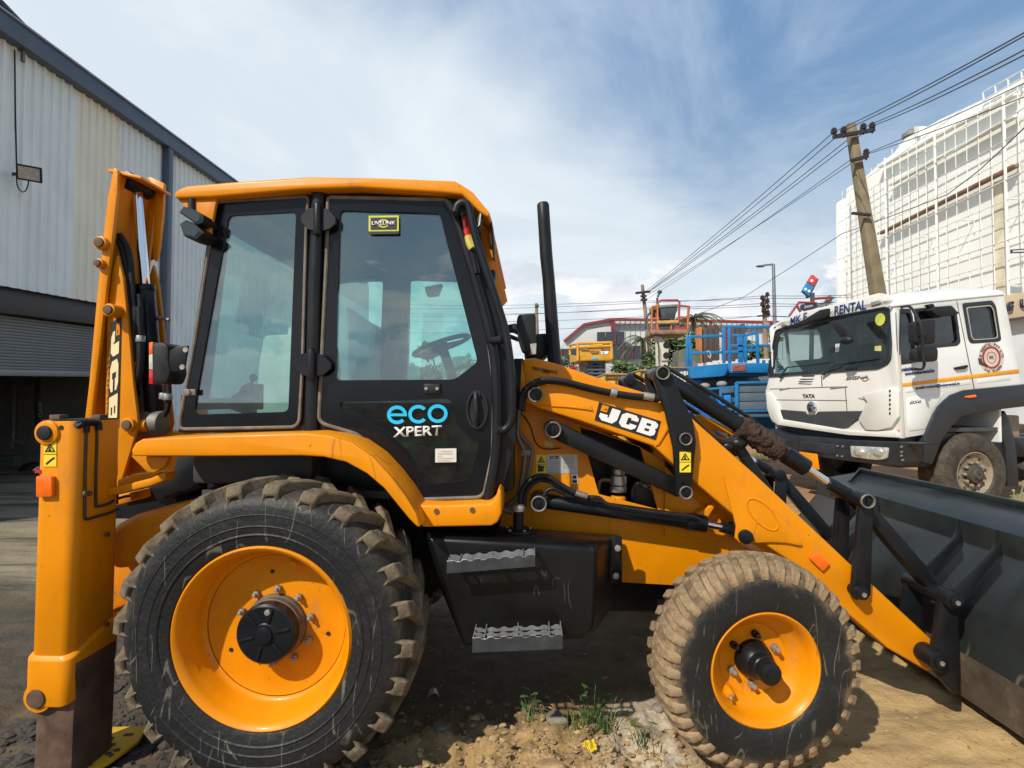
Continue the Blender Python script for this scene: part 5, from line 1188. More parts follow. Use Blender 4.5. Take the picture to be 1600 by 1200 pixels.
# ================================================================== TIPPER TRUCK
TV = (CR * .982 + CFH * .187).normalized(); TU = Vector((-TV.y, TV.x, 0))
TC = CAMP + CR * 4.78 + CFH * 6.74; TC.z = .12
TR = empty('tipper_truck', TC, 'white heavy truck with blue RENTAL lettering parked right, behind the bucket', 'truck', None, math.atan2(TV.y, TV.x), True)
def tl(px, py): r = ray(px, py); return Vector((r.dot(TV), r.dot(TU), r.z))
TO = CAMP - TC; TO = Vector((TO.dot(TV), TO.dot(TU), TO.z))
def ts(px, py, off=0.): d = tl(px, py); return TO + d * ((off - TO.y) / d.y)     # on the side plane y=off
def tf(px, py, off=0.): d = tl(px, py); return TO + d * ((off - TO.x) / d.x)     # on the front plane x=off
wht = M('truck_white', (.72, .735, .71), .35, 0, .04, 2, ((.45, .40, .32), .14, 3), coat=.3)
wht2 = M('truck_white_plastic', (.66, .655, .61), .4, 0, .04, 2, ((.45, .38, .30), .14, 3))
blk = M('truck_black', (.018, .022, .028), .45, 0, .2, 4, ((.10, .09, .075), .25, 4))
ZT1 = zoomf(1380, 440, 6.0); ZT2 = zoomf(1190, 450, 6.0); ZT3 = zoomf(1200, 620, 4.0); ZT0 = zoomf(1180, 420, 1400 / 420.)
def sp_(L, off, th, name, mat, holes=(), bev=.006, par=TR):
    return MB().plate([ts(a, b, off) for a, b in L], (0, th, 0), [[ts(a, b, off) for a, b in h] for h in holes]).build(name, mat, par, bevel=bev)
def fp_(L, off, th, name, mat, holes=(), bev=.006, par=TR):
    return MB().plate([tf(a, b, off) for a, b in L], (th, 0, 0), [[tf(a, b, off) for a, b in h] for h in holes]).build(name, mat, par, bevel=bev)
sideL = [(1395, 476), (1399, 470), (1568, 458), (1578, 505), (1595, 598), (1597, 601), (1507, 610), (1486, 618), (1462, 640), (1446, 679), (1409, 685)]
wq = rnd(ZT1([(160, 268), (250, 265), (275, 330), (318, 745), (170, 765), (152, 740)]), 2); wdw = rnd(ZT1([(300, 262), (640, 232), (682, 280), (720, 560), (690, 592), (330, 625)]), 3); wr = rnd(ZT1([(752, 212), (1020, 186), (1055, 240), (1102, 540), (1070, 556), (830, 572), (808, 540)]), 4)
sp_(sideL, 0, .05, 'cab_side', wht, [wq, wdw, wr], .008)
for h, nm in ((wq, 'quarter_window'), (wdw, 'door_window'), (wr, 'rear_side_window')):
    f = sp_(shrink(h, 1.05), -.006, .012, nm, blk, [shrink(h, .88)], .002)
    sp_(shrink(h, .9), .02, .005, 'pane', darkglass, (), 0, f)
f = sp_(shrink(wr, .86), -.009, .006, 'window_rim', M('rim_alu', (.5, .48, .42), .4, .4, .1, 8), [shrink(wr, .81)], 0)
frontL = [(1207, 520), (1215, 507), (1240, 491), (1307, 474), (1373, 458), (1392, 462), (1398, 472), (1409, 685), (1325, 680), (1215, 664), (1206, 659), (1199, 640), (1196, 612), (1203, 585), (1207, 540)]
ws = rnd(ZT2([(150, 405), (250, 365), (610, 290), (1140, 194), (1192, 205), (1206, 250), (1190, 660), (1160, 702), (1080, 740), (85, 818), (80, 790), (110, 620)]), 3)
fr = fp_(frontL, 0, .05, 'cab_front', wht2, [ws], .010)
f = fp_(shrink(ws, 1.02), -.012, .014, 'windscreen', blk, [shrink(ws, .955)], .003)
fp_(shrink(ws, .965), .01, .006, 'pane', clearglass, (), 0, f)
rim_ = [tf(a, b, -.012) for a, b in shrink(ws, 1.03)]; MB().tube(rim_ + rim_[:1], .016, 6, cap=False).build('screen_seal', blk, f)
topA, topB = ts(1399, 470), ts(1568, 458); hw = 2.36
# roof: rounded loft from the front top line to the rear
def roofring(x, zb, hh): return [Vector((x, 0.0, zb - .02)), Vector((x, .03, zb + hh * .55)), Vector((x, .22, zb + hh)), Vector((x, hw / 2, zb + hh * 1.15)), Vector((x, hw - .22, zb + hh)), Vector((x, hw - .03, zb + hh * .55)), Vector((x, hw, zb - .02))]
def zt_(x): return topA.z + (topB.z - topA.z) * (x - topA.x) / (topB.x - topA.x)
L_ = topB.x - .02
MB().loft([roofring(x, zt_(x), h) for x, h in ((.0, .03), (.06, .07), (.3, .12), (.8, .14), (L_ - .25, .14), (L_ + .03, .07), (L_ + .06, .02))]).build('cab_roof', wht, TR, bevel=.0, ang=50)
sp_(ZT1([(60, 225), (400, 180), (1130, 112), (1135, 122), (400, 195), (75, 238)]), -.012, .03, 'roof_drip_rail', wht, (), .003)
MB().bx((L_ - .04, .04, .9), (L_, hw - .04, topB.z)).build('cab_back', wht, TR, bevel=.03)
MB().plate([Vector((p.x, hw - .04, p.z)) for p in [ts(a, b) for a, b in sideL]], (0, .04, 0), [[Vector((p.x, hw - .04, p.z)) for p in [ts(a, b) for a, b in h]] for h in (wq, wdw)]).build('cab_side', wht, TR, bevel=.008)
MB().bx((.05, .06, 1.05), (L_ - .05, hw - .06, 1.1)).build('cab_floor', interior, TR)
MB().bx((.06, .08, 1.15), (.40, hw - .08, 1.62)).build('dashboard', interior, TR, bevel=.05)
for y in (.35, 1.5): 
    s_ = MB().bx((.75, y, 1.2), (1.2, y + .5, 1.62)).build('seat', blk, TR, bevel=.05); MB().bx((1.12, y, 1.6), (1.28, y + .5, 2.35)).build('seat_back', blk, s_, bevel=.05)
# trims on the side
for L, off, th, nm, mt in (
    (ZT1([(140, 958), (850, 870), (1275, 818), (1278, 858), (850, 905), (148, 990)]), -.005, .006, 'orange_stripe', M('stripe_orange', (.80, .33, .01), .4)),
    (ZT1([(880, 915), (1190, 880), (1196, 922), (888, 956)]), -.004, .006, 'pressed_panel', wht),
    (ZT1([(205, 1005), (810, 925), (820, 962), (215, 1042)]), -.004, .006, 'pressed_panel', wht),
    (ZT1([(222, 1110), (250, 1085), (570, 1048), (470, 1200), (400, 1380), (250, 1400), (232, 1330)]), -.008, .010, 'pressed_panel', wht)):
    sp_(L, off, th, nm, mt, (), .003)
sp_(ZT1([(672, 805), (795, 780), (800, 800), (770, 820), (690, 826)]), -.03, .025, 'door_handle', plastic, (), .006)
for L in ([(117, 290), (122, 290), (166, 1380), (161, 1380)], [(690, 185), (694, 185), (858, 1005), (852, 1005)]): sp_(ZT1(L), -.004, .005, 'door_gap', blk, (), 0)
sp_(ZT1([(410, 215), (470, 205), (490, 235), (430, 240)]), -.04, .04, 'visor_hinge', plastic, (), .005)
sp_(ZT1([(455, 265), (500, 235), (640, 232), (720, 295), (690, 312), (540, 328), (500, 315)]), -.12, .10, 'rain_visor', plastic, (), .010)
bl_ = hexl('1f3f7a'); blu = M('lettering_blue', bl_, .45, 0, .03, 5); redp = M('lettering_red', (.35, .03, .03), .5, 0, .05, 5)
def st_(s, a, b, hgt, par=TR, mat=blu, off=-.006, bold=.012, nm='lettering', shear=0.): (ax, ay), (bx_, by_) = ZT1([a, b]); text(nm, s, ts(ax, ay, off), ts(bx_, by_, off), ts(ax, ay - hgt, off), mat, par, .002, bold, shear)
st_('website:', (163, 842), (285, 828), 6, bold=.03); st_('www.mkerental.in', (202, 882), (480, 850), 6, bold=.03); st_('email:contact@mkerental.in', (303, 1020), (716, 974), 6.4, bold=.03)
st_('BS6', (246, 1152), (358, 1138), 5.4, mat=sticker_b, bold=.03, shear=.25)
# round company seal
sc_ = ts(*ZT1([(1015, 712)])[0], -.004); R_ = ts(*ZT1([(1132, 712)])[0], -.004).x - sc_.x
def disc(r0, r1, off, name, mat, par): 
    o_ = [sc_ + Vector((r1 * cos(t), off, r1 * sin(t))) for t in [2 * pi * k / 40 for k in range(40)]]; i_ = [sc_ + Vector((r0 * cos(t), off, r0 * sin(t))) for t in [2 * pi * k / 40 for k in range(40)]]
    return MB().plate(o_, (0, .002, 0), [i_] if r0 > 0 else ()).build(name, mat, par, smooth=False)
seal = disc(0, R_, 0, 'company_seal', M('seal_paper', (.58, .54, .46), .5), TR)
disc(R_ * .60, R_ * .74, -.002, 'seal_ring', redp, seal); disc(R_ * .34, R_ * .38, -.002, 'seal_ring', redp, seal)
brn = M('seal_brown', (.07, .03, .025), .5)
def ringtext(s, r, a0, a1, h, mat):
    for k, ch in enumerate(s):
        if ch == ' ': continue
        a = a0 + (a1 - a0) * k / (len(s) - 1); c = sc_ + Vector((r * cos(a), -.003, r * sin(a))); out_ = Vector((cos(a), 0, sin(a))); tg = Vector((sin(a), 0, -cos(a)))
        text('seal_letter', ch, c - tg * h * .34, c + tg * h * .34, c - tg * h * .34 + out_ * h, mat, seal, .001, .015)
ringtext('MKE RENTAL PVT LTD', R_ * .78, radians(195), radians(5), R_ * .2, brn)
ringtext('RENTAL PVT', R_ * .80, radians(320), radians(235), R_ * .19, brn)
text('seal_letter', 'MK', sc_ + Vector((-R_ * .18, -.003, -R_ * .1)), sc_ + Vector((R_ * .18, -.003, -R_ * .1)), sc_ + Vector((-R_ * .18, -.003, R_ * .12)), redp, seal, .001, .01)
sp_(ZT1([(895, 715), (925, 750), (985, 785), (970, 800), (905, 770)]), -.012, .008, 'seal_torn_patch', brn, (), 0, seal)
# black fender, wheel
fend = ZT3([(975, 415), (985, 240), (1040, 110), (1070, 60), (1110, 20), (1150, -12), (1230, -42), (1590, -76), (1700, -84), (1700, 50), (1480, 76), (1400, 90), (1220, 122), (1150, 188), (1090, 270), (1060, 350), (1032, 424)])
sp_(fend, -.03, .35, 'wheel_arch', blk, (), .02)
sp_(ZT3([(1240, -5), (1300, -14), (1305, 2), (1260, 8), (1235, 4)]), -.045, .02, 'side_indicator', orange_lens, (), .003)
sp_(ZT3([(1480, 85), (1510, 140), (1545, 280), (1560, 400), (1570, 560), (1500, 560), (1490, 330), (1440, 150)]), .12, .05, 'mud_flap', blk, (), .01)
wcx = ts(1518, 740, .03); RT = .50
tw = MB().lathe([(.27, -.02), (.30, -.06), (.40, -.075), (.48, -.05), (.515, 0), (.52, .06), (.52, .24), (.50, .29), (.40, .31), (.28, .28)], wcx, (0, 1, 0), 56).build('front_wheel', rubber('truck_tyre_rubber', .1, .4, (.13, .105, .075), .55, False), TR)
dusty = M('dusty_steel', (.26, .21, .15), .7, .2, .3, 12, ((.12, .09, .06), .3, 14))
MB().lathe([(.275, -.02), (.285, -.045), (.27, -.05), (.24, -.02), (.22, -.0), (.12, .0), (.02, .0)], wcx, (0, 1, 0), 40).build('rim', dusty, tw)
MB().lathe([(.01, -.10), (.06, -.10), (.07, -.08), (.11, -.07), (.12, -.02), (.13, .0)], wcx, (0, 1, 0), 28).build('hub', M('dark_hub', (.06, .05, .04), .7), tw)
for k in range(10):
    t = 2 * pi * k / 10; c = wcx + Vector((.150 * cos(t), 0, .150 * sin(t))); MB().cyl(c, c + Vector((0, -.055, 0)), .022, 6).build('wheel_nut', dusty, tw, bevel=.004)
for k in range(8):
    t = 2 * pi * k / 8 + .2; c = wcx + Vector((.215 * cos(t), -.004, .215 * sin(t))); MB().cyl(c, c + Vector((0, -.004, 0)), .018, 10).build('hand_hole', blk, tw)
tw2 = copy_tree(tw, TR); tw2.location.y = hw - tw.location.y; tw2.scale.y = -1
tw3 = copy_tree(tw, TR); tw3.location.x += 3.6; tw4 = copy_tree(tw, TR); tw4.location.x += 3.6; tw4.location.y = hw - tw.location.y; tw4.scale.y = -1
MB().bx((.2, .75, .62), (6.5, .95, .9)).bx((.2, 1.45, .62), (6.5, 1.65, .9)).build('chassis_rail', blk, TR, bevel=.01)
MB().bx((.1, .1, .60), (1.0, 2.2, 1.05)).build('engine_bay', blk, TR, bevel=.03)
MB().bx((L_ + .1, .2, .95), (L_ + .5, 2.1, 1.25)).build('rear_deck', dusty, TR, bevel=.02)
# front trims
bm_ = ZT3([(-40, 200), (30, 206), (120, 238), (500, 270), (845, 284), (968, 290), (960, 300), (870, 300), (862, 400), (840, 432), (700, 424), (500, 402), (320, 376), (60, 320), (-40, 300)])
bum = fp_(bm_, -.10, .22, 'bumper', blk, (), .02)
bs = sp_([(1409, 690), (1442, 692), (1442, 697), (1417, 700), (1417, 726), (1408, 727)], .0, .2, 'bumper_end', blk, (), .01)
hl = fp_(rnd(ZT3([(512, 306), (752, 318), (745, 384), (700, 394), (640, 392), (520, 374)]), 3), -.115, .02, 'headlight', M('headlight_silver', (.78, .77, .72), .28, .5, .25, 25), (), .006)
for cx_, cy_ in ((690, 345), (570, 345)):
    c = tf(*ZT3([(cx_, cy_)])[0], -.12); MB().ball(c, (.03, .075, .06)).build('headlight_reflector', M('reflector_bright', (.8, .78, .70), .2, .6, .2, 30), hl)
fp_(rnd(ZT3([(512, 306), (752, 318), (745, 384), (700, 394), (640, 392), (520, 374)]), 3), -.150, .004, 'headlight_lens', lensglass, (), 0, hl)
for a, b in ((437, 308), (470, 310), (435, 368), (466, 372), (838, 312), (838, 345), (845, 395), (838, 368)):
    c = tf(*ZT3([(a, b)])[0], -.10); MB().cyl(c, c + Vector((-.015, 0, 0)), .014, 8).build('bumper_bolt', zinc, bum)
npl = fp_(ZT3([(205, 278), (415, 300), (415, 362), (205, 330)]), -.112, .012, 'number_plate_mesh', dkw, (), .003)
for k in range(7): fp_(ZT3([(210, 284 + 7 * k), (410, 304 + 8 * k), (410, 306 + 8 * k), (210, 286 + 7 * k)]), -.116, .004, 'mesh_bar', blk, (), 0, npl)
fp_(ZT3([(195, 342), (306, 358), (320, 456), (200, 440)]), -.16, .01, 'yellow_plate', yellow, (), .004)
gl_ = ZT3([(46, 78), (232, 92), (242, 108), (272, 116), (304, 108), (312, 92), (600, 88), (575, 132), (500, 192), (470, 198), (300, 195), (170, 180), (110, 155)])
grl = fp_(gl_, -.012, .012, 'grille', blk, (), .003)
mesh_ = MB(); 
xs0, xs1 = 1215, 1346
for sgn in (1, -1):
    for k in range(-30, 60):
        a = (1200 + k * 3.2, 640); b = (a[0] + sgn * 34, 672)
        pts = []
        for i in range(24):
            t = i / 23; x = a[0] + (b[0] - a[0]) * t; y = a[1] + (b[1] - a[1]) * t
            inside = False; L = gl_
            for j in range(len(L)):
                (x1, y1), (x2, y2) = L[j], L[j - 1]
                if (y1 > y) != (y2 > y) and x < (x2 - x1) * (y - y1) / (y2 - y1) + x1: inside = not inside
            if inside: pts.append((x, y))
        if len(pts) > 1: mesh_.beam(tf(*pts[0], -.016), tf(*pts[-1], -.016), .006, .007)
mesh_.build('grille_mesh', M('mesh_grey', (.10, .105, .11), .5, .3, .1, 8), grl, smooth=False)
c = tf(1267.5, 636.5, -.03); em = MB().lathe([(.01, -.02), (.075, -.015), (.09, .0), (.085, .02)], c, (1, 0, 0), 32).build('emblem', chrome, TR)
text('emblem_letter', 'T', c + Vector((-.022, .045, -.045)), c + Vector((-.022, -.045, -.045)), c + Vector((-.022, .045, .04)), blk, em, .003, .03)
def ft_(s, a, b, hgt, mat, z=ZT2, off=-.006, bold=.02, nm='lettering', shear=0.): (ax, ay), (bx_, by_) = z([a, b]); text(nm, s, tf(ax, ay, off), tf(bx_, by_, off), tf(ax, ay - hgt, off), mat, TR, .003, bold, shear)
ft_('TATA', (384, 1032), (500, 1030), 6, M('badge_dark', (.06, .045, .05), .3, .5), bold=.03)
ft_('RENTAL', (683, 252), (980, 196), 13.5, blu, bold=.02, shear=.05); ft_('MK E', (270, 352), (425, 300), 12, blu, bold=.02)
ft_('SIGNA', (790, 862), (1000, 848), 5.2, M('badge_grey', (.28, .27, .26), .3, .4), bold=.03, shear=.3)
fp_(ZT2([(935, 862), (970, 868), (1015, 852), (975, 874), (955, 873)]), -.006, .004, 'red_badge', redp, (), 0)
fp_(ZT3([(797, 206), (820, 206), (818, 220), (800, 220)]), -.006, .004, 'red_sticker', red_lens, (), 0)
for L in ([(370, 822), (495, 818), (490, 830), (385, 832)], [(355, 850), (490, 850), (480, 858), (370, 860)], [(345, 872), (480, 874), (470, 882), (355, 884)], [(342, 892), (470, 898), (460, 904), (345, 900)]): fp_(ZT2(L), -.004, .006, 'air_vent', blk, (), 0)
pnl = M('panel_gap', (.11, .09, .08), .7)
for L in ([(75, 944), (800, 920), (800, 926), (75, 950)], [(555, 815), (562, 815), (570, 925), (562, 925)], [(780, 935), (786, 935), (806, 1200), (800, 1200)], [(100, 1045), (800, 1052), (800, 1058), (100, 1051)]): fp_(ZT2(L), -.004, .006, 'panel_seam', pnl, (), 0)
for a, b in (((165, 950), (260, 930)), ((640, 935), (800, 918))): fp_(ZT2([a, b, (b[0], b[1] + 10), (a[0], a[1] + 10)]), -.012, .014, 'panel_latch', M('latch_bare', (.30, .26, .22), .5), (), .003)
fp_(ZT2([(900, 1030), (980, 985), (1120, 988), (1120, 1018), (985, 1022), (975, 1050)]), -.015, .018, 'fog_lamp_panel', wht2, (), .006)
pan = fp_([(1345, 617), (1395, 604), (1402, 610), (1403, 652), (1392, 668), (1370, 673), (1352, 672), (1340, 655), (1354, 628)], -.05, .055, 'corner_panel', wht2, (), .02)
for k in range(6): fp_([(1389, 609 + 7 * k), (1391.5, 609 + 7 * k), (1391, 613 + 7 * k), (1389, 613 + 7 * k)], -.055, .01, 'corner_slot', blk, (), 0, pan)
fp_([(1196, 612), (1203, 614), (1214, 630), (1222, 655), (1330, 673), (1370, 674), (1400, 672), (1403, 684), (1325, 680), (1215, 664), (1204, 655), (1198, 638)], -.035, .04, 'lower_panel', wht2, (), .012)
for L in ([(175, 345), (220, 328), (228, 350), (190, 362)], [(1020, 135), (1105, 112), (1115, 140), (1030, 168)]): fp_(rnd(ZT2(L), 1), -.02, .02, 'roof_marker_lamp', M('marker_lamp', (.28, .27, .25), .35), (), .006)
# wipers
for L in ([(175, 830), (240, 745), (480, 715), (630, 695)], [(580, 800), (700, 715), (900, 690), (1070, 660)]):
    pts = ZT2(L); MB().tube([tf(a, b, -.05) for a, b in pts[:2]], .014, 6).tube([tf(a, b, -.035) for a, b in pts[1:]], .010, 6).ball(tf(*pts[0], -.04), .03).build('wiper', blk, TR)
# front look-down mirror
fp_(ZT2([(195, 385), (400, 290), (540, 205), (615, 190), (612, 265), (590, 285), (540, 290), (400, 345), (380, 352), (300, 380), (250, 378)]), -.16, .06, 'visor_arm', plastic, (), .015)
fm = fp_(ZT2([(625, 315), (700, 300), (825, 450), (745, 475)]), -.30, .04, 'front_mirror_arm', plastic, (), .012)
MB().ball(tf(*ZT2([(795, 490)])[0], -.32), (.06, .10, .06)).build('front_mirror', plastic, fm)
ymk = M('sticker_lime', (.50, .55, .08), .5)
c = tf(*ZT2([(1112, 295)])[0], .004); MB().plate([c + Vector((0, .075 * cos(t), .08 * sin(t))) for t in [2 * pi * k / 20 for k in range(20)]], (-.002, 0, 0)).build('round_sticker', ymk, f)
fp_(ZT2([(1060, 545), (1120, 540), (1122, 590), (1060, 590)]), .003, .002, 'screen_sticker', M('sticker_pale_yellow', (.58, .50, .22), .5), (), 0)
fp_(ZT2([(690, 525), (730, 520), (725, 600), (692, 600)]), .008, .002, 'screen_paper', M('paper_white', (.55, .58, .55), .6), (), 0)
fp_(ZT2([(636, 555), (668, 550), (668, 610), (636, 615)]), .0, .012, 'toll_tag', blk, (), 0)
# side mirrors
om = -.32
mm_ = sp_(rnd(ZT1([(296, 385), (340, 365), (480, 350), (496, 365), (496, 575), (470, 585), (330, 590), (300, 560)]), 3), om, .10, 'side_mirror', plastic, (), .02)
sp_(rnd(ZT1([(305, 640), (340, 615), (500, 605), (522, 640), (518, 735), (490, 750), (330, 750), (305, 730)]), 4), om, .10, 'lower_mirror', plastic, (), .02, mm_)
MB().tube([ts(a, b, o) for (a, b), o in zip(ZT1([(170, 240), (250, 235), (320, 340), (352, 420), (365, 560), (372, 700), (385, 770), (365, 820), (300, 820)]), (0, -.2, -.3, om - .03, om - .03, om - .03, om - .03, -.2, 0))], .016, 8, smooth=3).build('mirror_arm', plastic, mm_)
for a, b in ((360, 490), (378, 690)):
    c = ts(*ZT1([(a, b)])[0], om - .02); MB().box(c, (.06, .05, .05)).build('mirror_clamp', plastic, mm_, bevel=.006)
# ================================================================== BACKGROUND
def pbox(mb, x0, y0, x1, y1, Y0, Y1):
    A, B = P(x0, y0, Y0), P(x1, y1, Y0); return mb.bx((A.x, Y0, A.z), (B.x, Y1, B.z))
def place(name, px, py, Y, label, cat, group=None):
    p = P(px, py, Y); return empty(name, (p.x, Y, max(p.z, gz(p.x, Y)) if py < 0 else p.z), label, cat, group)
def rail(mb, pts, Y, r, dy=None): return mb.tube([P(a, b, Y if dy is None else dy[i]) for i, (a, b) in enumerate(pts)], r, 8)
# ---- far factory with red trim
FX = empty('factory_hall', (P(1000, 560, 46).x, 46, .1), 'pale factory hall with red roof trim far behind the loader arm', 'factory')
fwall = M('factory_wall', (.55, .57, .56), .6, 0, .05, 1); redt = M('red_trim', (.24, .03, .035), .5, 0, .1, 3); dkcl = M('dark_cladding', (.035, .042, .055), .5, 0, .1, 2)
ZF = zoomf(870, 480, 1477 / 160.)
gab = ZF([(105, 490), (390, 252), (785, 175), (800, 175), (800, 900), (105, 900)])
MB().pp(gab, 46, 46, 46.3).build('gable_wall', fwall, FX)
MB().pp([(956, 498.5), (1010, 499), (1216, 503.5), (1330, 507), (1330, 580), (956, 580)], 46, 46.4, 46.7).build('side_wall', fwall, FX)
for k in range(34):
    x = 961 + 8 * k; MB().pp([(x, 500), (x + .7, 500), (x + .7, 560), (x, 560)], 46, 46.32, 46.42).build('wall_rib', M('rib_shade', (.42, .44, .44), .6), FX)
def bar(L, w, Y, d, name, mat, par):
    mb = MB()
    for (a, b) in zip(L, L[1:]): mb.beam(P(*a, Y), P(*b, Y), d, w)
    return mb.build(name, mat, par)
bar(ZF([(105, 490), (390, 252), (785, 178), (1280, 182)]) + [(1216, 504), (1330, 507.5)], .2, 45.9, .4, 'roof_trim', redt, FX)
for x in (956, 958.8): bar([(x, 499), (x, 517)], .12, 45.85, .2, 'corner_trim', redt, FX)
bar([(1110, 503), (1110, 515)], .12, 45.85, .2, 'corner_trim', redt, FX); bar([(1205, 505), (1207, 528)], .2, 45.85, .2, 'corner_trim', redt, FX)
MB().pp(gab[:4] + [(958, 510), (882, 560)], 46, 46.8, 70).build('roof', fwall, FX)
for L in ([(933, 519), (945.8, 518.7), (945.8, 538), (933, 538)], [(946.6, 518.7), (960.5, 518.4), (960.5, 538.2), (946.6, 538)], [(961.5, 518.4), (975.5, 518), (975.5, 538.3), (961.5, 538.2)],
          [(957, 541.5), (974, 541), (974, 561), (957, 561)], [(975.5, 541), (988, 540.5), (988, 561), (975.5, 561)], [(989, 540.5), (1002.5, 540), (1002.5, 561), (989, 561)], [(876, 545), (889, 545), (889, 558), (876, 558)], [(889.8, 545), (957, 541.5), (957, 558), (889.8, 558)]):
    MB().pp(L, 45.6, 45.55, 45.7).build('cladding_panel', dkcl, FX)
for x, y0, y1 in ((961.2, 520, 538), (974.7, 541, 562), (988.5, 540, 560), (878, 545, 562)): bar([(x, y0), (x, y1)], .08, 45.5, .1, 'panel_post', redt, FX)
# compound wall
cw = empty('compound_wall', (P(1040, 580, 32).x, 32, .1), 'low white compound wall behind the yellow skips and blue lift', 'wall')
MB().pp([(880, 569), (1020, 571), (1020, 600), (880, 600)], 32, 32, 32.2).build('wall', M('compound_white', (.50, .49, .45), .8, 0, .1, 1, ((.2, .18, .14), .3, .8)), cw)
# ---- vegetation
leafA = M('leaf_green', (.075, .13, .035), .65, 0, .5, .5); leafB = M('leaf_light', (.15, .20, .065), .65, 0, .4, .5); leafC = M('leaf_dark', (.028, .052, .02), .7, 0, .4, .5); bark = M('bark', (.10, .075, .05), .9, 0, .3, 3)
def crown(name, blobs, n, size, mats, par, seed=1):
    rnd_ = random.Random(seed); tot = sum(b[3] * b[4] * b[5] for b in blobs) ; V = []; Fc = []; mi = []
    for (x, y, z, rx, ry, rz) in blobs:
        k = max(8, int(n * (rx * ry * rz) / tot))
        for _ in range(k):
            while True:
                u = Vector((rnd_.uniform(-1, 1), rnd_.uniform(-1, 1), rnd_.uniform(-1, 1)))
                if .25 < u.length < 1: break
            c = Vector((x + u.x * rx, y + u.y * ry, z + u.z * rz)); c += Vector((noise.noise(c * 1.7), noise.noise(c * 1.7 + Vector((5, 0, 0))), noise.noise(c * 1.7 + Vector((0, 7, 0))))) * size * 2
            a = Vector((rnd_.gauss(0, 1), rnd_.gauss(0, 1), rnd_.gauss(0, .6))).normalized(); b = a.orthogonal().normalized(); l = size * rnd_.uniform(.6, 1.3); w = l * .45; i = len(V)
            V += [c - a * l, c + b * w, c + a * l, c - b * w]; Fc.append((i, i + 1, i + 2, i + 3)); mi.append(rnd_.choices((0, 1, 2), (5, 3, 3))[0])
    me = bpy.data.meshes.new(name); me.from_pydata(V, [], Fc); me.polygons.foreach_set('material_index', mi)
    return link_mesh(name, me, mats, par, sum((Vector(b[:3]) for b in blobs), Vector()) / len(blobs), False) if False else link_shift(name, me, mats, par)
def link_shift(name, me, mats, par):
    n = len(me.vertices); c = sum((v.co for v in me.vertices), Vector()) / n; me.transform(Matrix.Translation(-c)); return link_mesh(name, me, mats, par, c, False)
LV = [leafA, leafB, leafC]
def tree(px, pytop, pybot, Y, wpx, label, cat='tree', name='tree', n=1600, seed=1, trunk=True, group=None, size=None):
    base = P(px, pybot, Y); top = P(px, pytop, Y); w = wpx / 850 * Y / 2; h = top.z - base.z; rr = random.Random(seed)
    t = empty(name, base, label, cat, group); blobs = []; w *= 1.35
    for k in range(9):
        a = rr.uniform(0, 6.28); q_ = rr.uniform(.1, .75); zz = rr.uniform(.35, .95) if trunk else rr.uniform(.2, .8)
        sc = w * rr.uniform(.35, .55); blobs.append((base.x + cos(a) * w * q_, base.y + sin(a) * w * q_ * .7, base.z + h * zz - sc * .4, sc, sc, sc * .75))
    cr = crown('crown', blobs, n, size or max(.06, w * .12), LV, t, seed)
    if trunk:
        mb = MB().tube([base - Vector((0, 0, .2)), base + Vector((w * .06, 0, h * .35)), base + Vector((0, 0, h * .7))], [h * .035, h * .025, h * .012], 8)
        for b in blobs[:5]: mb.tube([base + Vector((w * .05, 0, h * .38)), Vector(b[:3])], [h * .015, h * .006], 6)
        mb.build('trunk', bark, t)
    return t
def fullg(px, Y): return 625 + (CAMP.z - gz(0, 0) - .05) * 850 / Y
for i, (px, top, Y, w, lb) in enumerate(((690, 528, 27, 60, 'round green tree seen through the cab door window'), (738, 538, 25, 54, 'low green tree right of it seen through the cab window'), (640, 556, 30, 40, 'small dark tree seen low through the cab windows'))):
    tree(px, top, fullg(px, Y), Y, w, lb, n=1500, seed=11 + i)
for i, (px, top, bot, Y, w, lb) in enumerate(((888, 552, 600, 24, 34, 'leafy bush below the yellow lift platform at the left'), (905, 562, 604, 23, 40, 'leafy bush behind the folded scissor stack'), (962, 555, 605, 22, 42, 'broad leafy bush right of the yellow scissor stack'), (985, 560, 606, 22, 44, 'broad leafy bush in front of the black cladding panels'), (1006, 563, 606, 21.5, 38, 'leafy bush at the foot of the leaning concrete pole'), (1060, 515, 600, 24, 60, 'dark leafy tree under the boom lift basket'), (1030, 540, 600, 25, 40, 'dark bush behind the white lift boom'), (1085, 545, 600, 23, 40, 'leafy bush under the palm, left of the brown tank'), (1178, 525, 600, 26, 50, 'leafy tree behind the blue lift railing at the right'), (1200, 520, 600, 27, 40, 'leafy tree beside the truck cab far behind'))):
    tree(px, top, bot, Y, w, lb, 'bush' if 'bush' in lb else 'tree', 'bush' if 'bush' in lb else 'tree', n=1300, seed=30 + i, trunk='tree' in lb)
palml = M('palm_frond', (.10, .13, .05), .6, 0, .4, .6); palmd = M('palm_frond_dry', (.16, .15, .09), .7, 0, .4, .6)
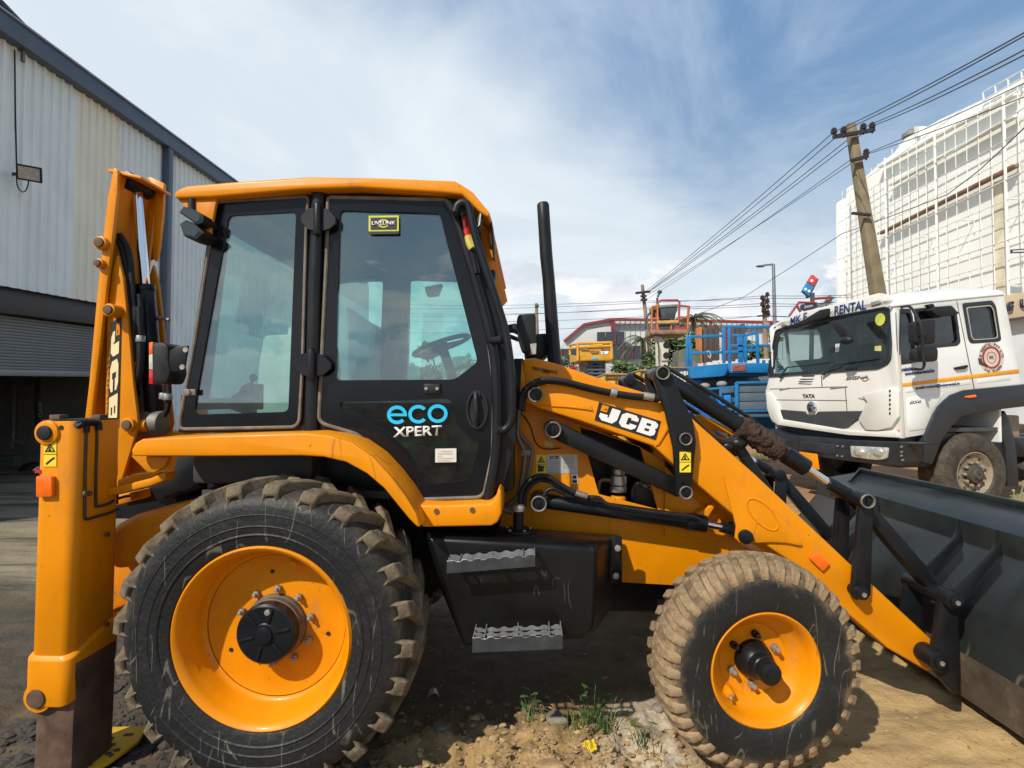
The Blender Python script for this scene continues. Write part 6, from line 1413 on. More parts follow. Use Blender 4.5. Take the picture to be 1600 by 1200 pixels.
def palm(px, pyt, pyb, Y, spread, label, seed):
    rr = random.Random(seed); b = P(px, pyb, Y); t = P(px, pyt, Y); root = empty('palm_tree', b, label, 'palm tree'); s_ = spread / 850 * Y
    MB().tube([b, b.lerp(t, .5) + Vector((.1, 0, 0)), t], [.16, .13, .10], 10, smooth=3).build('trunk', bark, root)
    for k in range(16):
        a = k * 2.4 + rr.uniform(-.2, .2); up = rr.uniform(-.25, .75); mb = MB(); d = Vector((cos(a), sin(a), 0)); sd = Vector((-sin(a), cos(a), 0)); L = s_ * rr.uniform(.8, 1.1)
        pts = [t + d * L * u + Vector((0, 0, L * (up * u - .85 * u * u))) for u in [i / 10 for i in range(11)]]
        mb.tube(pts, [.03, .006], 4)
        for i in range(1, 10):
            for u in (0, .5):
                c = pts[i].lerp(pts[i + 1], u)
                for sg in (1, -1):
                    e = c + sd * sg * L * .20 * (1 - .4 * abs(i / 10 - .4)) + d * L * .08 - Vector((0, 0, L * .10)); w_ = d * L * .018
                    mb.face([c - w_, c + w_, e])
        mb.build('frond', palmd if k % 5 == 0 else palml, root, smooth=False, recalc=False)
palm(1084, 497, 600, 24, 48, 'green palm tree rising between boom lift basket and brown tank', 3)
palm(1004, 530, 600, 26, 38, 'drooping palm behind the leaning concrete pole', 5)
# ---- yellow scissor lift
YS1 = 14.; yl = M('lift_yellow', (.60, .30, .02), .5, 0, .15, 3, ((.25, .18, .10), .25, 3))
SL = empty('scissor_lift', (P(925, 600, YS1).x, YS1, .1), 'yellow scissor lift platform on a grey folded scissor stack, behind the hood', 'scissor lift')
def zf(L): return ZF(L)
frt = MB(); pbox(frt, *zf([(318, 770)])[0], *zf([(800, 705)])[0], YS1, YS1 + 1.2); plat = frt.build('platform_deck', yl, SL, bevel=.01)
MB().pp(zf([(330, 600), (790, 565), (790, 705), (330, 718)]), YS1, YS1, YS1 + .03).build('platform_board', yl, SL)
sidep = [P(*zf([(190, 690)])[0], YS1 + 1.1), P(*zf([(318, 715)])[0], YS1), P(*zf([(318, 770)])[0], YS1), P(*zf([(190, 800)])[0], YS1 + 1.1)]
MB().plate(sidep, (.05, 0, 0)).build('end_board', yl, SL)
for L in (zf([(305, 520), (305, 770)]), zf([(785, 495), (795, 750)]), zf([(300, 525), (790, 512)]), zf([(320, 580), (790, 560)]), zf([(480, 560), (660, 545)])): rail(MB(), L, YS1 + .0, .04).build('guard_rail', yl, SL)
for L in (zf([(192, 540), (192, 690)]), zf([(192, 545), (300, 530)]), zf([(192, 600), (300, 585)])): rail(MB(), L, None, .035, (YS1 + 1.1, YS1 + (1.1 if L[0][0] == L[1][0] else 0))).build('guard_rail', yl, SL)
for L in (zf([(340, 590), (460, 600), (455, 625), (345, 622)]), zf([(470, 630), (600, 625), (600, 660), (500, 670)]), zf([(630, 605), (760, 595), (755, 615), (640, 625)])): MB().pp(L, YS1, YS1 - .03, YS1 - .005).build('tool_clutter', M('clutter', (.22, .13, .06), .7, 0, .5, 20), SL)
MB().pp(zf([(630, 635), (750, 625), (735, 675), (650, 680)]), YS1, YS1 - .012, YS1 - .002).build('white_notice', white_st, SL)
MB().pp(zf([(655, 645), (685, 645), (685, 668), (655, 668)]), YS1, YS1 - .016, YS1 - .012).build('notice_mark', blue_st, SL)
MB().pp(zf([(512, 725), (598, 722), (598, 750), (512, 752)]), YS1, YS1 - .012, YS1 - .002).build('blue_badge', blue_st, SL)
text('badge_lettering', 'GENIE' if False else 'LIFT', P(*zf([(535, 748)])[0], YS1 - .014), P(*zf([(580, 746)])[0], YS1 - .014), P(*zf([(535, 732)])[0], YS1 - .014), white_st, SL) if False else None
sgrey = M('scissor_grey', (.085, .10, .13), .5, .2, .2, 5)
for k in range(5):
    y = 566.5 + k * 5.6
    for s_ in (0, 1):
        MB().beam(P(917, y + 5 * s_, YS1 + .25), P(946, y + 5 - 5 * s_, YS1 + .25), .05, .07).build('scissor_arm', sgrey, SL)
    MB().beam(P(917, y, YS1 + .2), P(946, y, YS1 + .2), .05, .05).build('scissor_bar', sgrey, SL)
for x in (924, 938): MB().beam(P(x, 566, YS1 + .22), P(x, 596, YS1 + .22), .05, .07).build('scissor_post', sgrey, SL)
mb = MB(); pbox(mb, 905, 625, 950, 594, YS1 + .3, YS1 + 1.1); mb.build('base', sgrey, SL, bevel=.02)
MB().plate([P(904, 568, YS1 + .8), P(914, 566, YS1 + .3), P(916, 592, YS1 + .3), P(906, 590, YS1 + .8)], (.04, 0, 0)).build('worn_side_cover', M('worn_cover', (.30, .27, .22), .8, 0, .5, 8), SL)
# red tarp bit, yellow skips
RT_ = place('red_crate', 895, 577, 13, 'small red crate left of the scissor stack', 'crate'); mb = MB(); pbox(mb, 890, 582, 901, 573, 13, 13.4); mb.build('crate_body', red_lens, RT_, bevel=.02); mb = MB(); pbox(mb, 889.5, 574.5, 901.5, 573, 12.97, 13.43); mb.build('crate_rim', red_lens, RT_)
YK = 11.5; skc = M('skip_yellow', (.62, .34, .03), .55, 0, .15, 3, ((.3, .2, .1), .25, 4)); skd = M('skip_dark', (.05, .055, .06), .6)
for i, (x0, x1, lb) in enumerate(((946, 980, 'yellow panelled skip just left of the dark gap, behind the loader arm'), (1001, 1030, 'narrow yellow panelled skip right beside the bell crank top'))):
    sk = empty('skip', (P((x0 + x1) / 2, 660, YK).x, YK, .05), lb, 'skip', 'yellow panelled skips behind the loader arm')
    top = (583, 577)[i]
    mb = MB(); pbox(mb, x0, 690, x1, top + 3, YK + .02, YK + 1.4); mb.build('body', skc, sk, bevel=.01)
    mb = MB(); pbox(mb, x0 - 1, top + 3, x1 + 1, top, YK - .03, YK + 1.45); mb.build('rim', M('skip_rim', (.32, .22, .13), .7, 0, .3, 6), sk, bevel=.01)
    for x in (x0 + .6, (x0 + x1) / 2 - 1, x1 - 1.4):
        mb = MB(); pbox(mb, x, 690, x + 1.0, top + 3, YK - .02, YK + .02); mb.build('post', M('skip_post', (.16, .09, .03), .7), sk)
    mb = MB(); pbox(mb, x0, 591.5, x1, 590.3, YK - .02, YK + .02); mb.build('ledge', MATS['skip_post'], sk)
gp_ = empty('green_pallet_rack', (P(990, 640, YK + .6).x, YK + .6, .05), 'dark green upright rack between the two yellow skips', 'rack')
for x in (982, 987, 995): mb = MB(); pbox(mb, x, 690, x + 3.2, 582, YK + .6, YK + .8); mb.build('upright', M('rack_green', (.03, .06, .05), .6), gp_)
mb = MB(); pbox(mb, 981, 690, 1000, 583, YK + .82, YK + 1.0); mb.build('back_panel', skd, gp_)
# white corrugated container + sacks behind the blue lift
WC = empty('white_container', (P(1060, 640, 12.5).x, 12.5, .05), 'white corrugated container wall showing left of the blue platform', 'container')
for k in range(9):
    x = 1038 + 5.2 * k; mb = MB(); pbox(mb, x, 690, x + 3.4, 574, 12.5, 12.7); mb.build('corrugation', fwall, WC, bevel=.02)
mb = MB(); pbox(mb, 1038, 690, 1086, 575, 12.66, 14); mb.build('body', fwall, WC); mb = MB(); pbox(mb, 1037, 575, 1086, 573, 12.45, 12.75); mb.build('top_rail', MATS['skip_rim'], WC)
CWR = empty('tin_fence', (P(1150, 600, 17).x, 17, .1), 'white tin sheet fence with ragged top behind the blue railing', 'fence')
rr = random.Random(4)
for k in range(17):
    x = 1060 + 9 * k; t = 567 - 6 * ss(x, 1080, 1200) + rr.uniform(-3, 2); MB().pp([(x, t), (x + 4, t - rr.uniform(0, 2)), (x + 8.8, t), (x + 8.8, 660), (x, 660)], 17, 17 + .05 * (k % 2), 17.06 + .05 * (k % 2)).build('tin_sheet', M('tin_white', (.62, .62, .60), .5, 0, .08, 1), CWR)
# ---- brown tanks / stacked formwork panels and grey shed
brn_ = M('brown_panel', (.075, .052, .045), .7, 0, .15, 2); orp = M('orange_post', (.50, .17, .04), .6, 0, .2, 4)
for i, (x0, x1, t, lb) in enumerate(((1097, 1124, 512, 'tall dark brown panel with orange edge post behind the blue railing'), (1141, 1165, 509, 'tall dark brown panel right of the other, behind the blue rails'))):
    r_ = empty('brown_panel', (P((x0 + x1) / 2, 600, 19).x, 19, .1), lb, 'panel', 'tall dark brown panels behind the blue lift')
    mb = MB(); pbox(mb, x0, 640, x1, t, 19, 19.5); mb.build('board', brn_, r_, bevel=.02)
    for q_ in (.33, .66): mb = MB(); pbox(mb, x0 + (x1 - x0) * q_, 640, x0 + (x1 - x0) * q_ + .5, t + 1, 18.97, 19.0); mb.build('seam', skd, r_)
    mb = MB(); pbox(mb, x0 - 3.5, 640, x0 - .3, t - 1, 18.9, 19.3); mb.build('edge_post', orp if i == 0 else MATS['red_trim'], r_)
    mb = MB(); pbox(mb, x1 - 6, t, x1 - 1, t - 3, 19, 19.3); mb.build('cap', brn_, r_)
gs = empty('grey_green_tent', (P(1078, 570, 18).x, 18, .1), 'low grey green covered stack left of the brown panel', 'covered stack')
MB().pp([(1060, 548), (1075, 543), (1095, 547), (1097, 600), (1060, 600)], 18, 18, 18.8).build('cover', M('cover_green', (.10, .115, .08), .8, 0, .2, 2), gs, bevel=.05)
# ---- boom lift
YB = 16.; BL = empty('boom_lift', (P(1040, 600, YB).x, YB, .1), 'orange boom lift basket with grey control box held up on a white boom', 'boom lift')
Z2 = zoomf(1000, 430, 1553 / 220.); bor = M('boom_orange', (.46, .16, .04), .6, 0, .25, 4, ((.2, .14, .09), .3, 4)); bgr = M('control_grey', (.055, .065, .08), .6, 0, .2, 4); brd = M('boom_red', (.36, .05, .04), .5, 0, .2, 4)
for L, m_ in (([(195, 300), (230, 278), (415, 275), (435, 300), (425, 560)], brd), ([(435, 335), (545, 345), (525, 480)], brd), ([(130, 360), (130, 640)], bor), ([(130, 350), (215, 330)], bor), ([(195, 285), (195, 600)], bor), ([(345, 350), (345, 600)], bor), ([(530, 350), (528, 600)], bor), ([(120, 400), (60, 480), (70, 600)], skd), ([(420, 460), (540, 470)], bor), ([(135, 480), (210, 480)], bor), ([(190, 250), (192, 320)], skd)): rail(MB(), Z2(L), YB, .032).build('basket_rail', m_, BL)
mb = MB(); pbox(mb, *Z2([(140, 650)])[0], *Z2([(530, 600)])[0], YB - .1, YB + 1.0); mb.build('basket_floor', M('rust_deck', (.24, .16, .10), .8, 0, .4, 5), BL, bevel=.02)
MB().pp(Z2([(210, 345), (410, 335), (410, 390), (395, 420), (380, 490), (240, 490), (225, 400)]), YB, YB - .05, YB + .5).build('control_box', bgr, BL, bevel=.03)
MB().pp(Z2([(205, 335), (412, 322), (414, 352), (207, 365)]), YB, YB - .08, YB + .52).build('control_lid', M('lid_grey', (.18, .19, .17), .6), BL, bevel=.02)
MB().pp(Z2([(185, 505), (420, 500), (420, 535), (190, 540)]), YB, YB - .08, YB + .1).build('cross_beam', M('beam_orange', (.52, .30, .10), .6, 0, .2, 4), BL, bevel=.02)
MB().pp(Z2([(215, 545), (380, 545), (375, 600), (220, 600)]), YB, YB, YB + .4).build('battery_box', bgr, BL, bevel=.02)
for L in ([(150, 580), (220, 578), (220, 602), (150, 604)], [(380, 572), (520, 572), (520, 602), (380, 602)]): MB().pp(Z2(L), YB, YB - .02, YB).build('toe_board', brd, BL)
MB().pp(Z2([(130, 350), (225, 325), (215, 410), (190, 470), (150, 470)]), YB, YB + .1, YB + .4).build('tool_tray', M('tray_brown', (.20, .13, .09), .8, 0, .4, 6), BL, bevel=.02)
bc_ = M('boom_cream', (.60, .56, .47), .55, 0, .1, 3, ((.35, .28, .2), .2, 4))
MB().pp(Z2([(185, 655), (205, 660), (260, 690), (290, 730), (325, 745), (330, 940), (245, 945), (250, 830), (230, 780)]), YB, YB + .1, YB + .5).build('boom_head', bc_, BL, bevel=.03)
for y in (772, 886): 
    c = P(*Z2([(292, y)])[0], YB + .095); MB().cyl(c, c + Vector((0, .02, 0)), .10, 16).build('boom_hole', sticker_b, BL)
MB().pp(Z2([(190, 660), (205, 665), (215, 1000), (200, 1000)]), YB, YB + .15, YB + .3).build('boom_strut', bc_, BL)
MB().pp(Z2([(250, 940), (320, 940), (310, 1200), (240, 1200)]), YB, YB + .15, YB + .5).build('boom_mast', bc_, BL)
for L in ([(195, 240), (215, 195), (225, 180)],): rail(MB(), Z2(L), YB, .03).build('work_light_stalk', skd, BL)
MB().ball(P(*Z2([(218, 185)])[0], YB), (.07, .06, .06)).build('work_light', skd, BL)
# ---- blue scissor lift with slatted gate
YBL = 10.; blu1 = M('lift_blue', (.006, .17, .42), .45, 0, .14, 3, ((.05, .15, .28), .28, 4)); blu2 = M('lift_blue_dark', (.012, .11, .24), .5, 0, .2, 3, ((.12, .12, .12), .2, 4))
B2 = empty('scissor_lift', (P(1140, 690, YBL).x, YBL, .05), 'bright blue scissor lift with guard rails and slatted gate beside the white truck', 'scissor lift')
MB().pp(rnd(Z2([(525, 1018), (935, 975), (945, 1060), (905, 1115), (545, 1142)]), 2), YBL, YBL - .1, YBL + .05).build('extension_deck', blu1, B2, bevel=.02)
MB().pp(Z2([(525, 1018), (935, 975), (945, 990), (530, 1034)]), YBL, YBL - .05, YBL + 1.6).build('deck_floor', blu2, B2)
mb = MB(); pbox(mb, *Z2([(975, 1078)])[0], *Z2([(1440, 968)])[0], YBL, YBL + 1.5); mb.build('platform_deck', blu1, B2, bevel=.015)
mb = MB(); pbox(mb, *Z2([(985, 1112)])[0], *Z2([(1420, 1080)])[0], YBL + .08, YBL + 1.4); mb.build('deck_underside', blu2, B2)
MB().pp(Z2([(935, 985), (975, 975), (985, 1090), (945, 1110)]), YBL, YBL + .05, YBL + .6).build('deck_joint', blu2, B2)
sg_ = MB().pp(Z2([(1015, 992), (1162, 990), (1162, 1052), (1015, 1056)]), YBL, YBL - .02, YBL - .002).build('red_notice', M('notice_red', (.28, .07, .05), .6, 0, .3, 25), B2)
MB().pp(Z2([(1010, 987), (1166, 985), (1166, 1057), (1010, 1061)]), YBL, YBL - .004, YBL - .001).build('notice_border', M('notice_border', (.30, .42, .55), .5), B2)
for L in ([(520, 680), (520, 1010)], [(545, 680), (560, 1010)], [(520, 680), (905, 668)], [(560, 860), (905, 850)], [(925, 570), (925, 970)], [(985, 575), (990, 970)], [(925, 565), (1160, 572), (1520, 568)], [(990, 780), (1460, 778)], [(990, 850), (1190, 835), (1290, 825)], [(1085, 670), (1100, 965)], [(1110, 665), (1125, 965)], [(1160, 665), (1165, 965)], [(1020, 665), (1160, 665), (1290, 635), (1300, 970)], [(1365, 935), (1365, 970)], [(1430, 935), (1440, 970)], [(925, 850), (985, 850)]):
    mb = MB(); pts = Z2(L)
    for a, b in zip(pts, pts[1:]): mb.beam(P(*a, YBL + .05), P(*b, YBL + .05), .05, .05 if a[0] != b[0] else .05)
    mb.build('guard_rail', blu1, B2, bevel=.008)
MB().tube([P(a, b, YBL - .02) for a, b in Z2([(740, 850), (760, 835), (780, 880), (770, 915), (748, 880)])], .012, 6, smooth=3).build('rope_knot', M('rope', (.42, .36, .26), .9), B2)
ZG = zoomf(1040, 570, 8.0); slat = M('gate_slat', (.085, .125, .165), .55, 0, .15, 2, ((.14, .14, .13), .2, 3)); 
for i, (y0, y1) in enumerate(((250, 345), (355, 455), (465, 565), (590, 655))): MB().pp(ZG([(900, y0), (1560, y0 - 12), (1560, y1 - 12), (900, y1)]), YBL - .2, YBL - .2, YBL - .16).build('gate_board', slat, B2, bevel=.006)
for i, (y0, y1) in enumerate(((255, 360), (372, 465), (475, 570))): MB().pp(ZG([(700, y0 + 40), (870, y0 + 25), (870, y1), (700, y1 + 12)]), YBL - .1, YBL - .1, YBL - .06).build('gate_board', slat, B2, bevel=.006)
for L in ([(872, 220), (912, 218), (915, 600), (874, 600)], [(890, 210), (1560, 198), (1560, 222), (890, 240)], [(930, 572), (1560, 560), (1560, 580), (930, 592)], [(480, 295), (870, 262), (870, 288), (480, 322)], [(675, 300), (700, 300), (705, 420), (680, 420)]): MB().pp(ZG(L), YBL - .24, YBL - .24, YBL - .19).build('gate_frame', blu1, B2, bevel=.006)
MB().pp(ZG([(600, 385), (820, 370), (828, 500), (700, 520)]), YBL - .15, YBL - .15, YBL + .2).build('control_box', M('box_blue', (.01, .20, .62), .45, 0, .1, 4), B2, bevel=.02)
MB().pp(ZG([(320, 180), (470, 180), (470, 250), (340, 250)]), YBL + .1, YBL + .1, YBL + .4).build('blue_drum', M('drum_blue', (.012, .09, .45), .5, 0, .2, 6), B2, bevel=.03)
MB().pp(ZG([(440, 180), (720, 165), (820, 250), (640, 270), (480, 275)]), YBL + .2, YBL + .2, YBL + .6).build('scissor_stack', skd, B2, bevel=.03)
for px_, py_ in ((490, 265), (700, 240), (745, 335)): MB().ball(P(*ZG([(px_, py_)])[0], YBL), (.10, .08, .06)).build('grey_sack', M('sack', (.25, .24, .22), .9), B2)
MB().pp(ZG([(130, 380), (420, 560), (640, 690), (640, 760), (100, 700)]), YBL + .3, YBL + .3, YBL + .5).build('tarp', M('tarp_blue', (.012, .12, .40), .5, 0, .35, 12), B2)
mb = MB(); pbox(mb, 1082, 690, 1225, 584, YBL + .9, YBL + 1.35); mb.build('lift_body', M('body_grey_blue', (.13, .15, .165), .6, 0, .15, 2), B2, bevel=.02)
mb = MB(); pbox(mb, *ZG([(600, 860)])[0], *ZG([(1560, 655)])[0], YBL, YBL + 1.3); mb.build('base', blu2, B2, bevel=.02)
for x in (1120, 1190):
    c = P(x, 684, YBL); MB().cyl(c + Vector((0, -.05, 0)), c + Vector((0, .2, 0)), .2, 20).build('wheel', dkf, B2, bevel=.03)
# ---- poles, wires, lamp, sign
conc = M('pole_concrete', (.20, .16, .095), .85, 0, .2, 4, ((.10, .09, .06), .25, 3)); wood = M('pole_wood', (.24, .18, .12), .8, 0, .2, 2)
YP = 13.; PL = empty('utility_pole', P(1404, 640, YP), 'thick brown leaning utility pole with crossarm and insulators behind the truck', 'utility pole', 'utility poles')
mb = MB(); A, B = P(1404, 660, YP), P(1328.5, 194, YP); u = (B - A).normalized()
mb.loft([[A + Vector((sx * .17, sy * .15, 0)) for sx, sy in ((-1, -1), (1, -1), (1, 1), (-1, 1))], [B + Vector((sx * .085, sy * .09, 0)) for sx, sy in ((-1, -1), (1, -1), (1, 1), (-1, 1))]]).build('pole_shaft', conc, PL, bevel=.02)
def insul(px, py, Y, par, s=1.):
    c = P(px, py, Y); MB().lathe([(.02 * s, -.12 * s), (.02 * s, 0), (.06 * s, .0), (.075 * s, .05 * s), (.05 * s, .06 * s), (.065 * s, .10 * s), (.03 * s, .14 * s), (.005, .15 * s)], c, (0, 0, 1), 12).build('insulator', M('insulator_brown', (.05, .03, .035), .3, 0, .2, 10), par)
ironm = M('pole_iron', (.03, .028, .035), .6, .2, .2, 5)
MB().beam(P(1302, 214, YP - .2), P(1366, 203, YP - .2), .08, .08).build('crossarm', ironm, PL); MB().beam(P(1330, 251, YP - .2), P(1356, 244.5, YP - .2), .07, .07).build('crossarm', ironm, PL); MB().beam(P(1331, 333, YP - .2), P(1360, 336, YP - .2), .06, .05).build('crossarm', ironm, PL)
for a, b in ((1303, 209), (1318, 207), (1349, 202), (1363, 200), (1353.5, 242)): insul(a, b, YP - .2, PL)
YQ = 26.; P2 = empty('utility_pole', P(1020, 600, YQ), 'slim leaning utility pole with short crossarms left of the boom lift', 'utility pole', 'utility poles')
MB().tube([P(1021, 600, YQ), P(1003.5, 445, YQ)], [.11, .075], 12).build('pole_shaft', wood, P2)
for a, b, c_, d in ((993, 458, 1016, 455.5), (1001, 463, 1010, 462.5), (1001, 469, 1011, 468)): MB().beam(P(a, b, YQ - .15), P(c_, d, YQ - .15), .1, .1).build('crossarm', ironm, P2)
YR = 24.; P3 = empty('utility_pole', P(1200, 600, YR), 'brown utility pole carrying a column of insulators left of the truck', 'utility pole', 'utility poles')
MB().tube([P(1199, 600, YR), P(1193.5, 463, YR)], [.11, .085], 12).build('pole_shaft', wood, P3)
for a, b in ((1191, 468), (1199, 463), (1199.5, 473), (1191, 478), (1200, 482), (1193, 488), (1200, 491)):
    insul(a, b, YR - .1, P3, 1.3); MB().beam(P(1195, b, YR - .1), P(a, b, YR - .1), .05, .05).build('insulator_arm', ironm, P3)
MB().beam(P(1184, 494, YR - .1), P(1203, 492, YR - .1), .07, .07).build('crossarm', ironm, P3); MB().ball(P(1198, 508, YR - .1), (.15, .12, .14)).build('cable_joint', wood, P3)
P4 = empty('utility_pole', P(841, 560, 34), 'thin far utility pole right behind the wing mirror', 'utility pole', 'utility poles'); MB().tube([P(841, 600, 34), P(838, 474, 34)], [.15, .10], 8).build('pole_shaft', wood, P4); MB().beam(P(836, 479, 33.9), P(842, 478, 33.9), .1, .1).build('crossarm', ironm, P4)
YL = 26.; LP = empty('street_lamp', P(1212, 600, YL), 'slim grey street lamp with one short arm above the truck roof', 'street lamp')
MB().tube([P(1213, 620, YL), P(1208.5, 413, YL)], [.11, .07], 10).tube([P(1208.5, 413, YL), P(1196, 414, YL), P(1186, 416, YL)], [.05, .04], 8).build('lamp_pole', M('lamp_grey', (.20, .21, .23), .5, .5), LP); MB().ball(P(1188, 416, YL), (.22, .12, .06)).build('lamp_head', M('lamp_head', (.14, .15, .17), .5), LP)
wirem = M('cable_black', (.03, .032, .04), .6)
def wire(pts, r, label, sag=0., grp='overhead cables between the poles'):
    V = [P(a, b, Y) for a, b, Y in pts]; out = []
    for a, b in zip(V, V[1:]):
        for i in range(14):
            t = i / 14; out.append(a.lerp(b, t) - Vector((0, 0, sag * 4 * t * (1 - t) * (b - a).length)))
    out.append(V[-1]); o = MB().tube(out, r, 5).build('overhead_cable', wirem, None); return tag(o, label, 'cable', grp)
WL_ = 'thin dark overhead cable fanning from the leaning pole crossarm'
for (a, b), (fx, fy), (nx_, ny_) in zip(((1303, 206), (1318, 204), (1349, 199), (1363, 197)), ((1009, 455), (1012, 456), (1014, 455), (1016, 455)), ((1604, 49, ), (1604, 54), (1604, 76), (1604, 84))): wire([(fx, fy, YQ - .15), (a, b, YP - .2), (nx_, ny_, 6.5)], .010, {1303: 'overhead cable on the far left insulator of the leaning pole crossarm', 1318: 'overhead cable on the second insulator from left of the leaning pole', 1349: 'overhead cable on the second insulator from right of the leaning pole', 1363: 'overhead cable on the rightmost insulator of the leaning pole crossarm'}[a], .006)
for (a, b), (fx, fy), (nx_, ny_) in zip(((1353, 240), (1330, 249)), ((1010, 462), (1010, 468)), ((1604, 128), (1604, 150))): wire([(fx, fy, YQ - .15), (a, b, YP - .2), (nx_, ny_, 8)], .008, {1353: 'overhead cable on the right end of the lower short crossarm', 1330: 'overhead cable on the left end of the lower short crossarm'}[a], .006)
wire([(1020, 515, 26), (1160, 465, 22), (1316, 365, 16), (1480, 304, 12), (1530, 266, 11), (1604, 196, 9)], .010, 'dark cable climbing in front of the white clad building', .004)
WF = 'fine far cable crossing the sky low behind the loader'
for i, (y0, y1, y2) in enumerate(((474, 476, 466), (480, 479, 462), (488, 489, 478), (492, 487, 474), (500, 501, 494), (518, 512, 493))): wire([(640, y0 + 2, 36), (1005, y1 - 6, 27), (1194, y2, 24), (1330, y2 - 2 + i, 22)], .011, 'far cable, %s of six crossing the sky low behind the loader' % ('topmost', 'second from top', 'third from top', 'third from bottom', 'second from bottom', 'lowest')[i], .008)
# pizza sign
YZ = 30.; PZ = empty('pole_sign', P(1268, 560, YZ), 'red and blue tilted domino shaped sign on a pole above the truck roof', 'sign')
ZD = ZT0; dred = M('sign_red', (.55, .04, .05), .45); dblu = M('sign_blue', (.01, .17, .42), .45)
MB().pp(ZD([(300, 28), (328, 52), (310, 90), (274, 70)]), YZ, YZ, YZ + .25).build('sign_half', dred, PZ, bevel=.03)
MB().pp(ZD([(273, 72), (309, 92), (282, 144), (248, 116)]), YZ, YZ, YZ + .25).build('sign_half', dblu, PZ, bevel=.03)
MB().pp(ZD([(322, 48), (332, 54), (286, 148), (280, 142)]), YZ, YZ + .02, YZ + .4).build('sign_edge', dkcl, PZ)
for a, b in ((294, 62), (262, 106), (280, 116)):
    c = P(*ZD([(a, b)])[0], YZ); MB().cyl(c, c + Vector((0, -.02, 0)), .075, 16).build('sign_dot', white_st, PZ)
MB().tube([P(1267, 600, YZ), P(1269.5, 458, YZ)], .11, 10).build('sign_pole', dkcl, PZ)
RS = empty('roof_structure', (P(1265, 480, 20).x, 20, .1), 'red pipe frame and dark roof lights showing over the truck windscreen', 'frame')
for L in (ZT2([(260, 260), (350, 135), (500, 140)]), ZT2([(330, 165), (365, 225)]), ZT2([(490, 100), (655, 90), (650, 120)])): rail(MB(), L, 20, .045).build('pipe', redt, RS)
MB().pp(ZT2([(398, 150), (520, 130), (525, 185), (400, 200)]), 20, 20, 20.3).build('name_board', M('board_navy', (.03, .04, .10), .5), RS)
text('board_lettering', 'Domino', P(*ZT2([(404, 190)])[0], 19.99), P(*ZT2([(480, 172)])[0], 19.99), P(*ZT2([(404, 165)])[0], 19.99), white_st, RS)
MB().pp(ZT2([(500, 140), (660, 125), (720, 122), (600, 160), (520, 178)]), 20, 20.1, 21).build('canopy', M('canopy_grey', (.16, .18, .20), .6), RS)
tree(1291, 453, 500, 28, 14, 'small dark pointed tree peeping over the truck roof', n=500, seed=77)
# ---- scaffold-clad white building
KD = Vector((.088, 1, 0)).normalized(); KN = Vector((-KD.y, KD.x, 0)); K0 = P(1322, 620, 30); K0.z = 0
def kp_(px, py, off=0.):
    r = ray(px, py); o = K0 + KN * off; t = (o - CAMP).dot(KN) / r.dot(KN); return CAMP + r * t
KB = empty('clad_building', (K0.x, K0.y, .1), 'tall white metal clad building covered by a white scaffold grid at the right', 'building')
kw = M('clad_white', (.87, .88, .83), .6, 0, .04, .5, ((.62, .57, .45), .12, .35))
top = [(1322, 306), (1326, 292), (1346, 282), (1374, 256), (1396, 240), (1414, 217), (1440, 203), (1470, 186), (1520, 163), (1570, 139), (1600, 122), (1760, 34), (1760, 640), (1322, 640)]
MB().plate([kp_(a, b) for a, b in top], -KN * 9).build('clad_wall', kw, KB)
MB().pp([(1315, 316), (1317, 311), (1323, 309), (1324, 620), (1316, 620)], 31, 31, 31.6).build('end_pier', kw, KB, bevel=.05)
def kxyz(s, z, off): return K0 + KD * s + KN * off + Vector((0, 0, z))
def sk_(p): return (p - K0).dot(KD)
ktop = lambda s: 0
tp = [(sk_(kp_(a, b)), kp_(a, b).z) for a, b in top[:12]]; tp.sort()
def ztop(s):
    if s <= tp[0][0]: return tp[0][1]
    for (a, za), (b, zb_) in zip(tp, tp[1:]):
        if a <= s <= b: return za + (zb_ - za) * (s - a) / (b - a + 1e-9)
    return tp[-1][1]
spm = M('scaffold_white', (.74, .74, .68), .5, 0, .08, 1); rustb = M('rust_beam', (.20, .12, .075), .8, 0, .4, 2)
smin, smax = tp[0][0], tp[-1][0]
# vertical wall ribs + scaffold standards and ledgers
s = smin + .1; k = 0
while s < smax:
    r_ = .045 if k % 6 == 0 else .015
    MB().tube([kxyz(s, .2, .42), kxyz(s, ztop(s) - .25, .42)], r_, 6).build('scaffold_standard', spm, KB)
    MB().bx((0, -.02, 0), (.03, .02, 1)).build('x', spm, KB) if False else None
    s += .58; k += 1
slope = (kp_(1383, 366).z - kp_(1600, 260).z) / (sk_(kp_(1383, 366)) - sk_(kp_(1600, 260)))
z = 1.2; k = 0
while z < 13.2:
    a, b = smin, smax
    while ztop(a) < z + slope * a + .2 and a < smax: a += .2
    while ztop(b) < z + slope * b + .2 and b > a: b -= .2
    if b - a > 1: MB().tube([kxyz(a, z + slope * a, .44), kxyz(b, z + slope * b, .44)], .013 if k % 3 else .022, 6).build('scaffold_ledger', spm, KB)
    z += .66; k += 1
for L, m_ in (([(1383, 366), (1600, 260)], rustb), ([(1383, 262), (1600, 148)], spm), ([(1400, 290), (1600, 182)], spm)):
    a, b = kp_(*L[0]), kp_(*L[1]); sa, sb = sk_(a), sk_(b)
    MB().loft([[kxyz(sa, a.z, .1), kxyz(sa, a.z, .34), kxyz(sa, a.z + .08, .34), kxyz(sa, a.z + .10, .1)], [kxyz(sb, b.z, .1), kxyz(sb, b.z, .34), kxyz(sb, b.z + .08, .34), kxyz(sb, b.z + .10, .1)]]).build('walkway', m_, KB)
s = smin + 1; k = 0
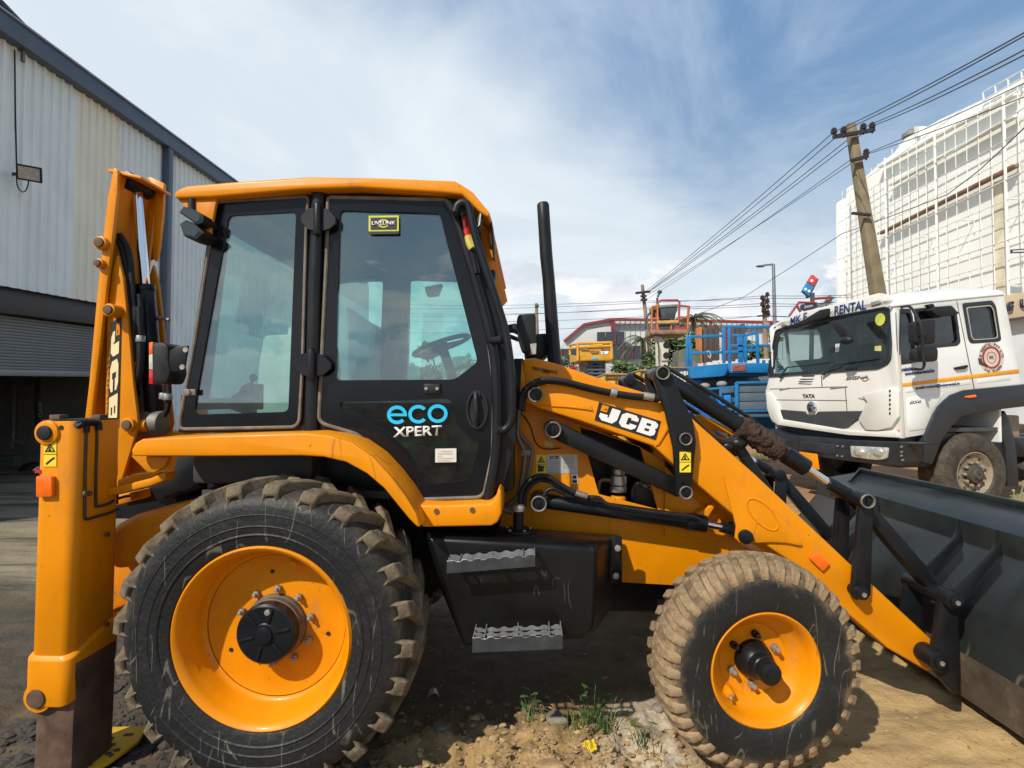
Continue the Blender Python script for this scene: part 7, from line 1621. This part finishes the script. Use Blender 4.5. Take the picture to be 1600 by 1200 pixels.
while s < smax - .3:
    for zz in (3.2, 5.6, 8.4):
        if ztop(s) > zz + 1: MB().tube([kxyz(s, zz + slope * s, .55), kxyz(s, zz + slope * s, .05), kxyz(s, zz - .45 + slope * s, .05)], .02, 5).build('wall_bracket', spm, KB)
    s += 2.3
a = kp_(1570, 128); 
for L in ([(1536, 144), (1600, 109)], [(1536, 157), (1600, 120)], [(1555, 134), (1556, 147)], [(1575, 123), (1576, 137)], [(1596, 112), (1597, 125)], [(1536, 144), (1537, 156)]): MB().tube([kp_(*L[0], .2), kp_(*L[1], .2)], .025, 6).build('parapet_rail', spm, KB)
v1 = kp_(1424, 214, -.6); MB().lathe([(.30, -.4), (.30, .0), (.36, .02), (.36, .16), (.15, .32), (.01, .34)], v1, (0, 0, 1), 20).build('roof_vent', M('vent_grey', (.20, .19, .15), .6, .2), KB)
MB().plate([kp_(1428, 198, .1), kp_(1436, 199, .1), kp_(1435, 213, .1), kp_(1429, 212, .1)], -KN * .4).build('roof_duct', spm, KB)
MB().plate([kp_(1553, 285, .02), kp_(1566, 280, .02), kp_(1570, 470, .02), kp_(1552, 470, .02)], -KN * .01).build('rust_stain', M('rust_streak', (.74, .66, .50), .7, 0, .2, 1.5), KB)
MB().plate([kp_(1581, 390, .6), kp_(1606, 388, .6), kp_(1606, 395, .6), kp_(1581, 396, .6)], KN * .05).build('dark_fixture', M('fixture_navy', (.04, .04, .07), .5), KB); MB().plate([kp_(1583, 391.5, .66), kp_(1606, 389.8, .66), kp_(1606, 393, .66), kp_(1583, 394, .66)], KN * .01).build('fixture_tube', white_st, KB)
# beige sign board wall
YG = 11.; SG = empty('sign_wall', (P(1600, 640, YG).x, YG, .1), 'beige sign fascia with dark letters G U above a white shed behind the truck', 'sign wall')
MB().pp([(1562, 463), (1700, 440), (1700, 480), (1570, 500)], YG, YG, YG + .15).build('fascia', M('fascia_beige', (.48, .38, .26), .6, 0, .05, 2), SG, bevel=.01)
MB().pp([(1571, 500), (1700, 480), (1700, 700), (1580, 700)], YG, YG + .2, YG + .4).build('shed_wall', M('shed_white', (.55, .57, .56), .7, 0, .06, 2), SG)
MB().pp([(1570, 499), (1700, 479), (1700, 482), (1570, 503)], YG, YG - .03, YG + .1).build('fascia_trim', M('trim_brown', (.07, .04, .05), .6), SG)
navy = M('letter_navy', (.02, .022, .06), .5)
text('letter', 'G', P(1570.5, 487, YG - .03), P(1582.5, 485, YG - .03), P(1571, 472.5, YG - .03), navy, SG, .03, .03, .2); text('letter', 'U', P(1593.5, 482, YG - .03), P(1608, 479.5, YG - .03), P(1593, 468, YG - .03), navy, SG, .03, .03, 0)
# ---- sheds seen through the cab
SH = empty('distant_shed', (P(570, 600, 30).x, 30, .1), 'grey shed with sloping roof and blue end seen through the cab windows', 'shed')
MB().pp([(500, 470), (547, 488), (596, 522), (596, 640), (500, 640)], 30, 30, 36).build('shed_wall', M('shed_grey', (.22, .25, .27), .6, 0, .08, .6), SH)
MB().pp([(589, 517), (604, 528), (604, 640), (589, 640)], 30, 29.9, 34).build('blue_end', M('shed_blue', (.03, .20, .42), .55), SH)
bar([(500, 468), (547, 486), (606, 528)], .3, 29.8, .4, 'roof_edge', trim_b, SH)
LW = empty('boundary_wall', (P(440, 620, 21).x, 21, .1), 'pale boundary wall seen low through the rear cab window', 'wall')
MB().pp([(300, 575), (520, 578), (520, 690), (300, 690)], 21, 21, 21.2).build('wall', M('boundary_white', (.38, .39, .36), .8, 0, .1, 1), LW)
bar([(300, 574), (520, 577)], .12, 20.9, .3, 'coping', trim_b, LW)
# ---- weeds behind the bucket, grass patch
grassm = M('grass_green', (.075, .13, .03), .7, 0, .4, 4)
def grass_patch(name, c, sx, sy, n, h, seed):
    rr = random.Random(seed); V = []; Fc = []
    for _ in range(n):
        x, y = c.x + rr.gauss(0, sx), c.y + rr.gauss(0, sy); z = gh(x, y); a = rr.random() * 6.28; l = h * rr.uniform(.4, 1.2); w = .006; i = len(V); dx, dy = cos(a), sin(a); le = rr.uniform(0, .6) * l
        V += [(x - dy * w, y + dx * w, z), (x + dy * w, y - dx * w, z), (x + dx * le, y + dy * le, z + l)]; Fc.append((i, i + 1, i + 2))
    me = bpy.data.meshes.new(name); me.from_pydata(V, [], Fc); return link_mesh(name, me, grassm, None, (0, 0, 0), False, kind='stuff')
r = ray(1178, 718); t = (.12 - CAMP.z) / r.z; grass_patch('grass', CAMP + r * t, .9, .5, 1500, .08, 1)
for i, (px, py, Y) in enumerate(((1578, 772, 5.6), (1592, 778, 5.4))):
    b = P(px, 800, Y); b.z = gz(b.x, Y); rt = empty('weed', b, ('flowering green weed by the truck wheel behind the bucket', 'green weed right of the flowering one behind the bucket')[i], 'weed')
    crown('leaves', [(b.x, b.y, b.z + .22, .28, .2, .26), (b.x + .2, b.y, b.z + .15, .25, .2, .2)], 420, .035, LV, rt, 60 + i)
    mb = MB()
    for k in range(9):
        e = b + Vector((random.uniform(-.25, .3), random.uniform(-.1, .1), random.uniform(.3, .62))); mb.tube([b, b.lerp(e, .5) + Vector((0, 0, .05)), e], .005, 4).ball(e, .015, 1)
    mb.build('flower_stems', M('stem_pale', (.25, .27, .14), .7), rt)
